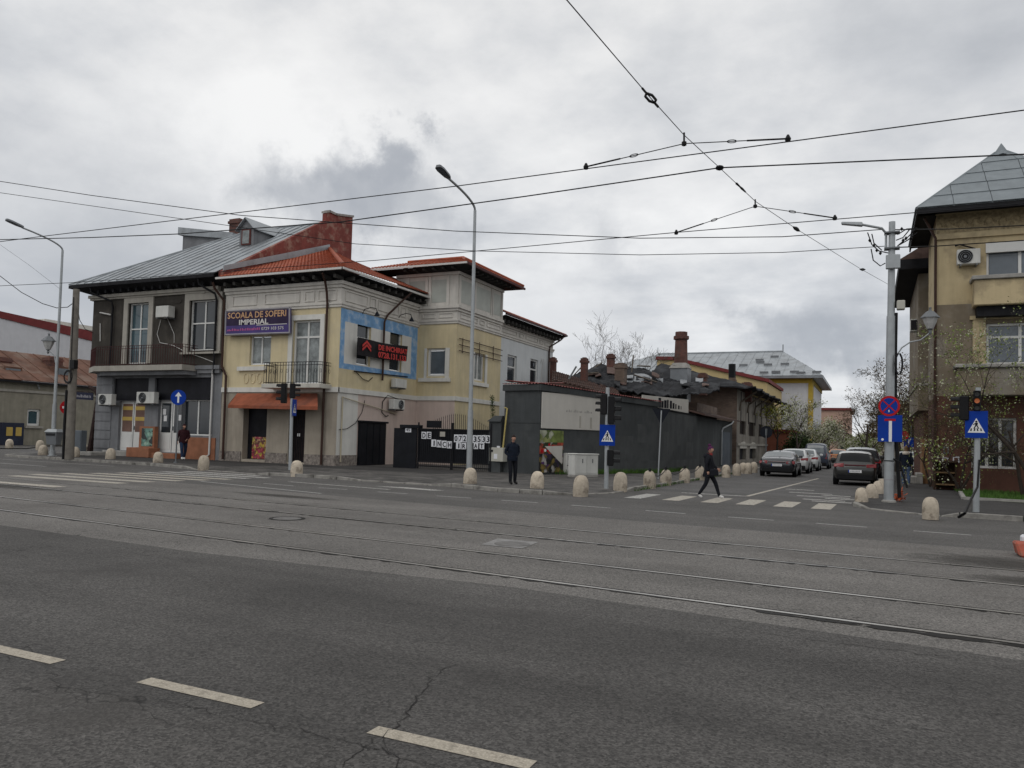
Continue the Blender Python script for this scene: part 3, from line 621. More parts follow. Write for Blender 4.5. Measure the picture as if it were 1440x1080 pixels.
# balcony
bl,br=-38.3,-31.75
mb=MB(); P=[(XL-.05,YF+.5),(XL-.05,YF-.05),(bl,YF-1.0),(br,YF-1.0),(br+.05,YF),(XL+.6,YF)]; mb.extr(P[::-1],4.66,4.94); 
bo=mb.build('balcony',MATS['trim_grey'],gh)
mb=MB(); mb.extr([(bl+.2,YF-.7),(br-.1,YF-.7),(br,YF-.02),(XL+.6,YF-.02)],4.45,4.658); mb.build('balcony_underside',MATS['plaster_grey'],gh)
def railing(parent,path,z0,z1,step,m,rb=.011,curl=False,name='railing',arch=None):
    path=[Vector((*p,0)) for p in path]; mb=MB()
    for z in (z0+.06,z1,z1-.14): mb.tube([p+ZV*z for p in path],.016,6)
    ro=mb.build(name,m,parent); me=None
    for a,b in zip(path,path[1:]):
        k=max(1,int((b-a).length/step))
        for i in range(k):
            p=a.lerp(b,i/k); bb=MB().tube([p+ZV*(z0),p+ZV*z1],rb,5)
            bb.build('baluster',m,ro)
            if curl and i%2==0:
                d=(b-a).normalized(); cc=MB().tube([p+d*(step*.5+.055*math.cos(q))+ZV*((z0+z1)/2+.1+.09*math.sin(q)) for q in [j*PI/5 for j in range(11)]],.008,4,cap=False); cc.build('scroll',m,ro)
    return ro
railing(gh,[(XL+.02,YF-.02),(bl+.05,YF-.95),(br-.05,YF-.95),(br-.02,YF-.02)],4.94,5.98,.17,mat('rail_oxide',(.055,.022,.022),.7,.3),.015)
# roof of the grey house: hip at the west, ridge along X, red fire wall at the party line
EZ=9.55; ridge_y=onX(452,316,XB).y
RZ=onX(452,314,XB)[2]; rx0=onY(350,325,ridge_y).x
eY=YF-.85; eX=XL-1.0; rb=2*ridge_y-eY
A=Vector((eX,eY,EZ)); B=Vector((XB-.0,eY,EZ)); Cc=Vector((XB,ridge_y,RZ)); Dd=Vector((rx0,ridge_y,RZ)); Eb=Vector((eX,rb,EZ)); Fb=Vector((XB,rb,EZ))
def seam_roof(parent,A,B,C,D,wid=.62,m='sheet_zinc',tk=.03):
    """sheet by sheet, with a standing seam on each joint"""
    A,B,C,D=map(Vector,(A,B,C,D)); U=(B-A).normalized(); Lb=(B-A).length; k=max(1,int(Lb/wid)); nrm=U.cross(((C+D)/2-(A+B)/2)).normalized(); nrm=nrm if nrm.z>0 else -nrm
    sl=((D+C)/2-(A+B)/2); sl=(sl-U*sl.dot(U)).normalized()
    def top(u): # intersection of the slope line at u with polygon A-D-C-B
        p=A+U*u; best=0
        for q0,q1 in ((A,D),(D,C),(C,B)):
            a0,b0=(q0-A).dot(U),(q0-A).dot(sl); a1,b1=(q1-A).dot(U),(q1-A).dot(sl)
            if abs(a1-a0)<1e-6:
                if abs(u-a0)<1e-4: best=max(best,b0,b1)
                continue
            t=(u-a0)/(a1-a0)
            if -1e-6<=t<=1+1e-6: best=max(best,b0+(b1-b0)*t)
        return best
    for i in range(k):
        u0,u1=Lb*i/k,Lb*(i+1)/k; ks=[u0]+[q for q in sorted([(D-A).dot(U),(C-A).dot(U)]) if u0+1e-4<q<u1-1e-4]+[u1]
        mb=MB(); lo=[A+U*u for u in ks]; hi=[A+U*u+sl*top(u) for u in ks]; j=random.uniform(0,.008)
        poly=lo+hi[::-1]; cl=[poly[0]]
        for p in poly[1:]:
            if (p-cl[-1]).length>1e-3: cl.append(p)
        if len(cl)<3: continue
        mb.prism([p+nrm*(j-tk) for p in cl],nrm*tk); h=top(u0)
        if h>.1: 
            s=A+U*u0; mb.hexa([s-U*.012+nrm*j,s+U*.012+nrm*j,s+U*.012+sl*h+nrm*j,s-U*.012+sl*h+nrm*j]+[q+nrm*.045 for q in (s-U*.012+nrm*j,s+U*.012+nrm*j,s+U*.012+sl*h+nrm*j,s-U*.012+sl*h+nrm*j)])
        mb.build('roof_sheet',MATS[m],parent,fix=True)
rf=MB(); rf.poly([A-ZV*.06,B-ZV*.06,Cc-ZV*.06,Dd-ZV*.06]).poly([Fb-ZV*.06,Eb-ZV*.06,Dd-ZV*.06,Cc-ZV*.06]).poly([Eb-ZV*.06,A-ZV*.06,Dd-ZV*.06]); roofo=rf.build('roof',MATS['sheet_zinc_dark'],gh)
seam_roof(roofo,A,B,Cc,Dd); seam_roof(roofo,Eb,A,Dd,Dd)
mb=MB(); mb.tube([A+ZV*.02,Dd+ZV*.03],.05,6).tube([Dd+ZV*.03,Cc+ZV*.03],.06,6).tube([Eb,Dd+ZV*.02],.05,6); mb.build('ridge_cap',MATS['sheet_zinc'],roofo)
mb=MB(); # eave soffit, fascia and box gutter
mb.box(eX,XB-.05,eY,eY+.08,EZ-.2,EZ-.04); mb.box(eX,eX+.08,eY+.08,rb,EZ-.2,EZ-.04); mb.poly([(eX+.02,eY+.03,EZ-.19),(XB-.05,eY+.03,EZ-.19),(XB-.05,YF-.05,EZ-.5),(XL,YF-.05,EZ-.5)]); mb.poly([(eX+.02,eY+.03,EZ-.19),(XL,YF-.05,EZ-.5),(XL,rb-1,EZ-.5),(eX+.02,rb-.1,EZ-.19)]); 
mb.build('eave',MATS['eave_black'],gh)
mb=MB(); 
for i in range(16): FG.box(mb,XL+.3+i*.6,XL+.42+i*.6,9.03,9.3,.0,.5)
mb.build('eave_brackets',MATS['eave_black'],gh)
# dormers
def slope_pt(x,y): # z on the front slope of the grey roof
    return EZ+(RZ-EZ)*(y-eY)/(ridge_y-eY)
dp=None
for yy in [29.5+.05*i for i in range(200)]:
    q=onY(350,346,yy)
    if q.z<=slope_pt(q.x,yy) and dp is None: dp=q
dy=dp.y if dp else 33; dx=dp.x; dz=dp.z
def dormer(x0,x1,y,zb,zt,peak,mats,back=None):
    dm=MB(); y2=eY+(zt-EZ)/(RZ-EZ)*(ridge_y-eY); y3=eY+(peak-EZ)/(RZ-EZ)*(ridge_y-eY); xm=(x0+x1)/2
    dm.poly([(x0,y,zb),(x1,y,zb),(x1,y,zt),(xm,y,peak),(x0,y,zt)]); dm.poly([(x1,y,zb),(x1,y2,zt),(x1,y,zt)]); dm.poly([(x0,y,zb),(x0,y,zt),(x0,y2,zt)])
    d_=dm.build('dormer',MATS['plaster_grey'],roofo)
    o_=.18; t=MB()
    for s in (-1,1):
        xe=xm+s*((x1-x0)/2+o_); zl=zt-o_*(peak-zt)/((x1-x0)/2); a=[(xm,y-.2,peak+.05),(xe,y-.2,zl+.05),(xe,y2-.25,zl+.05),(xm,y3,peak+.05)]
        t.prism(a,(0,0,.05))
    t.build('dormer_roof',MATS['sheet_zinc'],roofo)
    f=MB(); wq=(x1-x0)*.32; f.box(xm-wq,xm+wq,y-.06,y+.02,zb+.12,zt-.05); f.build('dormer_window',mat('frame_redbrown',(.10,.03,.025),.6,.2),roofo)
    f=MB(); f.box(xm-wq+.09,xm+wq-.09,y-.075,y-.06,zb+.2,zt-.12); f.build('pane',MATS['curtain_glass'],roofo)
    return d_
sc=(Vector((dx,dy,dz))-CAMP).dot(fw)/F
dx=onY(346.5,340,dy).x; dormer(dx-.52,dx+.52,dy,dz-.05,dz+1.02,dz+1.55,None)
# west box dormer, standing on the hip plane behind the front hip line
yd=ridge_y-.6; xa_=onY(257,340,yd).x; xb_=onY(330,335,yd).x; zt_=onY(257,331,yd).z; zr_=onY(330,337,yd).z
mb=MB(); mb.hexa([(xa_,yd,EZ+.3),(xb_,yd,EZ+.3),(xb_,yd+2.2,EZ+.3),(xa_,yd+2.2,EZ+.3),(xa_,yd,zt_),(xb_,yd,zr_),(xb_,yd+2.2,zr_),(xa_,yd+2.2,zt_)]); mb.build('dormer',MATS['plaster_grey'],roofo)
za1=onY(253,319,yd-.2).z; zb1=onY(325,327,yd-.2).z
mb=MB(); mb.hexa([(xa_-.25,yd-.2,zt_+.01),(xb_,yd-.2,zr_+.01),(xb_,yd+2.4,zr_+.01),(xa_-.25,yd+2.4,zt_+.01),(xa_-.25,yd-.2,za1),(xb_,yd-.2,zb1),(xb_,yd+2.4,zb1),(xa_-.25,yd+2.4,za1)]); mb.build('dormer_roof',MATS['sheet_zinc'],roofo)
# chimneys of the grey house
def chimney(parent,x,y,z0,z1,sx,sy,m='brick_red',cap=.07,name='chimney'):
    mb=MB(); mb.box(x-sx,x+sx,y-sy,y+sy,z0,z1-.3); mb.box(x-sx-cap,x+sx+cap,y-sy-cap,y+sy+cap,z1-.3,z1-.14); mb.box(x-sx-.01,x+sx+.01,y-sy-.01,y+sy+.01,z1-.139,z1); mb.box(x-sx*.6,x+sx*.6,y-sy*.6,y+sy*.6,z1+.001,z1+.06)
    return mb.build(name,MATS[m],parent)
h=onY(334,309,ridge_y-.2); chimney(roofo,h.x,ridge_y-.1,RZ-1.2,h.z,.42,.35)
# fire wall (red gable) on the party line with its stack
FW=Fac((XB,0,0),(0,1,0),(1,0,0))
cl=FW.uz(453,318); cr_=FW.uz(491,305); ct=FW.uz(455,298)[1]; ct2=FW.uz(490,306)[1]
y0f=eY+.3
prof=[(y0f,EZ-.25),(y0f,EZ+.12),(cl[0],RZ+.18),(cl[0],ct-.12),(cl[0]+.25,ct),(cl[0]+.9,ct-.02),(cr_[0],ct2),(cr_[0],RZ-1.9),(rb-.5,EZ-.2)]
mb=MB(); mb.prism([(XB+.0,u,z) for u,z in prof],(.28,0,0)); mb.build('fire_wall',MATS['red_plaster'],gh)
mb=MB(); 
for (a_,b_) in zip(prof[3:6],prof[4:7]): mb.prism([(XB-.06,a_[0]-.03,a_[1]+.003),(XB-.06,b_[0]+.03,b_[1]+.003),(XB-.06,b_[0]+.03,b_[1]+.13),(XB-.06,a_[0]-.03,a_[1]+.13)],(.42,0,0))
mb.build('fire_wall_cap',MATS['concrete'],gh)
apx0=onX(463,351,XB+.3); mb=MB()
mb.prism([(XB+.281,prof[1][0],prof[1][1]+.02),(XB+.281,apx0.y,apx0.z-.1),(XB+.281,apx0.y,apx0.z+.32),(XB+.281,prof[1][0],prof[1][1]+.28)],(.06,0,0)); mb.build('flashing',MATS['sheet_zinc'],gh)
def downpipe(parent,pts,r=.055,m='pipe_brown',name='downpipe'):
    mb=MB(); mb.tube(pts,r,8); return mb.build(name,MATS[m],parent,smooth=True)
x1=FG.uz(161,440)[0]; xt=FG.uz(141,396)[0]
downpipe(gh,[(xt+.2,eY+.1,EZ-.15),(xt+.25,eY+.15,EZ-.5),(x1,YF-.2,8.6),(x1,YF-.12,8.3),(x1,YF-.12,4.96)],m='eave_black')
x2=XB-.45
downpipe(gh,[(x2-.75,eY+.1,EZ-.15),(x2-.7,eY+.15,EZ-.5),(x2,YF-.28,8.6),(x2,YF-.16,8.3),(x2,YF-.16,4.5)],m='eave_black'); downpipe(gh,[(x2-.12,YF-.1,4.9),(x2-.12,YF-.1,.4),(x2-.3,YF-.3,.15)],.05,'gutter_white')
# cables drooping on the grey facade
mb=MB(); q=[(227,450),(222,470),(226,482),(245,486),(262,495),(285,503),(303,510)]; mb.tube([FG.p(*FG.uz(*p),.05) for p in q],.018,5); q=[(236,447),(246,470),(246,482)]; mb.tube([FG.p(*FG.uz(*p),.05) for p in q],.015,5); mb.build('cable',MATS['gutter_white'],gh)
mb=MB(); q=[(143,440),(158,443)]; mb.tube([FG.p(*FG.uz(*p),.1) for p in q],.04,6); q=[(142,455),(142,480)]; mb.tube([FG.p(*FG.uz(*p),.05) for p in q],.03,5); mb.build('conduit',MATS['gutter_white'],gh)
# ---------------- air conditioners (things of their own)
def ac(F,px,label,fan=True,d=.12,depth=.32,fanside=0,zoff=0):
    u0,u1,z0,z1=F.rect(*px,d+depth); t=thing('air_conditioner',label,'air conditioner',F.p((u0+u1)/2,z0,d),group='wall mounted air conditioners')
    mb=MB(); F.box(mb,u0,u1,z0+.06,z1,d,d+depth); mb.build('body',MATS['ac_white'],t,bevel=.02)
    if fan:
        c=u0+(u1-u0)*(.35 if fanside==0 else .65); rr=min((z1-z0)*.4,(u1-u0)*.34); zc=(z0+z1)/2+.03; m_=MB()
        pts=[F.p(c+rr*math.cos(i*PI/10),zc+rr*math.sin(i*PI/10),d+depth+.004) for i in range(20)]; m_.prism(pts,F.N*.012); m_.build('fan_grille',MATS['ac_dark'],t)
        m_=MB(); pts=[F.p(c+rr*.22*math.cos(i*PI/6),zc+rr*.22*math.sin(i*PI/6),d+depth+.017) for i in range(12)]; m_.prism(pts,F.N*.008); m_.build('fan_hub',MATS['galv_dark'],t)
        m_=MB()
        for k in (.5,.75,1.):
            m_.tube([F.p(c+rr*k*math.cos(i*PI/10),zc+rr*k*math.sin(i*PI/10),d+depth+.025) for i in range(21)],.006,4,cap=False)
        m_.build('guard_rings',MATS['galv'],t)
    m_=MB()
    for u in (u0+.12,u1-.12): F.box(m_,u-.02,u+.02,z0,z0+.058,-.01,d+depth)
    m_.build('bracket',MATS['galv_dark'],t)
    return t
ac(FG,(219,430.5,236,447),'boxy air conditioner between the upper windows of the dark grey house',False,depth=.45)
ac(FG,(192,551,216,569),'air conditioner with round fan above the taped shop door',True,d=.15)
ac(FG,(138,554,156,571),'air conditioner on the rusticated pier under the balcony corner',True,d=.35)
# ---------------- yellow house
yh=thing('yellow_house','yellow two storey corner house with red tile roof and blue framed side','house',(-26,YF,0))
w1=FG.rect(352,472,380,513); bd=FG.rect(413,451,448,544); bd=(bd[0],bd[1],3.95,bd[3])
op=FG.rect(343,572,373,648); op=(op[0],op[1],.25,op[3]); dr=FG.rect(407,573,427,650); dr=(dr[0],dr[1],.2,dr[3])
ZB0,ZB1=3.58,3.82
mb=MB(); FG.wall(mb,XB+.02,XC,ZB1,7.6,[w1,bd],.22); mb.build('front_wall',MATS['plaster_yellow'],yh)
mb=MB(); FG.wall(mb,XB+.02,XC,0,ZB0,[op,dr],.4); mb.build('front_ground_wall',MATS['plaster_beige'],yh)
FG.window(yh,*w1,cols=2,gl=MATS['curtain_glass']); FG.window(yh,*bd,cols=2,rows=(2.6,.85),gl=MATS['curtain_glass'],name='balcony_door',fr=.09)
surround(FG,yh,bd,.25,.06,m='plaster_white'); a=FG.rect(336,516,375,521); 
mb=MB(); FG.box(mb,a[0],a[1],a[2],a[3],-.01,.14); mb.build('window_sill',MATS['plaster_white'],yh)
for i in range(3):
    u,z=FG.uz(346.5+i*9.4,532); mb=MB(); mb.tube([FG.p(u+.15*math.cos(q),z+.25*math.sin(q),.012) for q in [j*PI/8 for j in range(17)]],.025,5,cap=False); mb.build('arch_moulding',MATS['plaster_yellow'],yh)
mb=MB(); FG.box(mb,XB+.03,XC+.07,ZB0,ZB1,-.02,.07); mb.build('string_course',MATS['plaster_white'],yh)
for a_,b_ in ((XB+.03,op[0]-.06),(op[1],dr[0]-.05),(dr[1]+.06,XC+.05)): mb=MB(); FG.box(mb,a_,b_,.0,.62,-.02,.05); mb.build('plinth',MATS['stone_plinth'],yh)
mb=MB(); FG.box(mb,op[0],op[1],op[2],op[3],-.4,-.37); mb.build('shutter',MATS['fascia_black'],yh)
splash_mat('poster_flowers',[(.62,.42,.05),(.50,.06,.10),(.62,.35,.20),(.20,.05,.04),(.60,.48,.10),(.35,.02,.05)],7.)
a=FG.rect(348,614,373,649); mb=MB(); FG.box(mb,a[0],op[1]-.02,.28,a[3],-.36,-.34); mb.build('flower_poster',MATS['poster_flowers'],yh)
mb=MB(); FG.box(mb,dr[0],dr[1],dr[2],dr[3],-.36,-.32); do=mb.build('door',MATS['fascia_black'],yh)
for i in range(9):
    u=dr[0]+.08+i*(dr[1]-dr[0]-.16)/8; b_=MB(); b_.tube([FG.p(u,.3,-.28),FG.p(u,2.5,-.28)],.014,5); b_.build('grille_bar',MATS['iron_rust'],do)
mb=MB(); FG.box(mb,dr[0]+.3,dr[0]+.5,1.45,1.6,-.3,-.29); mb.build('notice',MATS['sign_white'],do)
# frieze and cornice, wrapped round front, side, tower
mat('frieze',(.58,.555,.51),.86,.1,scale=1.5,streak=.25)
FS=Fac((XC,0,0),(0,1,0),(1,0,0)); YT=36.65; XT=-20.33; YT2=42.2; XR=-20.85; YR2=51.9
FT=Fac((0,YT,0),(1,0,0),(0,-1,0)); FX=Fac((XT,0,0),(0,1,0),(1,0,0)); FR=Fac((XR,0,0),(0,1,0),(1,0,0))
def frieze(F,u0,u1,parent,panels,z0=7.6,z1=8.85,e0=0,e1=0):
    mb=MB(); F.wall(mb,u0,u1,z0,z1)
    F.box(mb,u0-e0*.06,u1+e1*.06,z0+.02,z0+.14,-.01,.06); F.box(mb,u0-e0*.1,u1+e1*.1,z0+.142,z0+.22,-.01,.1); F.box(mb,u0-e0*.08,u1+e1*.08,z1-.3,z1-.16,-.01,.08); F.box(mb,u0-e0*.16,u1+e1*.16,z1-.158,z1,-.01,.16)
    o=mb.build('frieze',MATS['frieze'],parent)
    n=len(panels)
    for a,b in panels:
        m_=MB(); w=.05
        for q in ((a,b,z0+.34,z0+.39),(a,b,z1-.43,z1-.38),(a,a+w,z0+.391,z1-.431),(b-w,b,z0+.391,z1-.431)): F.box(m_,q[0],q[1],q[2],q[3],-.01,.045)
        m_.build('frieze_panel',MATS['frieze'],parent)
frieze(FG,XB+.02,XC,yh,[(-29.5,-27.9),(-27.4,-25.2),(-24.9,-24.3),(-24.1,-23.0)],e1=1)
frieze(FS,YF,YT,yh,[(30.0,31.8),(32.0,32.5),(32.7,34.6),(34.8,35.3),(35.5,36.5)],e0=0)
# side wall
s1=FS.rect(503,452,520,516); s2=FS.rect(549,463,564,524)
mb=MB(); FS.wall(mb,YF,YT,ZB1,7.6,[s1,s2],.2); mb.build('side_wall',MATS['plaster_yellow'],yh)
mb=MB(); FS.wall(mb,YF,31.3,0,ZB0); mb.build('side_ground_wall',MATS['plaster_white'],yh)
mb=MB(); FS.wall(mb,31.3,YT,0,ZB0); mb.build('side_ground_wall',MATS['plaster_pink'],yh)
mb=MB(); FS.box(mb,YF-.07,YT,ZB0,ZB1,-.02,.07); mb.build('string_course',MATS['plaster_white'],yh)
mb=MB(); FS.box(mb,YF-.05,31.3,0,.62,-.02,.045); mb.build('plinth',MATS['stone_plinth'],yh)
for s_ in (s1,s2): FS.window(yh,*s_,cols=1,rows=(1.9,1.0),gl=MATS['glass_dark'],depth=.16)
# blue painted field with white inside it
zb0,zb1=4.72,7.58
h1=(s1[0],s1[1],s1[2],s1[3]); h2=(s2[0],s2[1],s2[2],s2[3]); wi=(30.05,35.95,4.98,6.98)
mb=MB(); FS.wall(mb,YF+.01,36.55,zb0,zb1,[wi],.0,d=.006); mb.build('blue_field',MATS['plaster_blue'],yh)
mb=MB(); FS.wall(mb,wi[0],wi[1],wi[2],wi[3],[h1,(h2[0],h2[1],h2[2],wi[3])],.0,d=.005); mb.build('white_field',MATS['plaster_white'],yh)
for px in ((510,438),(560,446)):
    u,z=FS.uz(*px); lt=thing('wall_lamp','small swan neck wall lamp over the '+('first' if px[0]<530 else 'second')+' blue framed window from the house corner','wall lamp',FS.p(u,z,0),group='swan neck lamps over the blue field')
    MB().tube([FS.p(u,z-.12,0),FS.p(u,z+.1,.12),FS.p(u+.12,z+.2,.4),FS.p(u+.25,z+.16,.62),FS.p(u+.28,z,.66)],.02,6).build('arm',MATS['black_metal'],lt,smooth=True)
    MB().lathe([(.03,0),(.05,-.05),(.13,-.2),(.14,-.22)],FS.p(u+.28,z+.02,.66),12).build('lamp_shade',MATS['sign_back'],lt,smooth=True)
# rent banner on the side
bA=FS.p(*FS.uz(503,474,.35),.35); bB=FS.p(*FS.uz(573,487,.35),.35); bC=FS.p(*FS.uz(571,508,.35),.35); bD=FS.p(*FS.uz(502.5,499,.35),.35)
bn=thing('rent_banner','black banner with red letters hung across the blue framed windows','banner',(bA+bC)/2)
mb=MB(); n=14
for i in range(n):
    def bp(k,s):
        t_=k/n; a_=bA.lerp(bB,t_); d_=bD.lerp(bC,t_); return a_.lerp(d_,s)+Vector((.06*math.sin(t_*9),0,-.05*math.sin(t_*PI)))
    mb.quad(bp(i,0),bp(i+1,0),bp(i+1,1),bp(i,1))
mb.build('cloth',mat('banner_black',(.016,.014,.016),.6,.3,scale=2),bn,smooth=True)
mat('banner_red',(.50,.045,.04),.6,.15)
U_=(bB-bA).normalized(); V_=(bA-bD).normalized(); h_=(bA-bD).length; L_=(bB-bA).length; O_=bD+Vector((.1,0,-.04))
text_mesh('DE INCHIRIAT',h_*.42,'lettering',MATS['banner_red'],bn,O_+U_*L_*.36+V_*h_*.52,U_,V_,fit=L_*.60,bold=.012); text_mesh('0728.131.133',h_*.46,'lettering',MATS['banner_red'],bn,O_+U_*L_*.36+V_*h_*.08,U_,V_,fit=L_*.58,bold=.012)
mb=MB()
for k in range(2):
    o=O_+U_*L_*.06+V_*h_*(.45+.2*k)
    for sgn in (0,1):
        a_=o+U_*(L_*.08)+V_*h_*.28; b_=o+U_*(L_*.16*sgn); mb.hexa([b_+Vector((.0,0,0)),a_,a_+V_*-.12,b_+V_*-.12]+[p+Vector((.012,0,0)) for p in (b_,a_,a_+V_*-.12,b_+V_*-.12)])
mb.build('chevron_mark',MATS['banner_red'],bn)

# pipes and cables on the side
px=FS.uz(538,450)[0]
downpipe(yh,[FS.p(FS.uz(563,408)[0],9.15,.7),FS.p(FS.uz(556,415)[0],8.7,.5),FS.p(px+.1,7.75,.22),FS.p(px,7.4,.12),FS.p(px,4.4,.12)])
ux=FG.uz(463,420)[0]
downpipe(yh,[(ux+.15,YF-.75,9.1),(ux+.05,YF-.4,8.75),(ux,YF-.2,8.3),(ux,YF-.13,7.8),(ux-.02,YF-.13,.15)],.06)
ux=FG.uz(318,470)[0]
downpipe(yh,[(ux-.35,YF-.7,9.1),(ux-.3,YF-.6,8.8),(ux-.02,YF-.2,8.2),(ux-.05,YF-.14,4.9),(ux+.25,YF-.14,4.4),(ux+.27,YF-.14,.2)],.06)
mat('gas_yellow',(.42,.34,.12),.5,.15)
mb=MB(); mb.tube([FS.p(30.0,.3,.06),FS.p(30.0,3.4,.06)],.035,6).tube([FS.p(30.0,3.35,.09),FS.p(34.6,2.75,.09)],.025,6); mb.build('gas_pipe',mat('pipe_cream',(.42,.37,.27),.5,.1),yh)
def cab(F,pxs,parent,r=.02,d=.06): MB().tube([F.p(*F.uz(*p,d),d) for p in pxs],r,5).build('cable',MATS['black_metal'],parent)
cab(FS,[(500,522),(510,533),(518,536),(524,531)],yh); cab(FS,[(562,562),(545,556),(538,565),(537,580),(543,586),(546,584)],yh,.025); cab(FS,[(513,563),(509,580),(500,595),(488,603),(477,604)],yh,.016); cab(FS,[(498,522),(573,530)],yh,.03,.08)
ac(FS,(557,532,572,548),'air conditioner just below the blue painted field',False,depth=.3); ac(FS,(554,561,569,578),'air conditioner with dark fan on the pink ground floor wall',True,fanside=1)
# balcony of the yellow house
bu0,bu1=FG.uz(369,546,.8)[0],FG.uz(451,546,.8)[0]
mb=MB(); FG.box(mb,bu0,bu1,3.72,3.93,-.05,.9); mb.build('balcony',MATS['plaster_cream'],yh,bevel=.02)
railing(yh,[(bu0+.08,YF-.02),(bu0+.08,YF-.82),(bu1-.08,YF-.82),(bu1-.08,YF-.02)],3.93,4.95,.16,MATS['black_metal'],.012,curl=True)
# awning
u0=FG.uz(335,553)[0]; u1=FG.uz(448,553)[0]; v0=FG.uz(314,570,1.1)[0]; v1=FG.uz(448,573,1.1)[0]
aw=thing('awning','orange fabric awning over the ground floor shop','awning',FG.p((u0+u1)/2,2.75,.5))
T0,T1,B0,B1=FG.p(u0,3.52,.08),FG.p(u1,3.52,.08),FG.p(v0+.3,2.88,1.1),FG.p(v1-.05,2.85,1.1)
mb=MB(); n=8
for i in range(n):
    for j in range(4):
        def q_(a_,b_): 
            p=T0.lerp(T1,a_/n).lerp(B0.lerp(B1,a_/n),b_/4); return p-ZV*.03*math.sin(b_/4*PI)*(1+.4*math.sin(a_*2.1))
        mb.quad(q_(i,j),q_(i+1,j),q_(i+1,j+1),q_(i,j+1))
mb.build('canopy',mat('awning_orange',(.28,.085,.045),.88,.25,scale=1.5,streak=.4,dirt=(.10,.05,.04),dirtamt=.5,dscale=.7),aw,smooth=True)
MB().quad(B0,B1,B1-ZV*.16,B0-ZV*.14).build('valance',MATS['awning_orange'],aw); mb=MB(); mb.poly([T0,B0,FG.p(u0,2.9,.08)]).poly([T1,B1,FG.p(u1,2.9,.08)]); mb.build('side_flap',MATS['awning_orange'],aw)
# driving school sign
A_=[FG.p(*FG.uz(x,y,.3),.3) for x,y in ((317.5,438),(407,433),(407,468),(316.5,471))]
sg=thing('shop_sign','purple driving school sign board in a steel frame under the cornice','sign',(A_[0]+A_[2])/2)
mb=MB(); mb.prism([A_[3],A_[2],A_[1],A_[0]],(0,.14,0)); mb.build('panel',mat('sign_purple',(.055,.035,.16),.4,.25,scale=1.2),sg)
mb=MB()
for i in range(4): mb.tube([A_[i],A_[(i+1)%4]],.05,4)
mb.build('frame',mat('frame_grey',(.30,.29,.31),.5,.15),sg)
U_=(A_[1]-A_[0]).normalized(); V_=(A_[0]-A_[3]).normalized(); Ls=(A_[1]-A_[0]).length; hs=(A_[0]-A_[3]).length; O_=A_[3]+Vector((0,-.006,0))
mat('letter_gold',(.50,.30,.16),.5,.1); mat('letter_white',(.62,.60,.58),.5,.05); mat('letter_pink',(.45,.10,.25),.5,.1); mat('sign_band',(.03,.02,.05),.5,.3)
mb=MB(); mb.quad(O_+U_*.06+V_*(hs*.38),O_+U_*(Ls-.06)+V_*(hs*.38),O_+U_*(Ls-.06)+V_*(hs*.95),O_+U_*.06+V_*(hs*.95)); mb.build('dark_field',MATS['sign_band'],sg); O_=O_+Vector((0,-.004,0))
text_mesh('SCOALA DE SOFERI',hs*.36,'lettering',MATS['letter_gold'],sg,O_+U_*Ls*.035+V_*hs*.68,U_,V_,fit=Ls*.92,bold=.008); text_mesh('IMPERIAL',hs*.30,'lettering',MATS['letter_white'],sg,O_+U_*Ls*.22+V_*hs*.40,U_,V_,fit=Ls*.46,bold=.008)

mb=MB(); random.seed(4); u=Ls*.04
while u<Ls*.54: mb.box((O_+U_*u).x,(O_+U_*u).x+.06,O_.y-.004,O_.y-.001,(O_+U_*u).z+hs*.15,(O_+U_*u).z+hs*random.uniform(.2,.26)); u+=random.uniform(.09,.13)
mb.build('small_lettering',MATS['letter_pink'],sg,kind='stuff')
text_mesh('0729 103 575',hs*.18,'lettering',MATS['letter_white'],sg,O_+U_*Ls*.58+V_*hs*.14,U_,V_,fit=Ls*.34)
mb=MB(); mb.quad(O_+U_*Ls*.5+V_*hs*.345,O_+U_*Ls*.97+V_*hs*.345,O_+U_*Ls*.97+V_*hs*.37,O_+U_*Ls*.5+V_*hs*.37); mb.build('rule',MATS['letter_white'],sg)
# ---- main tiled roof (front hip plane and side plane)
ez=9.36; fe=YF-.75; se=XC+.6
apx=onX(463,351,XB+.3); apy,apz=apx.y,apx.z
mb=MB(); tile_roof(mb,(XB+.32,fe,ez),(se,fe,ez),(XB+.33,apy,apz),(XB+.32,apy,apz)); rt=mb.build('roof',MATS['tile_red'],yh,smooth=True)
sY=38.2; zs2=9.5
mb=MB(); tile_roof(mb,(se,fe,ez),(se,sY,zs2),(XB+.33,sY+1,apz-.2),(XB+.33,apy,apz)); mb.build('roof',MATS['tile_red'],yh,smooth=True)
mb=MB(); mb.tube([(se,fe,ez+.06),(XB+.33,apy,apz+.06)],.11,8); mb.build('hip_cap',MATS['tile_red'],yh,smooth=True)
mb=MB(); mb.box(XB+.1,se+.06,fe-.1,fe+.0,ez-.16,ez-.06); mb.box(se-.0,se+.1,fe-.1,sY,ez-.16,ez-.06); mb.build('gutter',MATS['gutter_white'],yh)
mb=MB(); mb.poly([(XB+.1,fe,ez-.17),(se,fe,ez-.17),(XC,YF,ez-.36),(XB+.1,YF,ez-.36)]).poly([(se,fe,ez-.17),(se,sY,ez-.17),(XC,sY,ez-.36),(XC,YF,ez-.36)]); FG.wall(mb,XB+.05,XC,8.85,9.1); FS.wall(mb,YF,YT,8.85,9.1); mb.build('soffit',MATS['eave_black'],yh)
mat('bracket_dark',(.05,.048,.045),.8,.2)
for i in range(12):
    u=XB+.4+i*.62; mb=MB(); FG.box(mb,u,u+.14,8.9,9.06,.0,.6); mb.build('eave_bracket',MATS['bracket_dark'],yh)
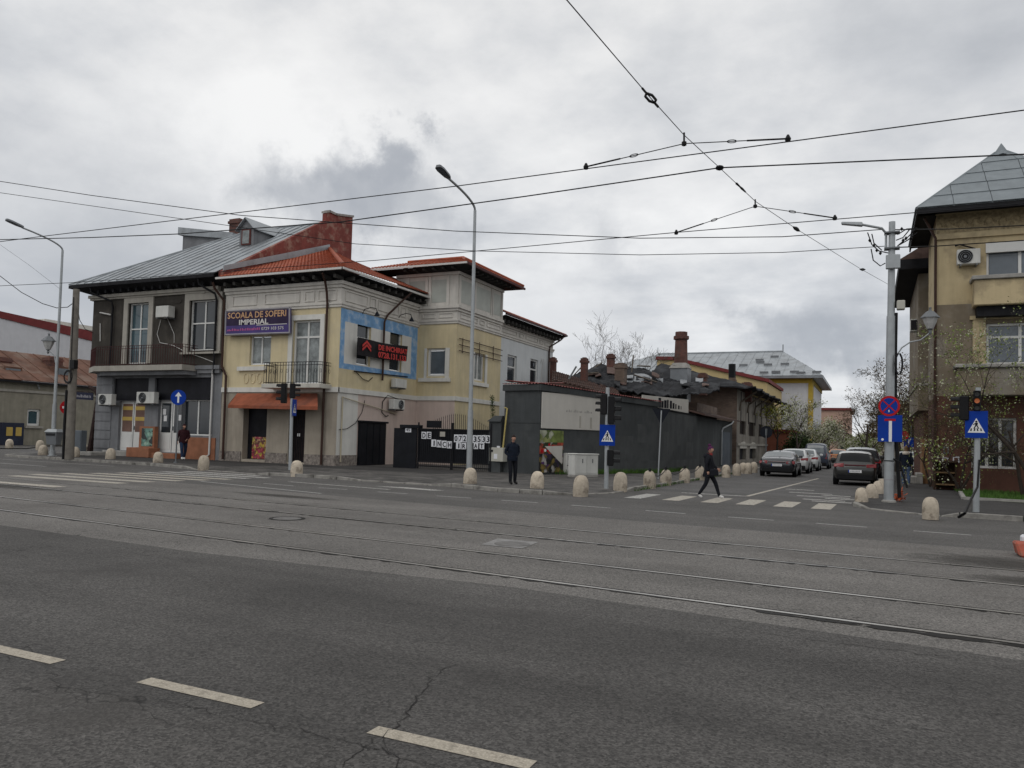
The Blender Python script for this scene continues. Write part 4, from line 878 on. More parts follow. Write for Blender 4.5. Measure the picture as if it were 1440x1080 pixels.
for i in range(13):
    u=YF+.2+i*.6; mb=MB(); FS.box(mb,u,u+.14,8.9,9.06,.0,.5); mb.build('eave_bracket',MATS['bracket_dark'],yh)
# ---- tower bay
tw=FT.rect(601,490,626,529)
mb=MB(); FT.wall(mb,XC,XT,ZB1,7.75,[tw],.18); mb.build('tower_wall',MATS['plaster_yellow'],yh); mb=MB(); FT.wall(mb,XC,XT,0,ZB0); mb.build('tower_ground_wall',MATS['plaster_pink'],yh)
txw=FX.rect(667,495,681,537)
mb=MB(); FX.wall(mb,YT,YT2,0,7.75,[txw],.18); mb.build('tower_side_wall',MATS['plaster_yellow'],yh)
FT.window(yh,*tw,cols=1,gl=MATS['glass_grey'],fr=.12); FX.window(yh,*txw,cols=2,gl=MATS['curtain_glass'],fr=.1)
for F_,r_ in ((FT,tw),(FX,txw)):
    mb=MB(); F_.box(mb,r_[0]-.45,r_[1]+.35,r_[2]-.3,r_[2]-.1,-.01,.13); mb.build('window_sill',MATS['plaster_white'],yh)
    mb=MB(); F_.box(mb,r_[1],r_[1]+.25,r_[2]-.1,r_[3],-.01,.05); mb.build('window_trim',MATS['plaster_white'],yh); mb=MB(); F_.box(mb,r_[0]-.15,r_[0],r_[2]-.1,r_[3],-.01,.05); mb.build('window_trim',MATS['plaster_white'],yh)
mb=MB(); FT.box(mb,XC,XT+.07,ZB0,ZB1,-.02,.07); FX.box(mb,YT,YT2,ZB0,ZB1,-.02,.069); mb.build('string_course',MATS['plaster_white'],yh)
frieze(FT,XC,XT,yh,[(-22.5,-21.7),(-21.5,-20.6)],7.75,8.75,e1=1); frieze(FX,YT,YT2,yh,[(37.0,39.0),(39.3,39.9),(40.2,42.0)],7.75,8.75,e0=0)
TZ=10.75
mb=MB(); FT.wall(mb,XC-1.5,XT,8.75,TZ); FX.wall(mb,YT,YT2,8.75,TZ); mb.quad((XC-1.5,YT,8.75),(XC-1.5,YT2,8.75),(XC-1.5,YT2,TZ),(XC-1.5,YT,TZ)); FT.box(mb,XC-1.5,XT+.12,TZ-.32,TZ-.15,0,.12); FX.box(mb,YT,YT2+.02,TZ-.32,TZ-.151,0,.119); mb.build('tower_top',MATS['frieze'],yh)
mat('blind_pane',(.40,.415,.38),.6,.1,scale=2)
for F_,lst in ((FT,[(-23.4,-22.4),(-21.95,-21.05)]),(FX,[(36.95,38.3),(38.75,40.6),(40.95,42.0)])):
    for a_,b_ in lst:
        m_=MB(); F_.box(m_,a_,b_,8.95,TZ-.55,-.01,.012); m_.build('blind_window',MATS['blind_pane'],yh)
        m_=MB(); F_.box(m_,a_-.2,a_-.03,8.78,TZ-.34,-.01,.06); m_.build('pilaster',MATS['frieze'],yh); m_=MB(); F_.box(m_,b_+.03,b_+.2,8.78,TZ-.34,-.01,.06); m_.build('pilaster',MATS['frieze'],yh)
te=.95; x0t,x1t,y0t,y1t=XC-2.6,XT+te,YT-te,YT2+te; tez=10.9; rzt=onY(632,365.5,(y0t+y1t)/2).z; ym=(y0t+y1t)/2
rxa=x1t-2.2; rxb=x0t
mb=MB(); tile_roof(mb,(x0t,y0t,tez),(x1t,y0t,tez),(rxa,ym,rzt),(x0t,ym,rzt)); tile_roof(mb,(x1t,y0t,tez),(x1t,y1t,tez),(rxa,ym,rzt),(rxa,ym,rzt)); tile_roof(mb,(x1t,y1t,tez),(x0t,y1t,tez),(x0t,ym,rzt),(rxa,ym,rzt)); mb.build('tower_roof',MATS['tile_red'],yh,smooth=True)
mb=MB(); mb.tube([(x1t,y0t,tez+.06),(rxa,ym,rzt+.06)],.1,8).tube([(rxa,ym,rzt+.06),(x0t,ym,rzt+.06)],.1,8).tube([(x1t,y1t,tez+.06),(rxa,ym,rzt+.06)],.1,8); mb.build('hip_cap',MATS['tile_red'],yh,smooth=True)
mb=MB(); mb.box(x0t,x1t+.08,y0t-.08,y0t,tez-.15,tez-.05); mb.build('gutter',MATS['gutter_white'],yh); mb=MB(); mb.box(x1t,x1t+.1,y0t+.01,y1t+.1,tez-.16,tez-.04); mb.build('gutter',mat('gutter_maroon',(.06,.015,.015),.5,.2),yh)
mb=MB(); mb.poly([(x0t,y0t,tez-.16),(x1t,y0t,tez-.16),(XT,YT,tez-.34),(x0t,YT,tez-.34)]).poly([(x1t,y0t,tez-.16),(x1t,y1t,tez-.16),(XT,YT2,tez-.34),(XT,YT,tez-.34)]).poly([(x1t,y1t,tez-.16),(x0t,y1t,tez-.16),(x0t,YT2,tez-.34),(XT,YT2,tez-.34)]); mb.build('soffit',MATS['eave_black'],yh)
for i in range(10):
    u=YT+.1+i*.6; mb=MB(); FX.box(mb,u,u+.13,TZ-.14,TZ+.1,0,.8); mb.build('eave_bracket',MATS['bracket_dark'],yh)
for i in range(6):
    u=XC-.6+i*.6; mb=MB(); FT.box(mb,u,u+.13,TZ-.14,TZ+.1,0,.8); mb.build('eave_bracket',MATS['bracket_dark'],yh)
mb=MB()
for z in (6.95,6.62,6.3): mb.tube([FX.p(YT+.1,z,.12),FX.p(YT2-.05,z-.03,.12)],.025,5)
for u in (YT+.6,YT+2.6,YT+4.4): mb.tube([FX.p(u,6.2,.06),FX.p(u,7.05,.06)],.02,5)
mb.build('wall_rails',MATS['pipe_brown'],yh)
# ---- pale rear wing
ra=FR.rect(714,498,726,541); rb_=FR.rect(746,504,756,541)
mb=MB(); FR.wall(mb,YT2,YR2,0,7.9,[ra,rb_],.2); mb.quad((XT,YT2,0),(XR,YT2,0),(XR,YT2,9),(XT,YT2,9)); mb.quad((XR,YR2,0),(XR-9,YR2,0),(XR-9,YR2,9),(XR,YR2,9)); mb.build('rear_wall',MATS['plaster_pale'],yh)
for r_ in (ra,rb_): FR.window(yh,*r_,cols=1,rows=(1.5,1.),gl=MATS['glass_dark'],depth=.15,fr=.1)
frieze(FR,YT2,YR2,yh,[(43,45.5),(46,46.6),(47,49),(49.4,50),(50.3,51.6)],7.9,8.9,e1=1)
rz=9.25; mb=MB(); tile_roof(mb,(XR+.75,YT2,rz),(XR+.75,YR2+.7,rz),(XR-4,YR2-2,rz+1.9),(XR-4,YT2,rz+1.9)); mb.build('rear_roof',MATS['tile_red'],yh,smooth=True)
mb=MB(); mb.box(XR+.75,XR+.85,YT2,YR2+.7,rz-.14,rz-.03); mb.box(XR-4,XR+.75,YR2+.7,YR2+.8,rz-.14,rz-.03); mb.build('gutter',MATS['gutter_maroon'],yh)
mb=MB(); mb.poly([(XR+.75,YT2,rz-.15),(XR+.75,YR2+.7,rz-.15),(XR,YR2+.7,rz-.36),(XR,YT2,rz-.36)]); FR.wall(mb,YT2,YR2,8.9,9.05); mb.build('soffit',MATS['eave_black'],yh)
for i in range(17):
    u=YT2+.2+i*.57; mb=MB(); FR.box(mb,u,u+.13,8.72,8.9,.17,.62); mb.build('eave_bracket',MATS['bracket_dark'],yh)
downpipe(yh,[(XR+.75,YR2+.3,rz-.15),(XR+.6,YR2,8.8),(XR+.12,YR2-.9,8.2),(XR+.1,YR2-.95,7.9),(XR+.1,YR2-.95,.3)],.06)
mb=MB(); mb.tube([FR.p(49.6,6.9,.03),FR.p(49.6,7.2,.1),FR.p(49.9,7.2,.1),FR.p(49.6,5,.03)],.02,5); mb.build('conduit',MATS['gutter_white'],yh)
# ============================================================ gate line between the yellow house and the grey wall
YG=31.0; FGt=Fac((0,YG,0),(1,0,0),(0,-1,0))
mat('gate_black',(.010,.011,.014),.45,.35,scale=2); mat('paper',(.66,.67,.70),.7,.05); mat('ink',(.015,.015,.02),.7,.1)
u0,u1,z0,z1=FS.rect(506,594,540,657.5,.1)
t=thing('black_door','tall black sheet metal door against the pink side wall','door',FS.p((u0+u1)/2,.12,.1))
mb=MB(); FS.box(mb,u0,u1,.12,z1,.005,.16); mb.build('leaf',MATS['gate_black'],t,bevel=.01)
mb=MB(); FS.box(mb,u0-.08,u1+.1,z1+.002,z1+.1,.005,.24); mb.build('cap',MATS['gate_black'],t,bevel=.02)
for i in range(1,4): 
    mb=MB(); u=u0+(u1-u0)*i/4; FS.box(mb,u-.015,u+.015,.2,z1-.05,.161,.18); mb.build('rib',MATS['gate_black'],t)
a0,a1=FGt.uz(554,630)[0],FGt.uz(586,630)[0]
t=thing('black_gate_door','black sheet metal wicket door carrying the house number plate','gate',FGt.p((a0+a1)/2,.12))
zt=FGt.uz(570,602)[1]; mb=MB(); FGt.box(mb,a0,a1,.12,zt,-.05,.05); mb.build('leaf',MATS['gate_black'],t,bevel=.01)
mb=MB(); FGt.box(mb,a0+.35,a1+.15,zt+.002,zt+.16,-.25,.12); mb.build('canopy',MATS['gate_black'],t,bevel=.02)
q=FGt.rect(571,601,579,608); mb=MB(); FGt.box(mb,q[0],q[1],q[2],q[3],.051,.058); mb.build('number_plate',MATS['paper'],t)
text_mesh('45',(q[3]-q[2])*.8,'number',MATS['ink'],t,FGt.p(q[0]+.04,q[2]+.05,.06),(1,0,0),(0,0,1),fit=(q[1]-q[0])*.7)
g0,g1=FGt.uz(587,640)[0],FGt.uz(691,640)[0]; gt=thing('iron_gate','black iron double gate with spear tops and taped letters','gate',FGt.p((g0+g1)/2,.12))
gz0,gz1=.42,FGt.uz(640,604)[1]; gm=(g0+g1)/2-.1
mb=MB(); FGt.box(mb,g0+.05,g1-.05,gz0,gz1,-.03,-.015); mb.build('backing_sheet',MATS['gate_black'],gt)
mb=MB()
for z in (.22,gz0,gz1-.04): FGt.box(mb,g0,g1,z,z+.06,-.014,.03)
for u in (g0,gm-.06,gm+.02,g1-.06): FGt.box(mb,u,u+.06,.13,gz1+.3,-.012,.032)
mb.build('gate_frame',MATS['black_metal'],gt)
nb=36
for i in range(nb):
    u=g0+.1+(g1-g0-.2)*i/(nb-1); t_=(u-g0)/(g1-g0); top=gz1+.12+.62*max(0,math.sin(PI*min(1,max(0,(t_-.05)/.95))))**1.2
    if t_<.2: top=gz1-.02
    mb=MB(); mb.tube([FGt.p(u,.16,.012),FGt.p(u,top-.1,.012)],.011,5).tube([FGt.p(u,top-.1,.012),FGt.p(u,top,.012)],[.018,.002],4); mb.build('bar',MATS['black_metal'],gt)
mb=MB(); q=FGt.rect(619,607,626,611,.04); FGt.box(mb,q[0],q[1],q[2]-.1,q[3],.035,.06); mb.build('latch',MATS['trim_grey'],gt)
mb=MB(); q=FGt.rect(593,591,613,603); FGt.box(mb,q[0],q[1],q[2]+.05,q[3],-.5,-.45); mb.build('post_box',MATS['gate_black'],gt)
# letter sheets taped on the gate (each its own sheet)
sheets=[('D',592.5,599.3,607,617),('E',599.8,606.4,607,617)]+[(c_,606.3+i*7.4,613.2+i*7.4,618+i*.8,628.3+i*.8) for i,c_ in enumerate('INCH')]
sheets+=[('I',641,648,622,631.5),('R',648.5,655.5,623,632),('I',656,662,622,631.5),('A',665.8,672.5,622.5,631.5),('T',674,681,622.5,631.5)]
sheets+=[(c_,638.2+i*6.1,644.2+i*6.1,611,622) for i,c_ in enumerate('0728')]+[(c_,664.5+i*6.1,670.5+i*6.1,612,623) for i,c_ in enumerate('3533')]
cnt={}
for k,(c_,xa,xb,ya,yb) in enumerate(sheets):
    ua,ub,za,zb=FGt.rect(xa,ya,xb,yb,.06); cnt[c_]=cnt.get(c_,0)+1
    place=('DE' if k<2 else 'INCH' if k<6 else 'IRIAT' if k<11 else '0728' if k<15 else '3533')
    kindw='digit' if c_.isdigit() else 'letter'
    seen=[q[0] for q in (sheets[:2] if k<2 else sheets[2:6] if k<6 else sheets[6:11] if k<11 else sheets[11:15] if k<15 else sheets[15:])]; pos=k-(0 if k<2 else 2 if k<6 else 6 if k<11 else 11 if k<15 else 15)
    nth=seen[:pos].count(c_); which=['the','the second','the last'][nth] if seen.count(c_)>1 else 'the'
    if seen.count(c_)>1 and nth==0: which='the first'
    lab='white paper sheet bearing %s %s of the row %s taped on the iron gate'%(which,{'0':'zero','7':'seven','2':'two','8':'eight','3':'three','5':'five'}.get(c_,c_),place)
    sh=thing('paper_sheet',lab,'paper sheet',FGt.p((ua+ub)/2,za,.05),group='lettered sheets on the iron gate')
    a_=random.uniform(-.04,.04)
    mb=MB(); P=[FGt.p(ua+.012,za,.05),FGt.p(ub-.012,za+a_*.3,.048+a_*.2),FGt.p(ub-.012,zb+a_*.3,.05),FGt.p(ua+.012,zb,.052)]; mb.quad(*P); mb.build('sheet',MATS['paper'],sh,fix=False)
    text_mesh(c_,(zb-za)*1.0,'lettering',MATS['ink'],sh,FGt.p((ua+ub)/2-(.03 if c_=='I' else (ub-ua)*.32),za+(zb-za)*.15,.055),(1,0,0),(0,0,1),fit=(.06 if c_=='I' else (ub-ua)*.62),bold=.006)
# slim cypress-like sapling behind the gate
tr=thing('sapling','slim dark green conifer sapling rising behind the iron gate','sapling',gnd(686,666)+Vector((0,.8,.1)))
b0=Vector(tr.location); top=onY(692,556,b0.y)
MB().tube([b0,b0.lerp(top,.5),top],[.03,.02,.008],5).build('trunk',MATS['wood_pole'],tr)
mb=MB(); random.seed(3)
for i in range(900):
    f=random.random(); p=b0.lerp(top,.35+.65*f); r_=.17*(1-.35*f)*math.sqrt(random.random()); a=random.uniform(0,6.28); p=p+Vector((r_*math.cos(a),r_*math.sin(a),random.uniform(-.03,.03))); d=Vector((math.cos(a),math.sin(a),random.uniform(.3,1.2))).normalized()*.07; s_=Vector((-math.sin(a),math.cos(a),0))*.02
    mb.add([p-s_,p+s_,p+d],[(0,1,2)])
mb.build('crown',mat('conifer',(.035,.075,.02),.8,.4,scale=6),tr,fix=False)
# ============================================================ dark grey wall building
WA=Vector((-14.8,31.25,0)); WB=Vector((-12.94,30.9,0)); WC=Vector((-9.7,38.4,0)); WD=Vector((-9.5,52.0,0))
def fac2(a,b): 
    d=(b-a).normalized(); return Fac(a,d,(d.y,-d.x,0)),(b-a).length
F1,L1=fac2(WA,WB); F2,L2=fac2(WB,WC); F3,L3=fac2(WC,WD)
mat('wall_dark',(.055,.060,.062),.88,.2,scale=.7,streak=.3,bump=.2,fine=.08,dirt=(.085,.09,.09),dirtamt=.5,dscale=.5)
dw=thing('garage_building','dark grey rendered street corner shed with corrugated red roof edge','building',WB)
zt1=3.75; zt2=3.42
mb=MB(); F1.wall(mb,0,L1,0,zt1); mb.quad(F2.p(0,0),F2.p(L2,0),F2.p(L2,zt2),F2.p(0,zt1)); mb.quad(WA,WA+Vector((0,9,0)),WA+Vector((0,9,zt1)),WA+ZV*zt1)
mb.quad(WC,WC+Vector((-6,1.5,0)),WC+Vector((-6,1.5,zt2)),WC+ZV*zt2); mb.build('wall',MATS['wall_dark'],dw)
mb=MB(); F1.box(mb,-.06,L1+.0,zt1-.02,zt1+.24,-.1,.1); 
mb.hexa([F2.p(-.08,zt1-.02,.1),F2.p(L2+.05,zt2-.02,.1),F2.p(L2+.05,zt2-.02,-.1),F2.p(-.08,zt1-.02,-.1),F2.p(-.08,zt1+.24,.1),F2.p(L2+.05,zt2+.22,.1),F2.p(L2+.05,zt2+.22,-.1),F2.p(-.08,zt1+.24,-.1)])
mb.build('coping',MATS['wall_dark'],dw)
mb=MB(); F1.box(mb,0,L1,2.32,2.36,-.01,.02); mb.build('ledge',MATS['wall_dark'],dw)
mat('wall_patch',(.070,.075,.076),.88,.25,scale=1.1,streak=.25,bump=.2,fine=.08)
for (ua,ub,za,zb) in ((4.9,6.3,.75,1.9),(6.6,7.3,1.6,2.5),(3.6,4.6,.8,1.3)):
    mb=MB(); F2.box(mb,ua,ub,za,zb,-.01,.004); mb.build('repaint_patch',MATS['wall_patch'],dw)
mb=MB(); F2.box(mb,4.4,L2,.0,.72,-.01,.018); mb.build('plinth',MATS['wall_patch'],dw)
# corrugated roof edge
mb=MB(); n=150
def corr(mb,p0,p1,q0,q1,k,amp=.025):
    vs=[];fs=[]
    for i in range(k*6+1):
        t_=i/(k*6); w_=ZV*amp*math.sin(i/6*2*PI); vs+=[p0.lerp(p1,t_)+w_,q0.lerp(q1,t_)+w_]
    for i in range(k*6): fs.append((2*i,2*i+2,2*i+3,2*i+1))
    mb.add(vs,fs)
corr(mb,F1.p(-.05,zt1+.28,.16),F1.p(L1,zt1+.28,.16),F1.p(-.05,zt1+.45,-2),F1.p(L1,zt1+.45,-2),12)
corr(mb,F2.p(0,zt1+.28,.16),F2.p(L2+.08,zt2+.26,.16),F2.p(0,zt1+.5,-2.4),F2.p(L2+.08,zt2+.5,-2.4),48)
mb.build('corrugated_roof',mat('corr_red',(.20,.055,.05),.65,.4,scale=1.5,dirt=(.35,.22,.2),dirtamt=.5),dw,smooth=True)
# blank board, its faint lettering
bb=F2.rect(757,550,842.5,606.5); bt=thing('billboard','blank off-white board with peeling marks and faint lettering on the dark wall','billboard',F2.p((bb[0]+bb[1])/2,2.1,.05))
b0,b1=.06,F2.uz(842.5,580)[0]
mb=MB(); F2.box(mb,b0,b1,2.1,3.66,.01,.06); mb.build('board',mat('board_white',(.50,.48,.44),.7,.05,scale=2,streak=.12),bt,bevel=.006)
mat('letter_faint',(.24,.23,.22),.7,.1); random.seed(21); lm=MB()
for (f0,f1_) in ((.40,.50),(.53,.68),(.71,.74),(.76,.85)):
    u=b0+(b1-b0)*f0
    while u<b0+(b1-b0)*f1_:
        h=random.uniform(.06,.13); F2.box(lm,u,u+random.uniform(.02,.05),2.86,2.86+h,.061,.063); u+=random.uniform(.06,.1)
lm.build('faded_lettering',MATS['letter_faint'],bt,kind='stuff')
for (ua,ub,za,zb) in ((.63,.66,2.18,2.72),(.82,.855,2.16,2.68)):
    mb=MB(); F2.box(mb,b0+(b1-b0)*ua,b0+(b1-b0)*ub,za,zb,.061,.064); mb.build('scuff',MATS['trim_grey'],bt)
# painted poster / mural and things along the wall foot
mu=thing('mural_poster','torn colourful poster of flowers and fruit on the dark wall','poster',F2.p(.5,.15,.02))
splash_mat('mural_a',[(.20,.26,.07),(.34,.38,.14),(.46,.48,.36),(.30,.34,.12),(.10,.14,.04)],3.); splash_mat('mural_b',[(.012,.012,.012),(.03,.02,.05),(.22,.16,.04),(.015,.02,.015),(.40,.38,.36),(.02,.02,.02),(.14,.10,.03),(.10,.03,.16)],5.)
splash_mat('mural_c',[(.40,.05,.03),(.02,.03,.01),(.45,.42,.38),(.42,.08,.04),(.45,.20,.12),(.03,.05,.02)],5.)
m1=F2.uz(791,650)[0]
mb=MB(); F2.box(mb,.02,m1,.2,1.0,.008,.03); mb.build('lower_picture',MATS['mural_b'],mu); mb=MB(); F2.box(mb,.02,m1,1.0,1.5,.008,.029); mb.build('middle_picture',MATS['mural_c'],mu); mb=MB(); F2.box(mb,.02,m1,1.5,2.02,.008,.031); mb.build('upper_picture',MATS['mural_a'],mu)
mb=MB(); mb.prism([F2.p(m1*.2,1.33,.034),F2.p(m1*.95,.55,.034),F2.p(m1*.95,1.36,.034)],F2.N*.012); mb.build('torn_flap',MATS['board_white'],mu)
for k in range(9):
    mb=MB(); c0=F2.p(m1*random.uniform(.08,.9),random.uniform(1.1,1.4),.033); rr=random.uniform(.05,.1); mb.prism([c0+F2.U*rr*math.cos(j*PI/5)+ZV*rr*math.sin(j*PI/5) for j in range(10)],F2.N*.004*(1+k*.2)); mb.build('painted_fruit',MATS['sign_red' if k%3 else 'paper'],mu)
# meter box on the wall
xm=F2.rect(791,640,805,669,.2); t=thing('meter_box','small pale grey meter box with two dark dials beside the mural','meter box',F2.p(xm[0],.12,.1))
mb=MB(); F2.box(mb,m1+.03,m1+.75,.12,1.05,.01,.22); mb.build('body',MATS['ac_white'],t,bevel=.015); 
for k in range(2):
    mb=MB(); F2.box(mb,m1+.14+.26*k,m1+.32+.26*k,.72,.92,.221,.23); mb.build('dial',MATS['ac_dark'],t)
mb=MB(); F2.box(mb,m1+.05,m1+.73,.50,.52,.221,.228); mb.build('seam',MATS['ac_dark'],t)
# street cabinet
ca=gnd(808,675); cb=gnd(838,675); cl=thing('street_cabinet','light grey double door street cabinet against the dark wall','cabinet',(ca+cb)/2)
F4,L4=fac2(ca,cb+Vector((0,.3,0))); zc=F4.uz(823,638)[1]
mb=MB(); F4.box(mb,0,L4,.12,.2,-.45,0.); mb.build('base',MATS['concrete'],cl); mb=MB(); F4.box(mb,.01,L4-.01,.201,zc-.05,-.44,-.012); mb.build('body',MATS['ac_white'],cl,bevel=.01); mb=MB(); F4.box(mb,-.02,L4+.02,zc-.049,zc,-.46,.02); mb.build('lid',MATS['ac_white'],cl,bevel=.015)
for k in range(2):
    mb=MB(); F4.box(mb,.05+k*(L4-.08)/2,(L4-.02)/2+k*(L4-.08)/2-.02,.26,zc-.1,-.011,.004); dd=mb.build('cabinet_door',MATS['ac_white'],cl); mb=MB(); F4.box(mb,.3*L4+k*L4*.42,.3*L4+k*L4*.42+.03,.7,.86,.005,.03); mb.build('handle',MATS['galv_dark'],dd)
# gas meter box with pipe on the wall end
q=F1.rect(688,629,707,649.5,.35); t=thing('gas_meter_box','cream gas meter box with sticker beside the iron gate','meter box',F1.p(q[0],.7,.2))
mb=MB(); F1.box(mb,q[0],q[1],q[2],q[3],.02,.35); mb.build('body',mat('box_cream',(.42,.41,.36),.6,.1),t,bevel=.012); mb=MB(); w_=q[1]-q[0]; F1.box(mb,q[0]+w_*.35,q[0]+w_*.6,q[2]+.12,q[2]+.34,.351,.355); mb.build('sticker',MATS['paper'],t); mb=MB(); F1.box(mb,q[0]+w_*.15,q[0]+w_*.28,q[3]-.2,q[3]-.1,.351,.36); mb.build('lock',MATS['ac_dark'],t)
mb=MB(); F1.box(mb,q[0]+w_*.5,q[0]+w_*.7,q[3]+.001,q[3]+.07,.15,.3); mb.build('vent',MATS['paper'],t)
mb=MB(); mb.tube([F1.p(q[1]-.08,q[3],.25),F1.p(q[1]-.02,2.95,.1),F1.p(q[1]-.18,2.98,.06)],.035,6).tube([F1.p(q[0]+.15,.12,.2),F1.p(q[0]+.15,q[2],.2)],.03,6); mb.build('gas_pipe',MATS['gas_yellow'],t)
# low pier joining gate and wall
t=thing('gate_pier','short dark grey rendered pier with sloped cap beside the iron gate','pier',(-15.1,31.2,.12))
mb=MB(); mb.box(-15.42,-14.82,31.0,31.4,0,2.35); mb.build('shaft',MATS['wall_dark'],t); mb=MB(); mb.hexa([(-15.5,30.92,2.352),(-14.82,30.92,2.352),(-14.82,31.5,2.352),(-15.5,31.5,2.352),(-15.2,31.1,2.62),(-14.82,31.1,2.62),(-14.82,31.3,2.62),(-15.2,31.3,2.62)]); mb.build('cap',MATS['wall_dark'],t)
# lower yard wall along the side street, then a lean-to
yw=thing('yard_wall','long dark grey yard wall along the side street pavement','wall',WC)
zl=F3.uz(940,579)[1]; u_e=F3.uz(984,600)[0]; zl2=F3.uz(983,585)[1]; zl=(zl+zl2)/2
mb=MB(); F3.box(mb,0.02,u_e,0,zl,-.22,0); mb.build('wall',MATS['wall_dark'],yw); mb=MB(); F3.box(mb,.03,u_e-.02,0,.7,-.01,.018); mb.build('plinth',MATS['wall_patch'],yw)
for (ua,ub,za,zb) in ((1.2,2.6,1.0,2.2),(4.2,5.0,1.5,2.4),(6.3,8.1,.9,1.7)):
    mb=MB(); F3.box(mb,ua,ub,za,zb,-.01,.004); mb.build('repaint_patch',MATS['wall_patch'],yw); mb=MB(); F3.box(mb,0.02,u_e,zl+.001,zl+.08,-.26,.04); mb.build('coping',MATS['eave_black'],yw)
# white graffiti board behind the wall
gbF=Fac((-10.6,43,0),(.35,1,0),(1,-.35,0)); q=gbF.rect(921,559,968,581)
t=thing('graffiti_board','white board with black scrawl standing above the yard wall','board',gbF.p((q[0]+q[1])/2,q[2])); mb=MB(); gbF.box(mb,q[0]-1.2,q[1],0.1,gbF.uz(940,559)[1],-.05,0); mb.build('board',MATS['board_white'],t)
for i in range(9):
    u=q[0]+.35+i*(q[1]-q[0]-.9)/9; h=random.uniform(.25,.55)*(1-i*.07); mb=MB(); gbF.box(mb,u,u+random.uniform(.12,.3)*(1-.06*i),gbF.uz(940,573)[1]-.05,gbF.uz(940,573)[1]+h,.001,.006); mb.build('scrawl',MATS['ink'],t)
# ============================================================ ruined house
XU=-9.3; FU=Fac((XU,0,0),(0,1,0),(1,0,0)); YU=FU.uz(1035.5,640)[0]; YU2=FU.uz(1090,640)[0]
YU2=min(YU2,YU+34); FUf=Fac((0,YU,0),(1,0,0),(0,-1,0))
mat('plaster_ruin',(.25,.23,.20),.92,.25,scale=.8,streak=.4,bump=.3,dirt=(.13,.115,.10),dirtamt=.8,dscale=.5)
ru=thing('derelict_house','derelict two storey house with grey streaked plaster and sagging black roof','house',(XU,YU,0))
ze=FU.uz(1036,547)[1]; wins=[]
for xa,xb,ya,yb in ((1040.5,1048.5,592,611),(1053.5,1061.5,594,613.5),(1067,1073,597,614),(1077,1084,599,614)):
    u0=FU.uz(xa,600)[0]; u1=FU.uz(xb,600)[0]; zA=FU.uz((xa+xb)/2,ya)[1]; zB=FU.uz((xa+xb)/2,yb)[1]; wins.append((u0,min(u1,YU2-.3),zB,zA))
cel=[]
for xa,xb in ((1040,1049),(1054,1062.5)):
    u0=FU.uz(xa,650)[0]; u1=FU.uz(xb,650)[0]; cel.append((u0,u1,.45,1.35))
wins=[w_ for w_ in wins if w_[1]-w_[0]>.3]
mb=MB(); FU.wall(mb,YU,YU2,0,ze,wins+cel,.3); mb.quad((XU,YU2,0),(XU-9,YU2,0),(XU-9,YU2,ze),(XU,YU2,ze)); mb.build('street_wall',MATS['plaster_ruin'],ru)
for w_ in wins:
    wo=FU.window(ru,*w_,cols=1,rows=(1,),gl=mat('glass_dusty',(.03,.028,.026),.5,.4),fm=mat('frame_old',(.07,.06,.05),.8,.3),depth=.2)
    for k in range(1,5):
        mb=MB(); u=w_[0]+(w_[1]-w_[0])*k/5; FU.box(mb,u-.02,u+.02,w_[2],w_[3],-.1,-.06); mb.build('bar',MATS['iron_rust'],wo)
for c_ in cel:
    mb=MB(); FU.box(mb,c_[0],c_[1],c_[2],c_[3],-.3,-.28); mb.build('cellar_window',MATS['ac_dark'],ru)
    um=(c_[0]+c_[1])/2; rr=(c_[1]-c_[0])/2+.15; mb=MB(); mb.prism([FU.p(um+rr*math.cos(j*PI/8),1.35+.55*math.sin(j*PI/8),-.01) for j in range(9)],FU.N*.06); mb.build('cellar_hood',MATS['plaster_cream'],ru)
zs_=FU.uz(1050,625)[1]; mb=MB(); FU.box(mb,YU,YU2,zs_-.1,zs_+.08,-.01,.12); mb.build('string_course',MATS['trim_grey'],ru)
for i in range(7):
    u=YU+1+i*(YU2-YU-1.5)/6; mb=MB(); mb.tube([FU.p(u,ze-1.6,.05),FU.p(u,ze-.9,.15),FU.p(u,ze-.1,1.3)],.08,5); mb.build('eave_brace',MATS['wood_pole'],ru)
    mb=MB(); FU.box(mb,u+.8,u+.9,ze-2.5,ze-.1,-.01,.05); mb.build('timber',MATS['eave_black'],ru)
xg=FUf.uz(966,580)[0]; zgt=FUf.uz(1000,552)[1]
mb=MB(); FUf.wall(mb,xg-6,XU,0,ze+.2); mb.build('gable_wall',MATS['brick_old'],ru)
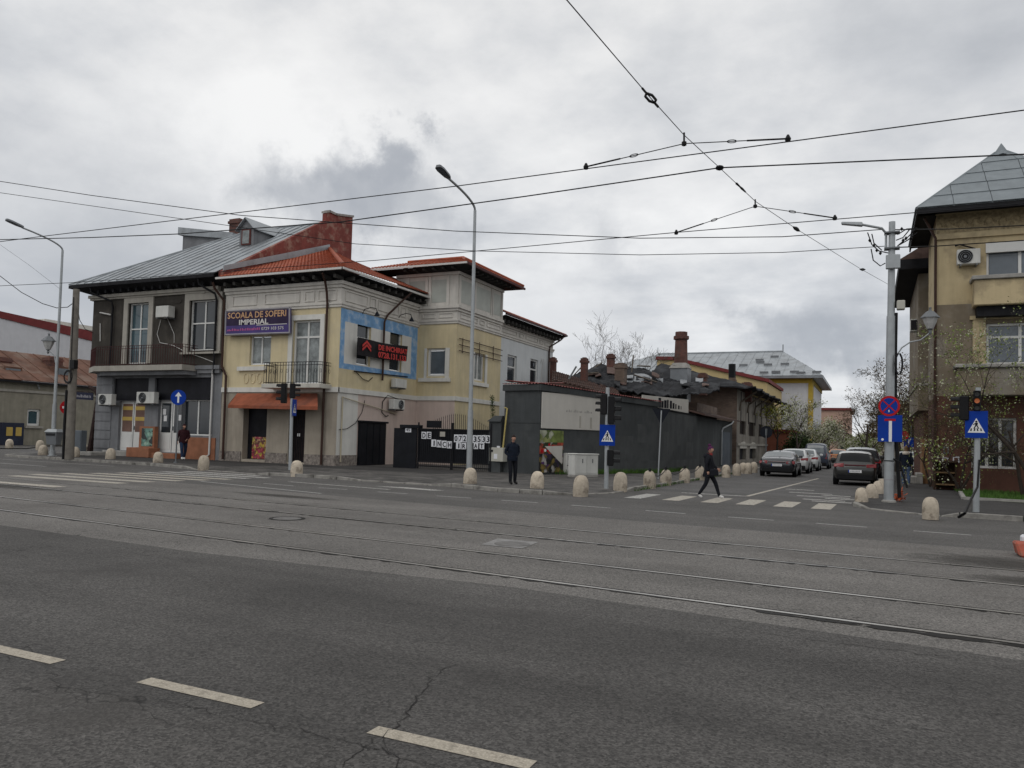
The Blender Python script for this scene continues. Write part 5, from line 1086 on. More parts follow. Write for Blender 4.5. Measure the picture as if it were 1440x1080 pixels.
# sagging tarred roof
def rag_roof(name,X0,X1,Y0,Y1,zf,m,parent,nx=26,ny=26,amp=.16,seed=1.,solid=.1):
    mb=MB(); vs=[];fs=[]
    for i in range(nx+1):
        for j in range(ny+1):
            x=X0+(X1-X0)*i/nx; y=Y0+(Y1-Y0)*j/ny; edge=1. if (i in(0,nx) or j in(0,ny)) else .0
            n_=noise.noise(Vector((x*.55,y*.55,seed)))*amp+noise.noise(Vector((x*1.7,y*1.7,seed+5)))*amp*.6+(noise.noise(Vector((x*3.1,y*3.1,seed+9)))*amp*1.2 if edge else 0)
            vs.append((x+edge*.25*noise.noise(Vector((x*2,y*2,seed))),y+edge*.25*noise.noise(Vector((y*2,x*2,seed))),zf(x,y)+n_))
    for i in range(nx):
        for j in range(ny):
            a=i*(ny+1)+j; fs.append((a,a+ny+1,a+ny+2,a+1))
    k=len(vs); vs+=[(v[0],v[1],v[2]-solid) for v in vs]; fs+=[tuple(q+k for q in f[::-1]) for f in fs]
    b=[i*(ny+1) for i in range(nx+1)]+[nx*(ny+1)+j for j in range(1,ny+1)]+[i*(ny+1)+ny for i in range(nx-1,-1,-1)]+[j for j in range(ny-1,0,-1)]
    for p,q in zip(b,b[1:]+b[:1]): fs.append((p,q,q+k,p+k))
    mb.add(vs,fs); return mb.build(name,m,parent,smooth=True)
mat('tar_roof',(.022,.023,.026),.9,.4,spec=.15,scale=1.2,dirt=(.10,.105,.11),dirtamt=.3,dscale=.6); mat('rust_sheet',(.095,.058,.048),.8,.4,scale=1.2,dirt=(.05,.042,.04),dirtamt=.85,dscale=1.2); mat('old_tile',(.10,.065,.055),.85,.35,scale=3,bump=.6,bscale=8)
# roof over the street block
rag_roof('roof',XU-7.5,XU+1.5,YU-1.2,YU2+1.2,lambda x,y:ze+.05+min((XU+1.5-x)*.30,(y-YU+1.2)*.35+.1)*1.0,MATS['tar_roof'],ru,24,50,.14,2.)
# nearer collapsed block behind the yard wall
nb_=thing('collapsed_house','collapsed old house with heaped black roofing sheets behind the dark wall','house',(-15,50,0))
mb=MB(); xa1=onY(845,560,50).x; xb1=onY(985,560,50).x; mb.box(xa1,xb1,49,56,0,4.2); mb.build('wall',MATS['brick_old'],nb_)
RP=[(800,531),(815,523),(835,516),(850,513.5),(880,518),(905,516),(920,524),(940,534),(960,536),(990,536),(1012,542)]
EP=[(800,536),(850,545),(880,553),(920,556),(975,551),(1012,549)]
def heap(u,v):
    px=800+212*u; y0=interp_(EP,px); y1=interp_(RP,px); Y=47+9*v; return onY(px,y0+(y1-y0)*v**.8,Y)
def interp_(tab,x):
    for (a,b),(c,d) in zip(tab,tab[1:]):
        if x<=c: return b+(d-b)*(x-a)/(c-a)
    return tab[-1][1]
def heap_mesh(name,u0,u1,v0,v1,nx,ny,amp,seed,m,lift=0.):
    mb=MB(); vs=[];fs=[]
    for i in range(nx+1):
        for j in range(ny+1):
            p=heap(u0+(u1-u0)*i/nx,v0+(v1-v0)*j/ny); e=1.6 if j==0 or i in (0,nx) else 1
            vs.append(p+Vector((0,0,lift+amp*e*(noise.noise(p*.6+Vector((seed,0,0)))+.7*noise.noise(p*1.9+Vector((0,seed,0)))+.5*noise.noise(p*4.3+Vector((0,seed,3)))))))
    for i in range(nx):
        for j in range(ny): a=i*(ny+1)+j; fs.append((a,a+ny+1,a+ny+2,a+1))
    k=len(vs); vs+=[v-ZV*.06 for v in vs]; fs+=[tuple(q+k for q in f[::-1]) for f in fs]
    b=[i*(ny+1) for i in range(nx+1)]+[nx*(ny+1)+j for j in range(1,ny+1)]+[i*(ny+1)+ny for i in range(nx-1,-1,-1)]+[j for j in range(ny-1,0,-1)]
    for p,q in zip(b,b[1:]+b[:1]): fs.append((p,q,q+k,p+k))
    mb.add(vs,fs); return mb.build(name,MATS[m],nb_,smooth=False)
heap_mesh('roof',.0,1.0,0,1,70,14,.22,3.,'tar_roof')
p0=[heap(u,1.) for u in [i/20 for i in range(15)]]; mb=MB()
for a,b in zip(p0,p0[1:]): mb.quad(a-ZV*.05,b-ZV*.05,b+Vector((0,6,-2.2)),a+Vector((0,6,-2.2)))
mb.build('back_slope',MATS['tar_roof'],nb_)
random.seed(11)
for k in range(20):
    u0=random.uniform(.05,.9); v0=random.uniform(.0,.75); heap_mesh('loose_sheet',u0,u0+random.uniform(.04,.12),v0,v0+random.uniform(.12,.3),5,3,.10,random.uniform(0,50),random.choice(['tar_roof','tar_roof','old_tile','rust_sheet','sheet_zinc_dark']),random.uniform(.08,.3))
for k in range(7):
    u0=random.uniform(.05,.55); p=heap(u0,random.uniform(.1,.9))+ZV*.25; d=Vector((random.gauss(0,1),random.gauss(0,.6),random.gauss(.1,.25))).normalized()*random.uniform(.5,1.1); mb=MB(); mb.tube([p-d,p+d],.05,4); mb.build('broken_rafter',MATS['wood_pole'],nb_)
# long brown tiled outbuilding beside the pale wing
ob=thing('outbuilding','low brown tiled outbuilding between the pale wing and the ruin','building',onY(820,640,46))
E0,E1=onY(776.5,534,44.),onY(872,558,44.); T0_,T1_=onY(776.5,521,48.),onY(868,547,48.)
mb=MB(); mb.hexa([Vector((E0.x,44.3,0)),Vector((E1.x,44.3,0)),Vector((T1_.x,48,0)),Vector((T0_.x,48,0)),E0+Vector((0,.3,-.1)),E1+Vector((0,.3,-.1)),T1_-ZV*.15,T0_-ZV*.15]); mb.build('wall',MATS['plaster_ruin'],ob)
mb=MB(); tile_roof(mb,E0,E1,T1_,T0_,col=.3,amp=.04,step=.05); mb.build('roof',MATS['rust_sheet'],ob,smooth=True)
mb=MB(); mb.hexa([E0+Vector((0,-.05,-.3)),E1+Vector((0,-.05,-.3)),E1+Vector((0,.1,-.3)),E0+Vector((0,.1,-.3)),E0+Vector((0,-.05,-.05)),E1+Vector((0,-.05,-.05)),E1+Vector((0,.1,-.05)),E0+Vector((0,.1,-.05))]); mb.build('fascia',MATS['rust_sheet'],ob)
mb=MB(); q_=onY(800,533,43.8); mb.tube([q_,q_+Vector((.5,-.1,.75))],.06,5); mb.build('vent_pipe',MATS['galv'],ob)
def px_chimney(parent,x0,x1,ytop,ybot,Y,m='brick_red',name='chimney',cap=.06):
    a=onY(x0,ytop,Y); b=onY(x1,ytop,Y); zb=onY(x0,ybot,Y).z-.8; s=(b.x-a.x)/2; return chimney(parent,(a.x+b.x)/2,Y+s,zb,a.z,s-cap,s-cap,m,cap,name)
px_chimney(ob,815,825.5,503.5,533,47); px_chimney(ob,772,781,503,525,50); px_chimney(nb_,852,863,498,518,55); px_chimney(nb_,863,879,511,540,49,'brick_old'); px_chimney(nb_,981,994,525,540,57,'brick_red'); px_chimney(ru,1042,1057,538,551,YU+4,'brick_red')
t_=px_chimney(ru,1023.5,1034.5,531,545,YU+2,'brick_old'); a=onY(1029.5,531,YU+2.3); b=onY(1029.5,512,YU+2.3); MB().tube([a,b],.28,8).build('flue_pipe',MATS['black_metal'],ru,smooth=True)
# tall stack
Y_=56.; a=onY(946,466,Y_); b=onY(966,466,Y_); s=(b.x-a.x)/2; xm_=(a.x+b.x)/2; zc0=onY(955,513,Y_).z; zb0=onY(955,545,Y_).z; zcol=onY(955,477,Y_).z
mb=MB(); mb.lathe([(s*.98,zc0-.2),(s*.86,zcol),(s*1.1,zcol+.05),(s*1.1,zcol+.28),(s*.86,zcol+.3),(s*.86,a.z),(s*.5,a.z),(s*.5,a.z-.3)],(xm_,Y_+s,0),8); mb.build('stack',MATS['brick_red'],nb_)
mb=MB(); mb.box(xm_-s*1.15,xm_+s*1.25,Y_-.2,Y_+2*s,zb0-1,zc0-.25); mb.build('stack_base',MATS['sheet_zinc_dark'],nb_); mb=MB(); mb.hexa([(xm_-s*1.3,Y_-.3,zc0-.25),(xm_+s*1.35,Y_-.3,zc0-.25),(xm_+s*1.35,Y_+2.2*s,zc0-.25),(xm_-s*1.3,Y_+2.2*s,zc0-.25),(xm_-s*.9,Y_,zc0+.15),(xm_+s*.9,Y_,zc0+.15),(xm_+s*.9,Y_+2*s,zc0+.15),(xm_-s*.9,Y_+2*s,zc0+.15)]); mb.build('stack_flashing',MATS['concrete'],nb_)
# lean-to shed between yard wall and ruin
ls=thing('lean_to_shed','dark lean-to shed with blue grey door and bent white downpipe','shed',F3.p(u_e+2,0))
uR=F3.uz(1034,640)[0]; uR=min(uR,L3+7.5); z_l=F3.uz(984,583)[1]+.35
mb=MB(); F3.wall(mb,u_e,uR,0,3.3,[]); mb.quad(F3.p(u_e,0),F3.p(u_e,0,-4),F3.p(u_e,4.2,-4),F3.p(u_e,3.3)); mb.build('wall',MATS['wall_dark'],ls)
zl_a=F3.uz(972,571)[1]; zl_b=3.35
mb=MB(); mb.hexa([F3.p(u_e-1.,3.32,.5),F3.p(uR+.6,3.32,.5),F3.p(uR+.6,4.5,-4),F3.p(u_e-1.,4.5,-4),F3.p(u_e-1.,3.42,.5),F3.p(uR+.6,3.42,.5),F3.p(uR+.6,4.6,-4),F3.p(u_e-1.,4.6,-4)]); mb.build('roof',MATS['rust_sheet'],ls)
ud=F3.rect(1015,606,1025,656); mb=MB(); F3.box(mb,ud[0],ud[1],.12,min(ud[3],2.5),.005,.06); mb.build('door',mat('door_bluegrey',(.09,.105,.125),.8,.2,streak=.3),ls)
ux=F3.uz(1012.5,640)[0]; mb=MB(); mb.tube([F3.p(ux+2.2,3.3,.5),F3.p(ux+2,3.1,.4),F3.p(ux+.3,2.75,.12),F3.p(ux,2.5,.1),F3.p(ux,.2,.1)],.055,6); mb.build('downpipe',MATS['galv'],ls,smooth=True)
# ============================================================ background blocks
mat('far_yellow',(.50,.39,.20),.85,.06,streak=.1); mat('far_white',(.56,.56,.58),.85,.05,streak=.1); mat('far_trim',(.42,.30,.05),.8,.1); mat('far_pink',(.42,.28,.22),.85,.06); mat('coping_red',(.16,.03,.03),.7,.2); mat('brick_orange',(.30,.11,.07),.9,.15,scale=2)
Y1=82.; bk=thing('yellow_block','yellow rendered block with sloping red coping beyond the ruin','building',onY(1000,640,Y1))
pl=[(924,640),(924,506),(949,506.5),(1079,538),(1077,640)]; P=[onY(x,y,Y1) for x,y in pl]; P[0].z=P[-1].z=0
mb=MB(); mb.prism(P,(0,14,0)); mb.build('wall',MATS['far_yellow'],bk)
for a,b in ((1,2),(2,3)):
    mb=MB(); A0,B0=P[a],P[b]; mb.hexa([A0+Vector((-.1,-.25,.0)),B0+Vector((.2,-.25,0)),B0+Vector((.2,14,0)),A0+Vector((-.1,14,0))]+[q+ZV*.35 for q in (A0+Vector((-.1,-.25,.0)),B0+Vector((.2,-.25,0)),B0+Vector((.2,14,0)),A0+Vector((-.1,14,0)))]); mb.build('coping',MATS['coping_red'],bk)
Y2=98.; wb=thing('white_block','white rendered block with yellow trim under a grey hipped sheet roof','building',onY(1140,640,Y2))
cx_=onY(1141,560,Y2).x; zE=onY(1105,530,Y2).z; lx=onY(880,560,Y2).x; FW2=Fac((0,Y2,0),(1,0,0),(0,-1,0)); FW3=Fac((cx_,0,0),(0,1,0),(1,0,0)); Yb=FW3.uz(1155,570)[0]; Yb=min(Yb,Y2+22)
mb=MB(); FW2.wall(mb,lx,cx_,0,zE); FW3.wall(mb,Y2,Yb,0,zE); mb.quad((lx,Y2,0),(lx,Yb,0),(lx,Yb,zE),(lx,Y2,zE)); mb.quad((lx,Yb,0),(cx_,Yb,0),(cx_,Yb,zE),(lx,Yb,zE)); mb.build('wall',MATS['far_white'],wb)
mb=MB(); FW2.box(mb,lx,cx_+.1,zE-.75,zE,0,.1); FW3.box(mb,Y2,Yb,zE-.75,zE,0,.099); FW2.box(mb,cx_-.35,cx_+.12,0,zE-.751,0,.12); FW3.box(mb,Y2,Y2+1.8,0,zE-.752,0,.121); mb.build('yellow_trim',MATS['far_trim'],wb)
o_=1.3; ym_=(Y2+Yb)/2; rr=onY(1101,495,ym_); rl=onY(925,497,ym_); A=Vector((lx-o_,Y2-o_,zE)); B=Vector((cx_+o_,Y2-o_,zE)); Cc=Vector((cx_+o_,Yb+o_,zE)); Dd=Vector((lx-o_,Yb+o_,zE)); R1=Vector((min(rl.x,lx+7),ym_,rr.z)); R2=Vector((rr.x,ym_,rr.z)); R1.x=rl.x
A.x=Dd.x=R1.x-9
mb=MB(); mb.poly([A,B,R2,R1]).poly([B,Cc,R2]).poly([Cc,Dd,R1,R2]).poly([Dd,A,R1]).poly([A-ZV*.2,B-ZV*.2,Cc-ZV*.2,Dd-ZV*.2]); 
for a,b in ((A,B),(B,Cc)): mb.quad(a,b,b-ZV*.25,a-ZV*.25)
ro_=mb.build('roof',MATS['sheet_zinc_dark'],wb); seam_roof(ro_,A+ZV*.05,B+ZV*.05,R2+ZV*.05,R1+ZV*.05,wid=1.1); seam_roof(ro_,B+ZV*.05,Cc+ZV*.05,R2+ZV*.05,R2+ZV*.05,wid=1.1)
mb=MB(); mb.tube([R1+ZV*.1,R1+ZV*1],.05,5).tube([R2+ZV*.1,R2+ZV*1],.08,5).tube([R1+ZV*.1,R2+ZV*.1],.12,5); mb.build('ridge_cap',MATS['sheet_zinc'],ro_)
n_r=(B-A).cross(R2-A).normalized(); n_r=n_r if n_r.z>0 else -n_r
for k in range(22):
    a_=random.uniform(.45,1); b_=random.uniform(.05,.1) if k<14 else random.uniform(.3,.75); p=A.lerp(B,a_).lerp(R1.lerp(R2,a_),b_)+n_r*.12; mb=MB(); mb.box(p.x-.5,p.x+.5,p.y-.05,p.y+.1,p.z,p.z+.22); mb.build('snow_guard',MATS['galv_dark'],ro_)
# yellow gable annexe at its foot
Y3=80.; ag=thing('brick_garage','small orange brick garage with a brown door beside parked cars','garage',onY(1105,638,Y3))
x0=onY(1075,620,Y3).x; x1=onY(1110,620,Y3).x; zT=onY(1095,606,Y3).z
mb=MB(); mb.box(x0,x1,Y3,Y3+9,0,zT); mb.build('wall',MATS['brick_orange'],ag); mb=MB(); mb.hexa([(x0-.3,Y3-.4,zT+.002),(x1+.5,Y3-.4,zT-.1),(x1+.5,Y3+9.3,zT-.1),(x0-.3,Y3+9.3,zT+.002),(x0-.3,Y3-.4,zT+.22),(x1+.5,Y3-.4,zT+.1),(x1+.5,Y3+9.3,zT+.1),(x0-.3,Y3+9.3,zT+.22)]); mb.build('roof',MATS['coping_red'],ag)
mb=MB(); mb.box(x1+.002,x1+.05,Y3+2.5,Y3+5.5,.1,2.3); mb.build('door',mat('door_brown',(.10,.045,.03),.7,.2),ag)
Y4=140.; pk=thing('pink_block','plain pink rendered block at the end of the side street','building',onY(1177,636,Y4))
x0=onY(1150,600,Y4).x; x1=onY(1194.5,600,Y4).x; zT=onY(1175,577,Y4).z; mb=MB(); mb.box(x0,x1,Y4,Y4+20,0,zT); mb.build('wall',MATS['far_pink'],pk); mb=MB(); mb.box(x0-.2,x1+.3,Y4-.3,Y4+20.2,zT+.002,zT+.4); mb.build('coping',MATS['coping_red'],pk)
Y5=112.; hs=thing('bungalow','low house with brown pitched roof behind the street fence','house',onY(1185,636,Y5)); x0=onY(1178,620,Y5).x; x1=onY(1201,620,Y5).x; zT=onY(1185,617,Y5).z
mb=MB(); mb.box(x0,x1,Y5,Y5+8,0,zT); mb.build('wall',MATS['plaster_beige'],hs); mb=MB(); mb.prism([(x0-.6,Y5-.6,zT+.002),(x1+.6,Y5-.6,zT+.002),(x0-.6,Y5-.6,zT+1.9)],(0,9.2,0)); mb.build('roof',MATS['old_tile'],hs)
for k in range(2):
    mb=MB(); mb.box(x0+.4+k*1.1,x0+1.1+k*1.1,Y5-.05,Y5+.05,1.0,2.0); mb.build('window',MATS['glass_dark'],hs)
# street fence of planks
fn=thing('plank_fence','weathered beige plank fence along the far side street','fence',(-6.7,92,0))
for k in range(46):
    y=90+k*.62; mb=MB(); h=2.0+random.uniform(-.05,.05); mb.box(-6.66,-6.6,y,y+.56,.1,h); mb.build('plank',MATS['plaster_beige'],fn)
mb=MB(); mb.box(-6.75,-6.67,90,118.5,.5,.6); mb.box(-6.75,-6.67,90,118.5,1.6,1.7); mb.build('rail',MATS['wood_pole'],fn)
# ============================================================ right-hand house
YH=34.2; FH=Fac((0,YH,0),(1,0,0),(0,-1,0)); XH=FH.uz(1317,500)[0]; FHs=Fac((XH,0,0),(0,1,0),(-1,0,0))
rh=thing('apartment_house','weathered ochre apartment house with grey slab roof and ledges','house',(6,YH,0)); XE=XH+12
mat('plaster_ochre',(.49,.40,.245),.9,.12,scale=.8,streak=.2,bump=.25,dirt=(.20,.16,.11),dirtamt=.6,dscale=.7); mat('plaster_brown',(.20,.165,.12),.92,.22,scale=.9,streak=.25,bump=.25,dirt=(.26,.25,.23),dirtamt=.6,dscale=.45); mat('brick_brown',(.105,.05,.036),.9,.2,scale=2,streak=.2,bump=.2); mat('slab_grey',(.20,.225,.24),.6,.12,scale=2.5); mat('ornament',(.33,.265,.16),.9,.4,scale=9,bump=.8,bscale=9)
zE=FH.uz(1318,300)[1]; zM=FH.uz(1320,429)[1]; zK=FH.uz(1330,557)[1]
wu=FH.rect(1387,343,1450,388); wl_=FH.rect(1387,455,1450,512); wg=FH.rect(1366,587,1430,660)
wu=(wu[0],wu[0]+2.2,wu[2],wu[3]); wl_=(wl_[0],wl_[0]+2.2,wl_[2],wl_[3])
mb=MB(); FH.wall(mb,XH,XE,zM,zE,[wu],.2); FHs.wall(mb,YH,YH+4.8,zM,zE); mb.build('upper_wall',MATS['plaster_ochre'],rh)
mb=MB(); FH.wall(mb,XH,XE,zK,zM,[wl_],.2); FHs.wall(mb,YH,YH+4.8,zK,zM); mb.build('middle_wall',MATS['plaster_brown'],rh)
mb=MB(); FH.wall(mb,XH,XE,0,zK,[wg],.2); FHs.wall(mb,YH,YH+4.8,0,zK); mb.build('base_wall',MATS['brick_brown'],rh)
FH.window(rh,*wu,cols=2,gl=MATS['glass_grey'],fr=.09); FH.window(rh,*wl_,cols=2,rows=(2.2,1),gl=MATS['glass_grey'],fr=.09); FH.window(rh,*wg,cols=3,gl=MATS['glass_dark'],fr=.09)
mb=MB(); q=FH.rect(1386,342,1450,354); FH.box(mb,wu[0]-.02,wu[1],wu[3]-.35,wu[3]+.02,-.1,.03); mb.build('roller_box',MATS['pvc_white'],rh)
z_=[FH.uz(1320,y)[1] for y in (303,311,330,336)]
mb=MB(); FH.box(mb,XH-.05,XE,z_[0],zE-.02,-.01,.06); FH.box(mb,XH-.1,XE,z_[3]-.05,z_[2],-.01,.1); mb.build('cornice',MATS['plaster_ochre'],rh)
mb=MB(); FH.box(mb,XH,XE,z_[2]+.002,z_[0]-.002,-.01,.035); mb.build('ornament_band',MATS['ornament'],rh)
random.seed(5)
for i in range(26):
    u=XH+.2+i*.22; zc=(z_[2]+z_[0])/2; rr=.13+.04*(i%2); mb=MB(); mb.tube([FH.p(u+rr*.7*math.cos(a*PI/6),zc+rr*math.sin(a*PI/6)*(1 if i%2 else -1)+.04*(-1)**i,.04) for a in range(9)],.03,4); mb.build('ornament_scroll',MATS['ornament'],rh)
def ledge(F,parent,u0,u1,zb,zt,dep,m,capm):
    mb=MB(); F.box(mb,u0,u1,zb,zt-.15,-.05,dep); mb.build('balcony_parapet',MATS[m],parent,bevel=.03); mb=MB(); F.box(mb,u0-.08,u1+.1,zt-.149,zt,-.05,dep+.1); mb.build('parapet_cap',MATS[capm],parent,bevel=.02)
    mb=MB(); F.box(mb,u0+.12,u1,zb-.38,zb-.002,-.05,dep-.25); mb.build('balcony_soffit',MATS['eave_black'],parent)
q=FH.rect(1370,388,1450,426,.8); ledge(FH,rh,q[0],XE,q[2],q[3],.8,'plaster_ochre','concrete')
q=FH.rect(1347,512,1450,556,.8); mb=MB(); FH.box(mb,q[0],XE,q[2],q[3]-.15,-.05,.8); mb.build('balcony_parapet',MATS['plaster_brown'],rh,bevel=.03); mb=MB(); FH.box(mb,q[0]-.1,XE,q[3]-.149,q[3],-.05,.92); mb.build('parapet_cap',MATS['concrete'],rh,bevel=.03)
mb=MB(); FH.box(mb,wl_[0]-.45,wl_[0]-.02,wl_[2],wl_[3]+.15,-.01,.06); FH.box(mb,wl_[0]-.55,wl_[1]+.3,wl_[3]+.152,wl_[3]+.3,-.01,.1); mb.build('window_trim',MATS['plaster_ochre'],rh)
# roof with big slabs
ex=FH.uz(1289,294,.95)[0]; ey=YH-.95; ez_=FH.uz(1289,294,.95)[1]; RD=3.2; ap=onY(1408,215,ey+RD); fin=onY(1408,205,ey+RD); hw=(ap.x-ex)
A=Vector((ex,ey,ez_)); B=Vector((ap.x+hw,ey,ez_)); Cc=Vector((ap.x+.2,ey+RD,ap.z)); Dd=Vector((ap.x-.2,ey+RD,ap.z)); Eb=Vector((ex,ey+2*RD,ez_)); Fb=Vector((ap.x+hw,ey+2*RD,ez_))
bell=lambda t_: t_  # straight slope
mb=MB(); mb.poly([A,B,Cc,Dd]).poly([Eb,A,Dd]).poly([B,Fb,Cc]).poly([Fb,Eb,Dd,Cc]); rr_=mb.build('roof',MATS['slab_grey'],rh)
nrm=(B-A).cross(Dd-A).normalized(); nrm=nrm if nrm.z>0 else -nrm; rows=5
def slabs(A,B,C,D,nrm,rows,wid):
    for i in range(rows):
        t0,t1=i/rows,(i+1)/rows; L0,R0,L1_,R1_=A.lerp(D,t0),B.lerp(C,t0),A.lerp(D,t1),B.lerp(C,t1); U=(B-A).normalized(); tot=(R0-L0).length; st=-(i%2)*wid*.5; k=0
        while st<tot:
            a,b=max(0,st),min(tot,st+wid)
            def up(s_): # point at row top for bottom abscissa s_
                lo=(L1_-L0).dot(U); hi=tot-(R0-R1_).dot(U); return min(max(s_,lo),hi)
            if b-a>.05:
                p=[L0+U*(a+.012),L0+U*(b-.012)]; sl=(L1_-L0)-U*(L1_-L0).dot(U); a2,b2=up(a+.012),up(b-.012); f=1
                p+=[L0+U*b2+sl,L0+U*a2+sl]
                if (p[2]-p[3]).length<.02: p=p[:3]
                m_=MB(); m_.prism([x+nrm*.012+((x-L0).dot(sl.normalized())<.05)*nrm*.03 for x in p],nrm*.03); m_.build('roof_slab',MATS['slab_grey'],rr_)
            st+=wid
slabs(A,B,Cc,Dd,nrm,rows,1.25)
n2=(A-Eb).cross(Dd-Eb).normalized(); n2=n2 if n2.z>0 else -n2; slabs(Eb,A,Dd,Dd,n2,rows,1.25)
mb=MB(); mb.lathe([(.42,0),(.22,.2),(.01,fin.z-ap.z+.25)],(ap.x,ey+RD,ap.z-.15),4); mb.build('finial',MATS['slab_grey'],rr_); mb=MB(); mb.tube([A+ZV*.03,Dd+ZV*.03],.06,6).tube([B+ZV*.03,Cc+ZV*.03],.06,6); mb.build('hip_cap',MATS['slab_grey'],rr_)
mb=MB(); mb.quad(A-ZV*.03,B-ZV*.03,Vector((B.x,YH,ez_-.03)),Vector((A.x,YH,ez_-.03))); mb.quad(A-ZV*.03,Vector((A.x,ey+2*RD,ez_-.03)),Vector((XH,ey+2*RD,ez_-.03)),Vector((XH,ey,ez_-.03))); mb.box(A.x,B.x,ey,ey+.06,ez_-.2,ez_-.02); mb.box(A.x,A.x+.06,ey+.061,ey+2*RD,ez_-.2,ez_-.02); mb.build('eave',MATS['eave_black'],rh)
downpipe(rh,[(A.x+.3,YH-.3,ez_-.2),(XH-.05,YH-.1,ez_-1),(XH-.06,YH-.08,.3)],.05,'pipe_brown')
ac(FH,(1346,351,1379,372),'air conditioner beside the upper window of the ochre apartment house',True)
cab(FH,[(1343,346),(1350,344),(1372,350)],rh,.03,.1)
# rear wing with its own dark eave
Y6=41.; F6=Fac((0,Y6,0),(1,0,0),(0,-1,0)); xa=F6.uz(1291,500)[0]
rw=thing('rear_wing','narrow brown rear house with wide black eave beyond the ochre apartment house','house',(xa,Y6,0))
ze6=F6.uz(1290,385)[1]; zb6=F6.uz(1300,577)[1]
mb=MB(); mb.box(xa,XH+6,Y6,Y6+9,zb6,ze6); mb.build('upper_wall',MATS['plaster_brown'],rw); mb=MB(); mb.box(xa+.25,XH+6,Y6+.3,Y6+9,0,zb6-.002); mb.build('base_wall',MATS['brick_brown'],rw)
zc6=F6.uz(1300,542)[1]; mb=MB(); mb.box(xa-.05,XH+6,Y6-.05,Y6+9.05,zc6,zc6+.12); mb.build('string_course',MATS['trim_grey'],rw)
xe6=F6.uz(1264,380,.9)[0]; z6a=F6.uz(1264,366,.9)[1]
mb=MB(); mb.box(xe6,XH+6,Y6-1.0,Y6+10,ze6+.05,z6a); mb.build('eave',MATS['eave_black'],rw)
mb=MB(); mb.prism([(xe6,Y6-1.0,z6a+.002),(XH+6,Y6-1.0,z6a+.002),(XH+3,Y6-1.0,z6a+2.6)],(0,11,0)); mb.build('roof',MATS['old_tile'],rw)
u_,z_0=F6.uz(1285,455); t=thing('air_conditioner','air conditioner seen edge-on behind the hanging lantern','air conditioner',(xa-.1,Y6+1,z_0)); mb=MB(); q0=F6.rect(1281,446,1289,463); mb.box(q0[0],xa-.02,Y6+.6,Y6+1.3,q0[2],q0[3]); mb.build('body',MATS['ac_white'],t,bevel=.02); mb=MB(); mb.box(q0[0]+.02,xa-.03,Y6+.585,Y6+.598,q0[2]+.05,q0[3]-.05); mb.build('vent',MATS['ac_dark'],t)
# entrance block with steps
en=thing('entrance_porch','brown rendered entrance block with pale steps beside the pavement','porch',(2.2,39.5,.12))
F7=Fac((0,39.3,0),(1,0,0),(0,-1,0)); q=F7.rect(1297,617,1319,682); mb=MB(); mb.box(q[0],q[1]+1,39.3,41,.1,q[3]); mb.build('wall',mat('ochre_brown',(.22,.12,.06),.9,.2,streak=.2),en)
for k in range(3):
    mb=MB(); mb.box(q[0]-.75+.25*k,q[0]-.5+.25*k-.002,38.6,40.2,.12,.26+.16*k); mb.build('step',MATS['concrete'],en,bevel=.015)
# wooden shelf against the base wall
q=FH.rect(1313,650,1345,690,.5); sh=thing('wooden_shelf','dark open wooden shelf standing against the brown base wall','shelf',FH.p((q[0]+q[1])/2,.12,.4)); mat('wood_dark',(.045,.028,.018),.8,.3,scale=4); mat('wood_pale',(.16,.10,.05),.8,.3,scale=4)
for u in (q[0],q[1]-.06): mb=MB(); FH.box(mb,u,u+.06,.12,q[3],.05,.6); mb.build('side',MATS['wood_dark'],sh)
for z in (.3,.75,1.15): mb=MB(); FH.box(mb,q[0]+.061,q[1]-.061,z,z+.05,.05,.58); mb.build('shelf_board',MATS['wood_pale' if z<1 else 'wood_dark'],sh)
mb=MB(); FH.box(mb,q[0]-.05,q[1]+.05,q[3]+.002,q[3]+.06,.03,.64); mb.build('top',MATS['wood_dark'],sh); mb=MB(); FH.box(mb,q[0]+.061,q[1]-.061,.2,q[3],.03,.048); mb.build('back',MATS['wood_dark'],sh)
for (ua,w_) in ((1320,.35),(1330,.4),(1338,.3)):
    u,z=FH.uz(ua,652,.04); pass
for k,(x0,x1,y0,y1,m_) in enumerate(((1327,1334,628,638,'galv_dark'),(1325,1334,643,650,'paper'),(1340,1349,642,651,'paper'))):
    q=FH.rect(x0,y0,x1,y1,.03); t=thing('wall_notice','small '+['dark grille','pale notice','pale notice frame'][k]+' fixed on the brown base wall '+['above the notices','left of the frame','beside the window'][k],'notice',FH.p(q[0],q[2],.02)); mb=MB(); FH.box(mb,q[0],q[1],q[2],q[3],.003,.04); mb.build('plate',MATS[m_],t); mb=MB(); FH.box(mb,q[0]+.04,q[1]-.04,q[2]+.04,q[3]-.04,.041,.045); mb.build('inset',MATS['brick_brown'],t)
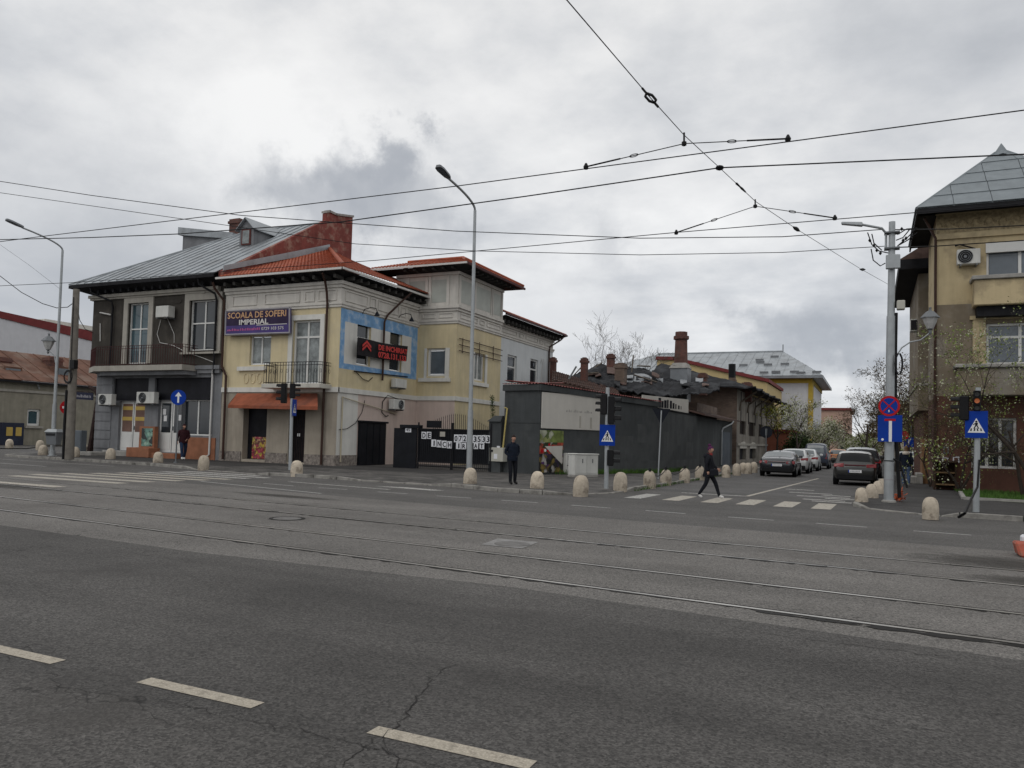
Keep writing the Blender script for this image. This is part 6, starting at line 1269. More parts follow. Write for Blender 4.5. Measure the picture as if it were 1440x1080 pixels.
# ============================================================ far left
XLB=-62.; FL=Fac((XLB,0,0),(0,1,0),(1,0,0)); 
lb=thing('low_house','long low beige house with rusty sheet roof across the west street','house',(XLB,40,0))
yA,yB=FL.uz(-60,600)[0],70.; zE=FL.uz(60,538)[1]; zbnd=FL.uz(60,552)[1]; lw=FL.rect(39,575,56,599)
mb=MB(); FL.wall(mb,yA,yB,0,zE,[lw],.2); mb.quad((XLB,yB,0),(XLB-8,yB,0),(XLB-8,yB,zE),(XLB,yB,zE)); mb.build('wall',mat('plaster_olive',(.27,.25,.20),.9,.15,streak=.3),lb)
FL.window(lb,*lw,cols=1,gl=MATS['glass_blue'],fr=.16); mb=MB(); FL.box(mb,yA,yB,zbnd-.1,zbnd+.1,-.01,.1); mb.build('string_course',MATS['trim_grey'],lb); mb=MB(); FL.box(mb,lw[0]-.2,lw[1]+.2,lw[2]-.2,lw[2]-.02,-.01,.15); mb.build('window_sill',MATS['trim_grey'],lb)
zr=FL.uz(60,510)[1]; 
A=Vector((XLB+.5,yA,zE)); B=Vector((XLB+.5,yB+.5,zE)); Cc=Vector((XLB-5,yB+.5,zE+2.7)); Dd=Vector((XLB-5,yA,zE+2.7)); rr_=MB().quad(A,B,Cc,Dd).build('roof',mat('rust_roof',(.125,.062,.042),.8,.35,scale=.9,dirt=(.20,.15,.12),dirtamt=.6,dscale=.5),lb); seam_roof(rr_,A+ZV*.04,B+ZV*.04,Cc+ZV*.04,Dd+ZV*.04,wid=1.4,m='rust_roof')
mb=MB(); mb.box(XLB+.42,XLB+.55,yA,yB+.5,zE-.18,zE-.02); mb.box(XLB,XLB+.42,yA,yB+.5,zE-.08,zE-.03); mb.build('eave',MATS['eave_black'],lb)
for px in (15,88):
    u,z=FL.uz(px,522,-1.5); p=FL.p(u,z,-1.2); mb=MB(); mb.box(p.x-1.2,p.x,p.y-.75,p.y+.75,z-1.0,z+.35); mb.build('dormer',MATS['rust_roof'],lb); mb=MB(); mb.box(p.x+.002,p.x+.04,p.y-.6,p.y+.6,z-.55,z+.2); mb.build('dormer_window',MATS['glass_grey'],lb); chimney(lb,p.x-1.8,p.y+.1,z,FL.uz(px,504,-2.5)[1],.5,.6,'brick_red')
mb=MB(); mb.tube([FL.p(FL.uz(50,536)[0],FL.uz(50,540)[1],.3),FL.p(FL.uz(54,547)[0],FL.uz(54,547)[1],.1)],.07,6); mb.build('downpipe',MATS['galv'],lb)
FL2=Fac((-61.2,0,0),(0,1,0),(1,0,0)); q=FL2.rect(3,594,33,623); t=thing('street_cabinet','dark blue street cabinet with two yellow notices before the low house','cabinet',FL2.p(q[0],0)); mb=MB(); FL2.box(mb,q[0],q[1],.06,q[3],-.5,0); mb.build('body',mat('cab_dark',(.03,.035,.055),.6,.2),t,bevel=.02)
for k in range(2):
    mb=MB(); w_=(q[1]-q[0]); FL2.box(mb,q[0]+w_*(.2+.42*k),q[0]+w_*(.48+.4*k),q[2]+.35*(q[3]-q[2]),q[2]+.78*(q[3]-q[2]),.002,.02); mb.build('notice',MATS['tape_yellow'],t)
FLw=Fac((-85.,0,0),(0,1,0),(1,0,0)); wbk=thing('white_hall','large white hall with a dark red eave stripe behind the low house','building',(-85,50,0))
ya,yb=FLw.uz(-80,500)[0],FLw.uz(150,500)[0]+12; P=[(ya,0),(yb,0),(yb,FLw.uz(131,478)[1]),(ya,FLw.uz(0,453)[1]+1.0)]
mb=MB(); mb.prism([FLw.p(u,z,0) for u,z in P],(-16,0,0)); mb.build('wall',MATS['far_white'],wbk)
mb=MB(); z0a,z1a=P[3][1],P[2][1]; mb.prism([FLw.p(ya,z0a-.0,.02),FLw.p(yb,z1a-1.6,.02),FLw.p(yb,z1a+.1,.02),FLw.p(ya,z0a+.5,.02)],(.12,0,0)); mb.build('eave_stripe',MATS['coping_red'],wbk)
q=FLw.rect(64,455,122,480,-3); mb=MB(); FLw.box(mb,q[0],q[1]+3,q[2]-3,q[3],-9,-3); FLw.box(mb,q[0]-.3,q[1]+3.3,q[3]+.002,q[3]+.5,-9.3,-2.7); mb.build('roof_house',MATS['plaster_cream'],wbk)
# ============================================================ bollards
bprof=[(.213,-.12),(.215,0),(.222,.03),(.218,.22),(.205,.33),(.175,.42),(.125,.485),(.06,.515),(.0,.52)]
bm_=MB().lathe(bprof,(0,0,0),20); proto=bm_.build('bollard',MATS['stone_bollard'],smooth=True)
BL=[ # pixel of the foot, label
(60,640.5,'beside the steel lamp post on the west corner',1.05),(105,643,'near the leaning wooden pole',1.),(155,645.5,'before the steps of the taped shop door',1.),(222,650.5,'before the shop steps left of the round blue arrow sign',1.),(286,657.5,'where the dropped kerb begins at the zebra crossing',1.),
(417,666,'beside the traffic light pole under the orange awning',1.),(661,680,'in front of the tall lamp post by the iron gate',1.),(755,686.5,'on the kerb beside the standing man',1.),(816.5,692.5,'before the light grey street cabinet',1.),(872,686.5,'just right of the traffic light pole at the dark wall',1.),
(913.5,682.5,'carrying black chain, before the triangular sign back',1.),(936,678.5,'second of the chained row along the side street',1.),(962.5,675,'third of the chained row along the side street',1.),(984,671.5,'behind the walking woman, fourth of the chained row',1.),(1021,668,'before the blue grey shed door',1.),(1036,665.5,'before the corner of the derelict house',1.),(1045,663,'near the first cellar window',1.),(1052,663.5,'between the two cellar windows',1.),(1060,662,'before the second cellar window',1.),
(1211.5,705.5,'round worn one at the corner, tied with a black strap',.8),(1226,700,'just left of the big steel pole',.82),(1235,694,'partly hidden behind the big steel pole',.84),(1242,690,'mostly hidden by the big steel pole',.85),(1308.5,724,'alone on the right-hand corner pavement',.8),
(13,629,'in front of the dark blue street cabinet',1.1),(56,631,'before the low beige house wall',1.1),(118,636,'leaning one at the foot of the dark leaning pole',1.),(132,632,'behind the dark leaning pole',1.)]
first=True
for x,y,lab,sc in BL:
    o=proto if first else proto.copy()
    if not first: COL.objects.link(o)
    first=False; p=gnd(x,y,SW-.005 if x>140 else .1); o.location=p-ZV*.01; o.scale=(sc*random.uniform(.97,1.03),sc*random.uniform(.97,1.03),sc*random.uniform(.95,1.03)); o.rotation_euler=(random.uniform(-.05,.05),random.uniform(-.05,.05),random.uniform(0,6))
    if 'leaning one' in lab: o.rotation_euler=(.1,.35,0)
    tag(o,'sandy concrete dome bollard '+lab,'bollard','dome bollards along the pavements')
# chain linking the side-street row
cp=[gnd(x,y,SW)+ZV*.5 for x,y,_,_ in BL[10:14]]; mb=MB()
for a,b in zip(cp,cp[1:]): mb.tube(sag(a,b,.22,8),.018,5)
for c_ in cp: mb.lathe([(.05,-.02),(.05,.06),(.02,.1)],c_,8)
tag(mb.build('chain',MATS['black_metal'],smooth=True),'black chain slung between the bollards of the side street','chain')
# ============================================================ lamps and poles
def steel_lamp(name,label,base,bend,head,r0=.11,r1=.055,collar=True):
    t=thing(name,label,'street lamp',base); base,bend,head=Vector(base),Vector(bend),Vector(head)
    pts=[base,base.lerp(bend,.25),base.lerp(bend,.2501),bend]; MB().tube(pts,[r0,r0*.92,r0*.72,r1],12).build('post',MATS['galv'],t,smooth=True)
    d=(head-bend); c1=bend+ZV*.35; pts=[]
    for i in range(9):
        q=i/8; pts.append((bend*(1-q)+c1*q)*(1-q)+(c1*(1-q)+head*q)*q)
    MB().tube(pts,r1*.8,8).build('arm',MATS['galv'],t,smooth=True)
    f=Vector((d.x,d.y,0)).normalized(); s=Vector((-f.y,f.x,0)); u=(f*.95+ZV*.18).normalized(); n_=s.cross(u); hp=head
    prof=[(-.05,.06),(.1,.12),(.55,.16),(.75,.13),(.8,.08)]; mb=MB(); vs=[]
    for a_,w_ in prof: vs+=[hp+u*a_-s*w_,hp+u*a_+s*w_,hp+u*a_+s*w_*.8-n_*-.09,hp+u*a_-s*w_*.8-n_*-.09] if n_.z>0 else [hp+u*a_-s*w_,hp+u*a_+s*w_,hp+u*a_+s*w_*.8-n_*.09,hp+u*a_-s*w_*.8-n_*.09]
    fs=[(0,1,2,3),(16,19,18,17)]
    for i in range(4):
        for j in range(4): fs.append((i*4+j,i*4+(j+1)%4,i*4+4+(j+1)%4,i*4+4+j))
    mb.add(vs,fs); lh=mb.build('lamp_head',MATS['galv_dark'],t)
    up=1 if n_.z>0 else -1; g=MB(); g.prism([hp+u*.2-s*.1,hp+u*.68-s*.1,hp+u*.68+s*.1,hp+u*.2+s*.1],n_*(-.02*up)); g.build('lens',MATS['glass_grey'],lh)
    MB().lathe([(r0*1.9,0),(r0*1.9,.03),(r0*1.3,.05),(r0*1.25,.25),(r0,.27)],base,12).build('base',MATS['galv'],t,smooth=True)
    return t
b=gnd(659.5,672,SW); bend=onX(668,293,b.x+.12); bend.y=b.y; bend=onY(668,296,b.y); hd=onX(631,251,bend.x)
steel_lamp('street_lamp','tall grey steel street lamp standing before the iron gate',b,bend,hd)
b=gnd(73.5,641,SW); bend=onY(88,352,b.y); hd=onX(31,320,bend.x)
lampL=steel_lamp('street_lamp','grey steel street lamp carrying a lantern on the west corner',b,bend,hd)
def lantern(parent,arm,c,m='galv',k=1.):
    MB().tube(arm,.022,6).build('lantern_arm',MATS[m],parent,smooth=True); c=Vector(c)
    MB().lathe([(r*k,h*k) for r,h in [(.03,-.42),(.06,-.36),(.05,-.26),(.11,-.2)]],c,10).build('lantern_base',MATS['galv_dark'],parent,smooth=True)
    MB().lathe([(r*k,h*k) for r,h in [(.11,-.2),(.2,.0),(.27,.22)]],c,6).build('lantern_glass',mat('lantern_glass',(.42,.42,.41),.15,.1,spec=.6),parent)
    MB().lathe([(r*k,h*k) for r,h in [(.34,.22),(.33,.25),(.14,.46),(.05,.5),(.04,.58),(.06,.61),(.0,.64)]],c,6).build('lantern_cap',MATS['galv_dark'],parent)
c_=onY(68,486,b.y-.15); p0=b.lerp(bend,.28); p0=onY(78,510,b.y); lantern(lampL,[p0,p0+Vector((-.12,0,.35)),c_+Vector((.12,0,-.3)),c_+Vector((0,0,-.32))],c_)
# litter bin strapped to the lamp post
t=thing('litter_bin','grey metal litter bin strapped to the west lamp post','litter bin',b+ZV*.5); q0=onY(68,604,b.y-.3); q1=onY(83,626,b.y-.3)
mb=MB(); mb.hexa([(q0.x+.08,b.y-.42,q1.z),(q1.x-.08,b.y-.42,q1.z),(q1.x-.08,b.y-.12,q1.z),(q0.x+.08,b.y-.12,q1.z),(q0.x,b.y-.48,q0.z-.12),(q1.x,b.y-.48,q0.z-.12),(q1.x,b.y-.12,q0.z-.12),(q0.x,b.y-.12,q0.z-.12)]); mb.build('bin_body',MATS['galv_dark'],t,bevel=.02)
mb=MB(); mb.hexa([(q0.x-.03,b.y-.5,q0.z-.118),(q1.x+.03,b.y-.5,q0.z-.118),(q1.x+.03,b.y-.1,q0.z-.118),(q0.x-.03,b.y-.1,q0.z-.118),(q0.x+.1,b.y-.4,q0.z+.03),(q1.x-.1,b.y-.4,q0.z+.03),(q1.x-.1,b.y-.1,q0.z+.03),(q0.x+.1,b.y-.1,q0.z+.03)]); mb.build('hood',MATS['galv'],t); mb=MB(); mb.box(q0.x+.1,q1.x-.1,b.y-.488,b.y-.478,q0.z-.3,q0.z-.18); mb.build('slot',MATS['ac_dark'],t)
# wooden pole, leaning pole with street plate
b=gnd(97,646,SW); tp=onY(107.5,407,b.y+.3); t=thing('wooden_pole','weathered concrete grey utility pole leaning on the west corner','utility pole',b); MB().tube([b,b.lerp(tp,.5),tp],[.21,.18,.14],10).build('shaft',mat('pole_grey',(.17,.155,.135),.9,.25,scale=3,streak=.3,bump=.4),t,smooth=True)
mb=MB(); cc=b.lerp(tp,.5)
for k in range(3): mb.tube([cc+Vector((.0+.28*math.cos(a*PI/6),-.22,.28*math.sin(a*PI/6)+.03*k-.2)) for a in range(13)],.022,5)
mb.build('cable_coil',MATS['black_plastic'],t)
mb=MB(); mb.box(cc.x+.1,cc.x+.4,cc.y-.25,cc.y-.05,cc.z+.2,cc.z+.6); mb.build('junction_box',MATS['black_plastic'],t)
mb=MB(); mb.tube([b+Vector((-.1,-.22,0)),b.lerp(tp,.2)+Vector((-.12,-.22,0)),b.lerp(tp,.4)+Vector((-.1,-.2,0))],.06,6).tube([b.lerp(tp,.45)+Vector((.1,-.18,0)),b.lerp(tp,.95)+Vector((.05,-.16,0))],.02,5); mb.build('cable_sleeve',MATS['black_plastic'],t)
b2=gnd(126,638,SW); kn=onY(139,558,b2.y); tp2=onY(135,549,b2.y); t=thing('leaning_pole','dark leaning iron pole with bent top beside the corner house','pole',b2); MB().tube([b2,kn,tp2,onY(126,544,b2.y)],[.16,.15,.14,.1],8).build('shaft',MATS['iron_rust'],t,smooth=True)
A0=onY(106,551,b2.y-.1); A1=onY(131,552.5,b2.y-.1); t=thing('street_plate','dark blue street name plate hanging between the two leaning poles','street sign',(A0+A1)/2); h=.42
mb=MB(); mb.hexa([A0-ZV*h,A1-ZV*h,A1-ZV*h+Vector((0,.03,0)),A0-ZV*h+Vector((0,.03,0)),A0,A1,A1+Vector((0,.03,0)),A0+Vector((0,.03,0))]); mb.build('plate',mat('plate_navy',(.012,.014,.035),.4,.2),t); mb=MB(); random.seed(9); u=.15
while u<(A1-A0).length-.15:
    p=A0.lerp(A1,u/(A1-A0).length)-ZV*.3+Vector((0,-.004,0)); mb.box(p.x,p.x+.05,p.y-.002,p.y,p.z,p.z+random.uniform(.1,.18)); u+=random.uniform(.08,.13)
mb.build('worn_lettering',MATS['frame_grey'],t,kind='stuff'); mb=MB(); mb.tube([A0+ZV*.04,A1+ZV*.04],.03,5); mb.build('hanger',MATS['iron_rust'],t)
b3=gnd(116,640,SW); t=thing('grey_cabinet','slim blue grey service cabinet behind the utility pole','cabinet',b3); q=onY(104,605,b3.y); q2=onY(111,640,b3.y); mb=MB(); mb.box(q.x,q2.x+.1,b3.y,b3.y+.35,.1,q.z); mb.build('body',mat('cab_bluegrey',(.10,.115,.13),.6,.15),t,bevel=.02); mb=MB(); mb.box(q.x+.05,q2.x+.05,b3.y-.012,b3.y-.002,.25,q.z-.1); mb.build('door',MATS['cab_bluegrey'],t)
def disc(c,n_,r,th,k=28):
    c=Vector(c); n_=Vector(n_).normalized(); a=n_.cross(ZV).normalized(); b=a.cross(n_); return MB().prism([c+(a*math.cos(2*PI*i/k)+b*math.sin(2*PI*i/k))*r for i in range(k)],n_*th)
def frame_n(n_):
    n_=Vector(n_).normalized(); r_=ZV.cross(n_).normalized(); return r_,n_   # right as seen from the front
def plate(pts2,c,n_,d,th=.004):
    r_,n_=frame_n(n_); return MB().prism([Vector(c)+r_*x+ZV*z+n_*d for x,z in pts2],n_*th)
plate_=plate
# no entry sign
b=gnd(91,644,SW); t=thing('no_entry_sign','round red no entry sign seen obliquely beside the utility pole','traffic sign',b); c_=onY(92.3,573,b.y); n_=Vector((.88,-.3,0)); MB().tube([b,Vector((b.x,b.y,c_.z+.35))],.03,8).build('post',MATS['galv'],t,smooth=True); c_=Vector((b.x,b.y,c_.z))+n_*.04
disc(c_,n_,.34,.02).build('disc',MATS['sign_red'],t); plate([(-.24,-.055),(.24,-.055),(.24,.055),(-.24,.055)],c_,n_,.022).build('white_bar',MATS['sign_white'],t)
# blue arrow sign
b=gnd(247,651,SW); c_=onY(250,559,b.y); t=thing('arrow_sign','round blue sign with white upward arrow before the grey house shop','traffic sign',b); MB().tube([b,Vector((b.x+.02,b.y,c_.z+.3))],.032,8).build('post',MATS['galv_dark'],t,smooth=True)
n_=Vector((.42,-.9,0)).normalized(); c_=Vector((b.x+.02,b.y,c_.z))+n_*.045; disc(c_,n_,.345,.015).build('disc',MATS['sign_blue'],t); plate([(-.04,-.24),(.04,-.24),(.04,.05),(.15,.05),(0,.25),(-.15,.05),(-.04,.05)],c_,n_,.017).build('arrow',MATS['sign_white'],t); MB().lathe([(.1,0),(.1,.04),(.04,.06)],b,10).build('foot',MATS['galv_dark'],t)
# traffic lights
def tl_head(parent,c,n_,sz=.3,lit=None,n=3):
    r_,n_=frame_n(n_); c=Vector(c); H_=sz*n; w_=sz*.48
    mb=MB(); P=lambda x,z,d: c+r_*x+ZV*z+n_*d
    mb.hexa([P(-w_,0,-.1),P(w_,0,-.1),P(w_,0,.1),P(-w_,0,.1),P(-w_,H_,-.1),P(w_,H_,-.1),P(w_,H_,.1),P(-w_,H_,.1)]); ho=mb.build('signal_head',MATS['black_plastic'],parent,bevel=.02)
    for i in range(n):
        z=sz*(i+.5); rr=sz*.34; on=(lit==i)
        disc(P(0,z,.102),n_,rr,.012,18).build('lens',mat('lens_amber',(.75,.20,.06),.3,.05,emit=.22) if on else mat('lens_dark',(.02,.02,.02),.25,.2),ho)
        v=MB(); k=10; inner=[];
        for j in range(k+1):
            a=PI*j/k*1.1-.05*PI; inner.append((math.cos(a)*rr*1.12,math.sin(a)*rr*1.12))
        vs=[];fs=[]
        for x,zz in inner: vs+=[P(x,z+zz,.1),P(x,z+zz,.1+.2),P(x*1.06,z+zz*1.06,.1),P(x*1.06,z+zz*1.06,.1+.2)]
        for j in range(k): a=j*4; fs+=[(a,a+1,a+5,a+4),(a+2,a+6,a+7,a+3),(a+1,a+3,a+7,a+5)]
        v.add(vs,fs); v.build('visor',MATS['black_plastic'],ho)
    return ho
def ped_sign(parent,c,n_,w_=.245,h=.33):
    def plate(pts2,c,n_,d,th=.004): return plate_([(x*.72,z*.72) for x,z in pts2],c,n_,d,th)
    def frame(pts): return plate_(pts,c,n_,0,.012)
    frame([(-w_,-h),(w_,-h),(w_,h),(-w_,h)]).build('crossing_sign',MATS['sign_blue'],parent); o=parent
    pz=-.08; plate([(-.26,-.25+pz+.05),(.26,-.25+pz+.05),(0,.3+pz)],c,n_,.013).build('white_triangle',MATS['sign_white'],o)
    for k in range(4): 
        x=-.19+.105*k; plate([(x,-.22),(x+.05,-.22),(x+.04+(.02 if x<0 else -.02),-.13),(x+.01+(.02 if x<0 else -.02),-.13)],c,n_,.0175).build('stripe',MATS['ink'],o)
    disc(Vector(c)+ZV*.072+Vector(n_).normalized()*.0175,n_,.024,.004,10).build('walker_head',MATS['ink'],o)
    plate([(-.035,-.03),(.035,-.03),(.05,.06),(-.03,.06)],c,n_,.0178).build('walker_body',MATS['ink'],o); plate([(-.09,-.14),(-.055,-.14),(.01,-.03),(-.03,-.03)],c,n_,.018).build('walker_leg',MATS['ink'],o); plate([(.055,-.14),(.09,-.14),(.035,-.03),(0,-.03)],c,n_,.0182).build('walker_leg',MATS['ink'],o); plate([(-.1,.0),(-.08,-.02),(.0,.05),(-.02,.06)],c,n_,.0184).build('walker_arm',MATS['ink'],o)
def signal_pole(label,foot,topy,n_sign,signpx,heads,lit=None,lean=0):
    b=gnd(*foot,SW); t=thing('traffic_light',label,'traffic light',b,group='traffic lights at the crossing'); zt=onY(foot[0]+lean,topy,b.y).z; xl=onY(foot[0]+lean,topy,b.y).x-b.x
    MB().tube([b,b+Vector((xl*.5,0,(zt-b.z)*.5)),Vector((b.x+xl,b.y,zt))],[.075,.068,.06],10).build('post',MATS['galv'],t,smooth=True)
    c_=onY(*signpx,b.y-.1); n_sign=Vector(n_sign).normalized(); c_=Vector((b.x+xl*.6,b.y,c_.z))+n_sign*.1; ped_sign(t,c_,n_sign)
    for (hx,hy,n_,lt,sz) in heads:
        p=onY(hx,hy,b.y); tl_head(t,p,n_,sz,lt)
    return t,b
signal_pole('traffic light pole with blue crossing sign in front of the dark wall',(852.5,687),545,(.41,-.9,0),(854.5,612),[(850.5,583,(-1,.1,0),None,.22),(859.5,596,(.95,.2,0),None,.29)],lean=2)
t,b=signal_pole('traffic light with crossing sign edge-on before the orange awning',(408,661),545,(.92,.38,0),(411,573),[(399,567,(-.9,-.4,0),None,.27),(411,560,(.9,.5,0),None,.2)],lean=3)
t,b=signal_pole('traffic light with amber lamp and blue crossing sign by the blossoming tree',(1372.5,720),545,(-.28,-.96,0),(1376,597),[(1374,578.5,(-.1,-1,0),1,.17),(1356,591,(-.95,.1,0),None,.2)],lean=3)
mb=MB(); mb.tube([Vector((b.x+.06,b.y-.1,1.4)),Vector((b.x-.0,b.y-.3,.75)),Vector((b.x-.22,b.y-1.0,.45)),Vector((b.x-.42,b.y-1.9,.2)),gnd(1348,727,.1)],[.022,.026,.03,.032,.035],7); tag(mb.build('cable_duct',MATS['black_plastic'],smooth=True),'black bent cable duct looping from the right traffic light to the kerb','cable')
b=gnd(859,687,SW); t=thing('pedestrian_signal','small black pedestrian signal on the pole before the dark wall','traffic light',gnd(852.5,687,SW)); p=onY(858,655,b.y-.3); tl_head(t,p,(.95,.3,0),.25,None,2)
# give way sign from behind, round sign from behind
b=gnd(925.5,673,SW); c_=onY(930,584,b.y); t=thing('give_way_sign','dark back of a give way triangle on a thin post by the grey wall','traffic sign',b); MB().tube([b,Vector((c_.x,b.y,c_.z+.2))],.03,8).build('post',MATS['galv'],t,smooth=True); n_=Vector((.3,-.95,0)); plate([(-.38,.28),(.38,.28),(0,-.4)],c_,n_,-.05,.015).build('plate',MATS['sign_back'],t)
b=gnd(1077,662,SW); c_=onY(1077.5,607.5,b.y); t=thing('round_sign_back','dark back of a round sign before the derelict house','traffic sign',b); MB().tube([b,Vector((c_.x,b.y,c_.z+.2))],.035,8).build('post',MATS['galv_dark'],t,smooth=True); n_=Vector((.1,-1,0)); disc(c_+n_.normalized()*-.06,n_,.36,.015).build('disc',MATS['sign_back'],t); plate([(-.05,-.2),(.05,-.2),(.05,.2),(-.05,.2)],c_,n_,-.043).build('clamp',MATS['galv'],t)
# ---- big steel pole on the right corner
b=gnd(1250,706,SW); PB=b; tp=onY(1254.5,312,b.y); PT=tp
mp=thing('steel_pole','big grey steel tram pole with signs and lamps on the right corner','pole',b)
MB().tube([b,b.lerp(tp,.66),b.lerp(tp,.6601),tp],[.135,.115,.098,.085],16).build('shaft',MATS['galv'],mp,smooth=True)
MB().lathe([(.19,-.02),(.19,.04),(.15,.06)],b,16).build('base',MATS['concrete'],mp); MB().lathe([(.14,0),(.14,.03)],b+ZV*.62,16).build('band',MATS['frame_grey'],mp)
hd=onY(1213,316,b.y-.4); he=onY(1183,314.5,b.y-.6); q=[onY(1246,352,b.y),onY(1246,328,b.y),onY(1240,321,b.y-.1),hd]; MB().tube(q,.035,8).build('lamp_arm',MATS['galv'],mp,smooth=True)
d=(he-hd).normalized(); s=Vector((0,1,0)); mb=MB(); mb.hexa([hd-s*.09-ZV*.05,hd+s*.09-ZV*.05,he+s*.06-ZV*.03,he-s*.06-ZV*.03,hd-s*.07+ZV*.07,hd+s*.07+ZV*.07,he+s*.05+ZV*.05,he-s*.05+ZV*.05]); mb.build('lamp_head',MATS['galv'],mp,bevel=.02)
for z in (.3,.75): mb=MB(); mb.box(tp.x-.2,tp.x+.2,b.y-.15,b.y+.15,tp.z-z-.04,tp.z-z); mb.build('clamp',MATS['galv_dark'],mp)
z=onY(1252,375,b.y).z; mb=MB(); mb.box(b.x-.12,b.x+.25,b.y-.22,b.y-.1,z-.1,z+.3); mb.build('equipment_box',MATS['galv'],mp,bevel=.02); z=onY(1262,430,b.y).z; mb=MB(); mb.box(b.x+.17,b.x+.38,b.y-.1,b.y+.12,z-.12,z+.14); mb.build('equipment_box',MATS['box_cream'],mp,bevel=.02)
c_=onY(1308,455,b.y-.2); a0=onY(1261,500,b.y); lantern(mp,[a0,onY(1268,489,b.y),onY(1280,481,b.y),onY(1295,478,b.y-.1),c_+Vector((0,0,-.26))],c_,k=.72)
mb=MB(); mb.tube([onY(1260,440,b.y),onY(1259,500,b.y),onY(1259,600,b.y),onY(1262,650,b.y),onY(1265,700,b.y)],.05,7).tube([onY(1256,645,b.y-.2),onY(1266,650,b.y-.2),onY(1270,668,b.y-.2),onY(1276,686,b.y-.2)],.03,6); mb.build('cable_bundle',MATS['black_plastic'],mp,smooth=True)
mb=MB()
for k in range(3): cc=onY(1264,512,b.y-.1); mb.tube([cc+Vector((.09*math.cos(a*PI/5),-.03*k,.3*math.sin(a*PI/5))) for a in range(11)],.025,5)
mb.build('cable_coil',MATS['black_plastic'],mp)
mb=MB(); z=onY(1252,648,b.y).z; mb.tube([b+Vector((.135*math.cos(a*PI/8),.135*math.sin(a*PI/8),z+.0-b.z)) for a in range(17)],.015,5); mb.build('strap',MATS['black_plastic'],mp)
n_=Vector((-.30,-.95,0)).normalized(); c_=onY(1250.5,571,b.y-.25)
sn=thing('no_stopping_sign','round red and blue no stopping sign on the big steel pole','traffic sign',c_); disc(c_,n_,.285,.012).build('disc',MATS['sign_red'],sn); disc(c_+n_*.0125,n_,.225,.004).build('blue_field',MATS['sign_blue'],sn)
for sg in (-1,1):
    k=.16; w_=.034; plate([(-k*sg-w_*.7,-k+w_*.7*sg*0),(-k*sg+w_*.7,-k-0.0),(k*sg+w_*.7,k),(k*sg-w_*.7,k)],c_,n_,.017+.001*sg).build('cross_bar',MATS['sign_red'],sn)
plate([(-.014,-.17),(.014,-.17),(.014,-.11),(-.014,-.11)],c_,n_,.0185).build('small_mark',MATS['sign_white'],sn)
c_=onY(1251.5,602.5,b.y-.25); sn=thing('dead_end_sign','square blue dead end sign with red bar on the big steel pole','traffic sign',c_); plate([(-.32,-.37),(.32,-.37),(.32,.37),(-.32,.37)],c_,n_,0,.012).build('plate',MATS['sign_blue'],sn); plate([(-.04+.015,-.37),(.04+.015,-.37),(.04+.015,.21),(-.04+.015,.21)],c_,n_,.013).build('white_bar',MATS['sign_white'],sn); plate([(-.14,.21),(.15,.21),(.15,.27),(-.14,.27)],c_,n_,.0135).build('red_bar',MATS['sign_red'],sn); disc(c_+n_*.0135+ZV*-.31+frame_n(n_)[0]*-.19,n_,.035,.004,12).build('sticker',MATS['sign_white'],sn)
rg=blob  # (name kept for stains)
mb=MB(); random.seed(6)
for k in range(70):
    a=random.uniform(0,6.28); r_=random.uniform(0,.13); p=gnd(1265.5,705,SW)+Vector((r_*math.cos(a),r_*math.sin(a)*.6,random.uniform(0,.3)*(1-r_*3))); d1=Vector((random.gauss(0,.035),random.gauss(0,.035),random.gauss(0,.03))); d2=Vector((random.gauss(0,.05),random.gauss(0,.05),random.gauss(.04,.05))); mb.add([p,p+d1,p+d1+d2,p+d2],[(0,1,2,3)])
tag(mb.build('rag_bundle',mat('rag_orange',(.45,.10,.04),.8,.5,scale=20),fix=False),'crumpled orange rags at the foot of the big steel pole','rag')
# further small signs and dark post down the pavement
b=gnd(1281,668,SW); t=thing('pavement_sign','small blue square sign on a thin post beyond the big steel pole','traffic sign',b); c_=onY(1278,622,b.y); MB().tube([b,Vector((b.x,b.y,c_.z+1.0))],.03,7).build('post',MATS['galv_dark'],t); plate([(-.26,-.28),(.26,-.28),(.26,.28),(-.26,.28)],c_,(-.1,-1,0),.04).build('plate',MATS['sign_blue'],t); disc(onY(1272,612,b.y)+Vector((0,-.02,0)),(-.6,-1,0),.26,.012).build('disc',MATS['sign_red'],t); plate([(-.02,-.2),(.02,-.2),(.02,.2),(-.02,.2)],c_,(-.1,-1,0),.046).build('mark',MATS['sign_white'],t)
b=gnd(1279,661,SW); tp=onY(1282,503,b.y); t=thing('dark_post','slim dark utility post with pale bands before the bare trees','utility pole',b); MB().tube([b,tp],[.16,.11],8).build('shaft',MATS['iron_rust'],t,smooth=True); 
for f in (.78,.82): MB().lathe([(.14,0),(.14,.08)],b.lerp(tp,f),8).build('band',MATS['frame_grey'],t)
MB().lathe([(.05,0),(.05,.3)],tp,6).build('cap',MATS['black_metal'],t)
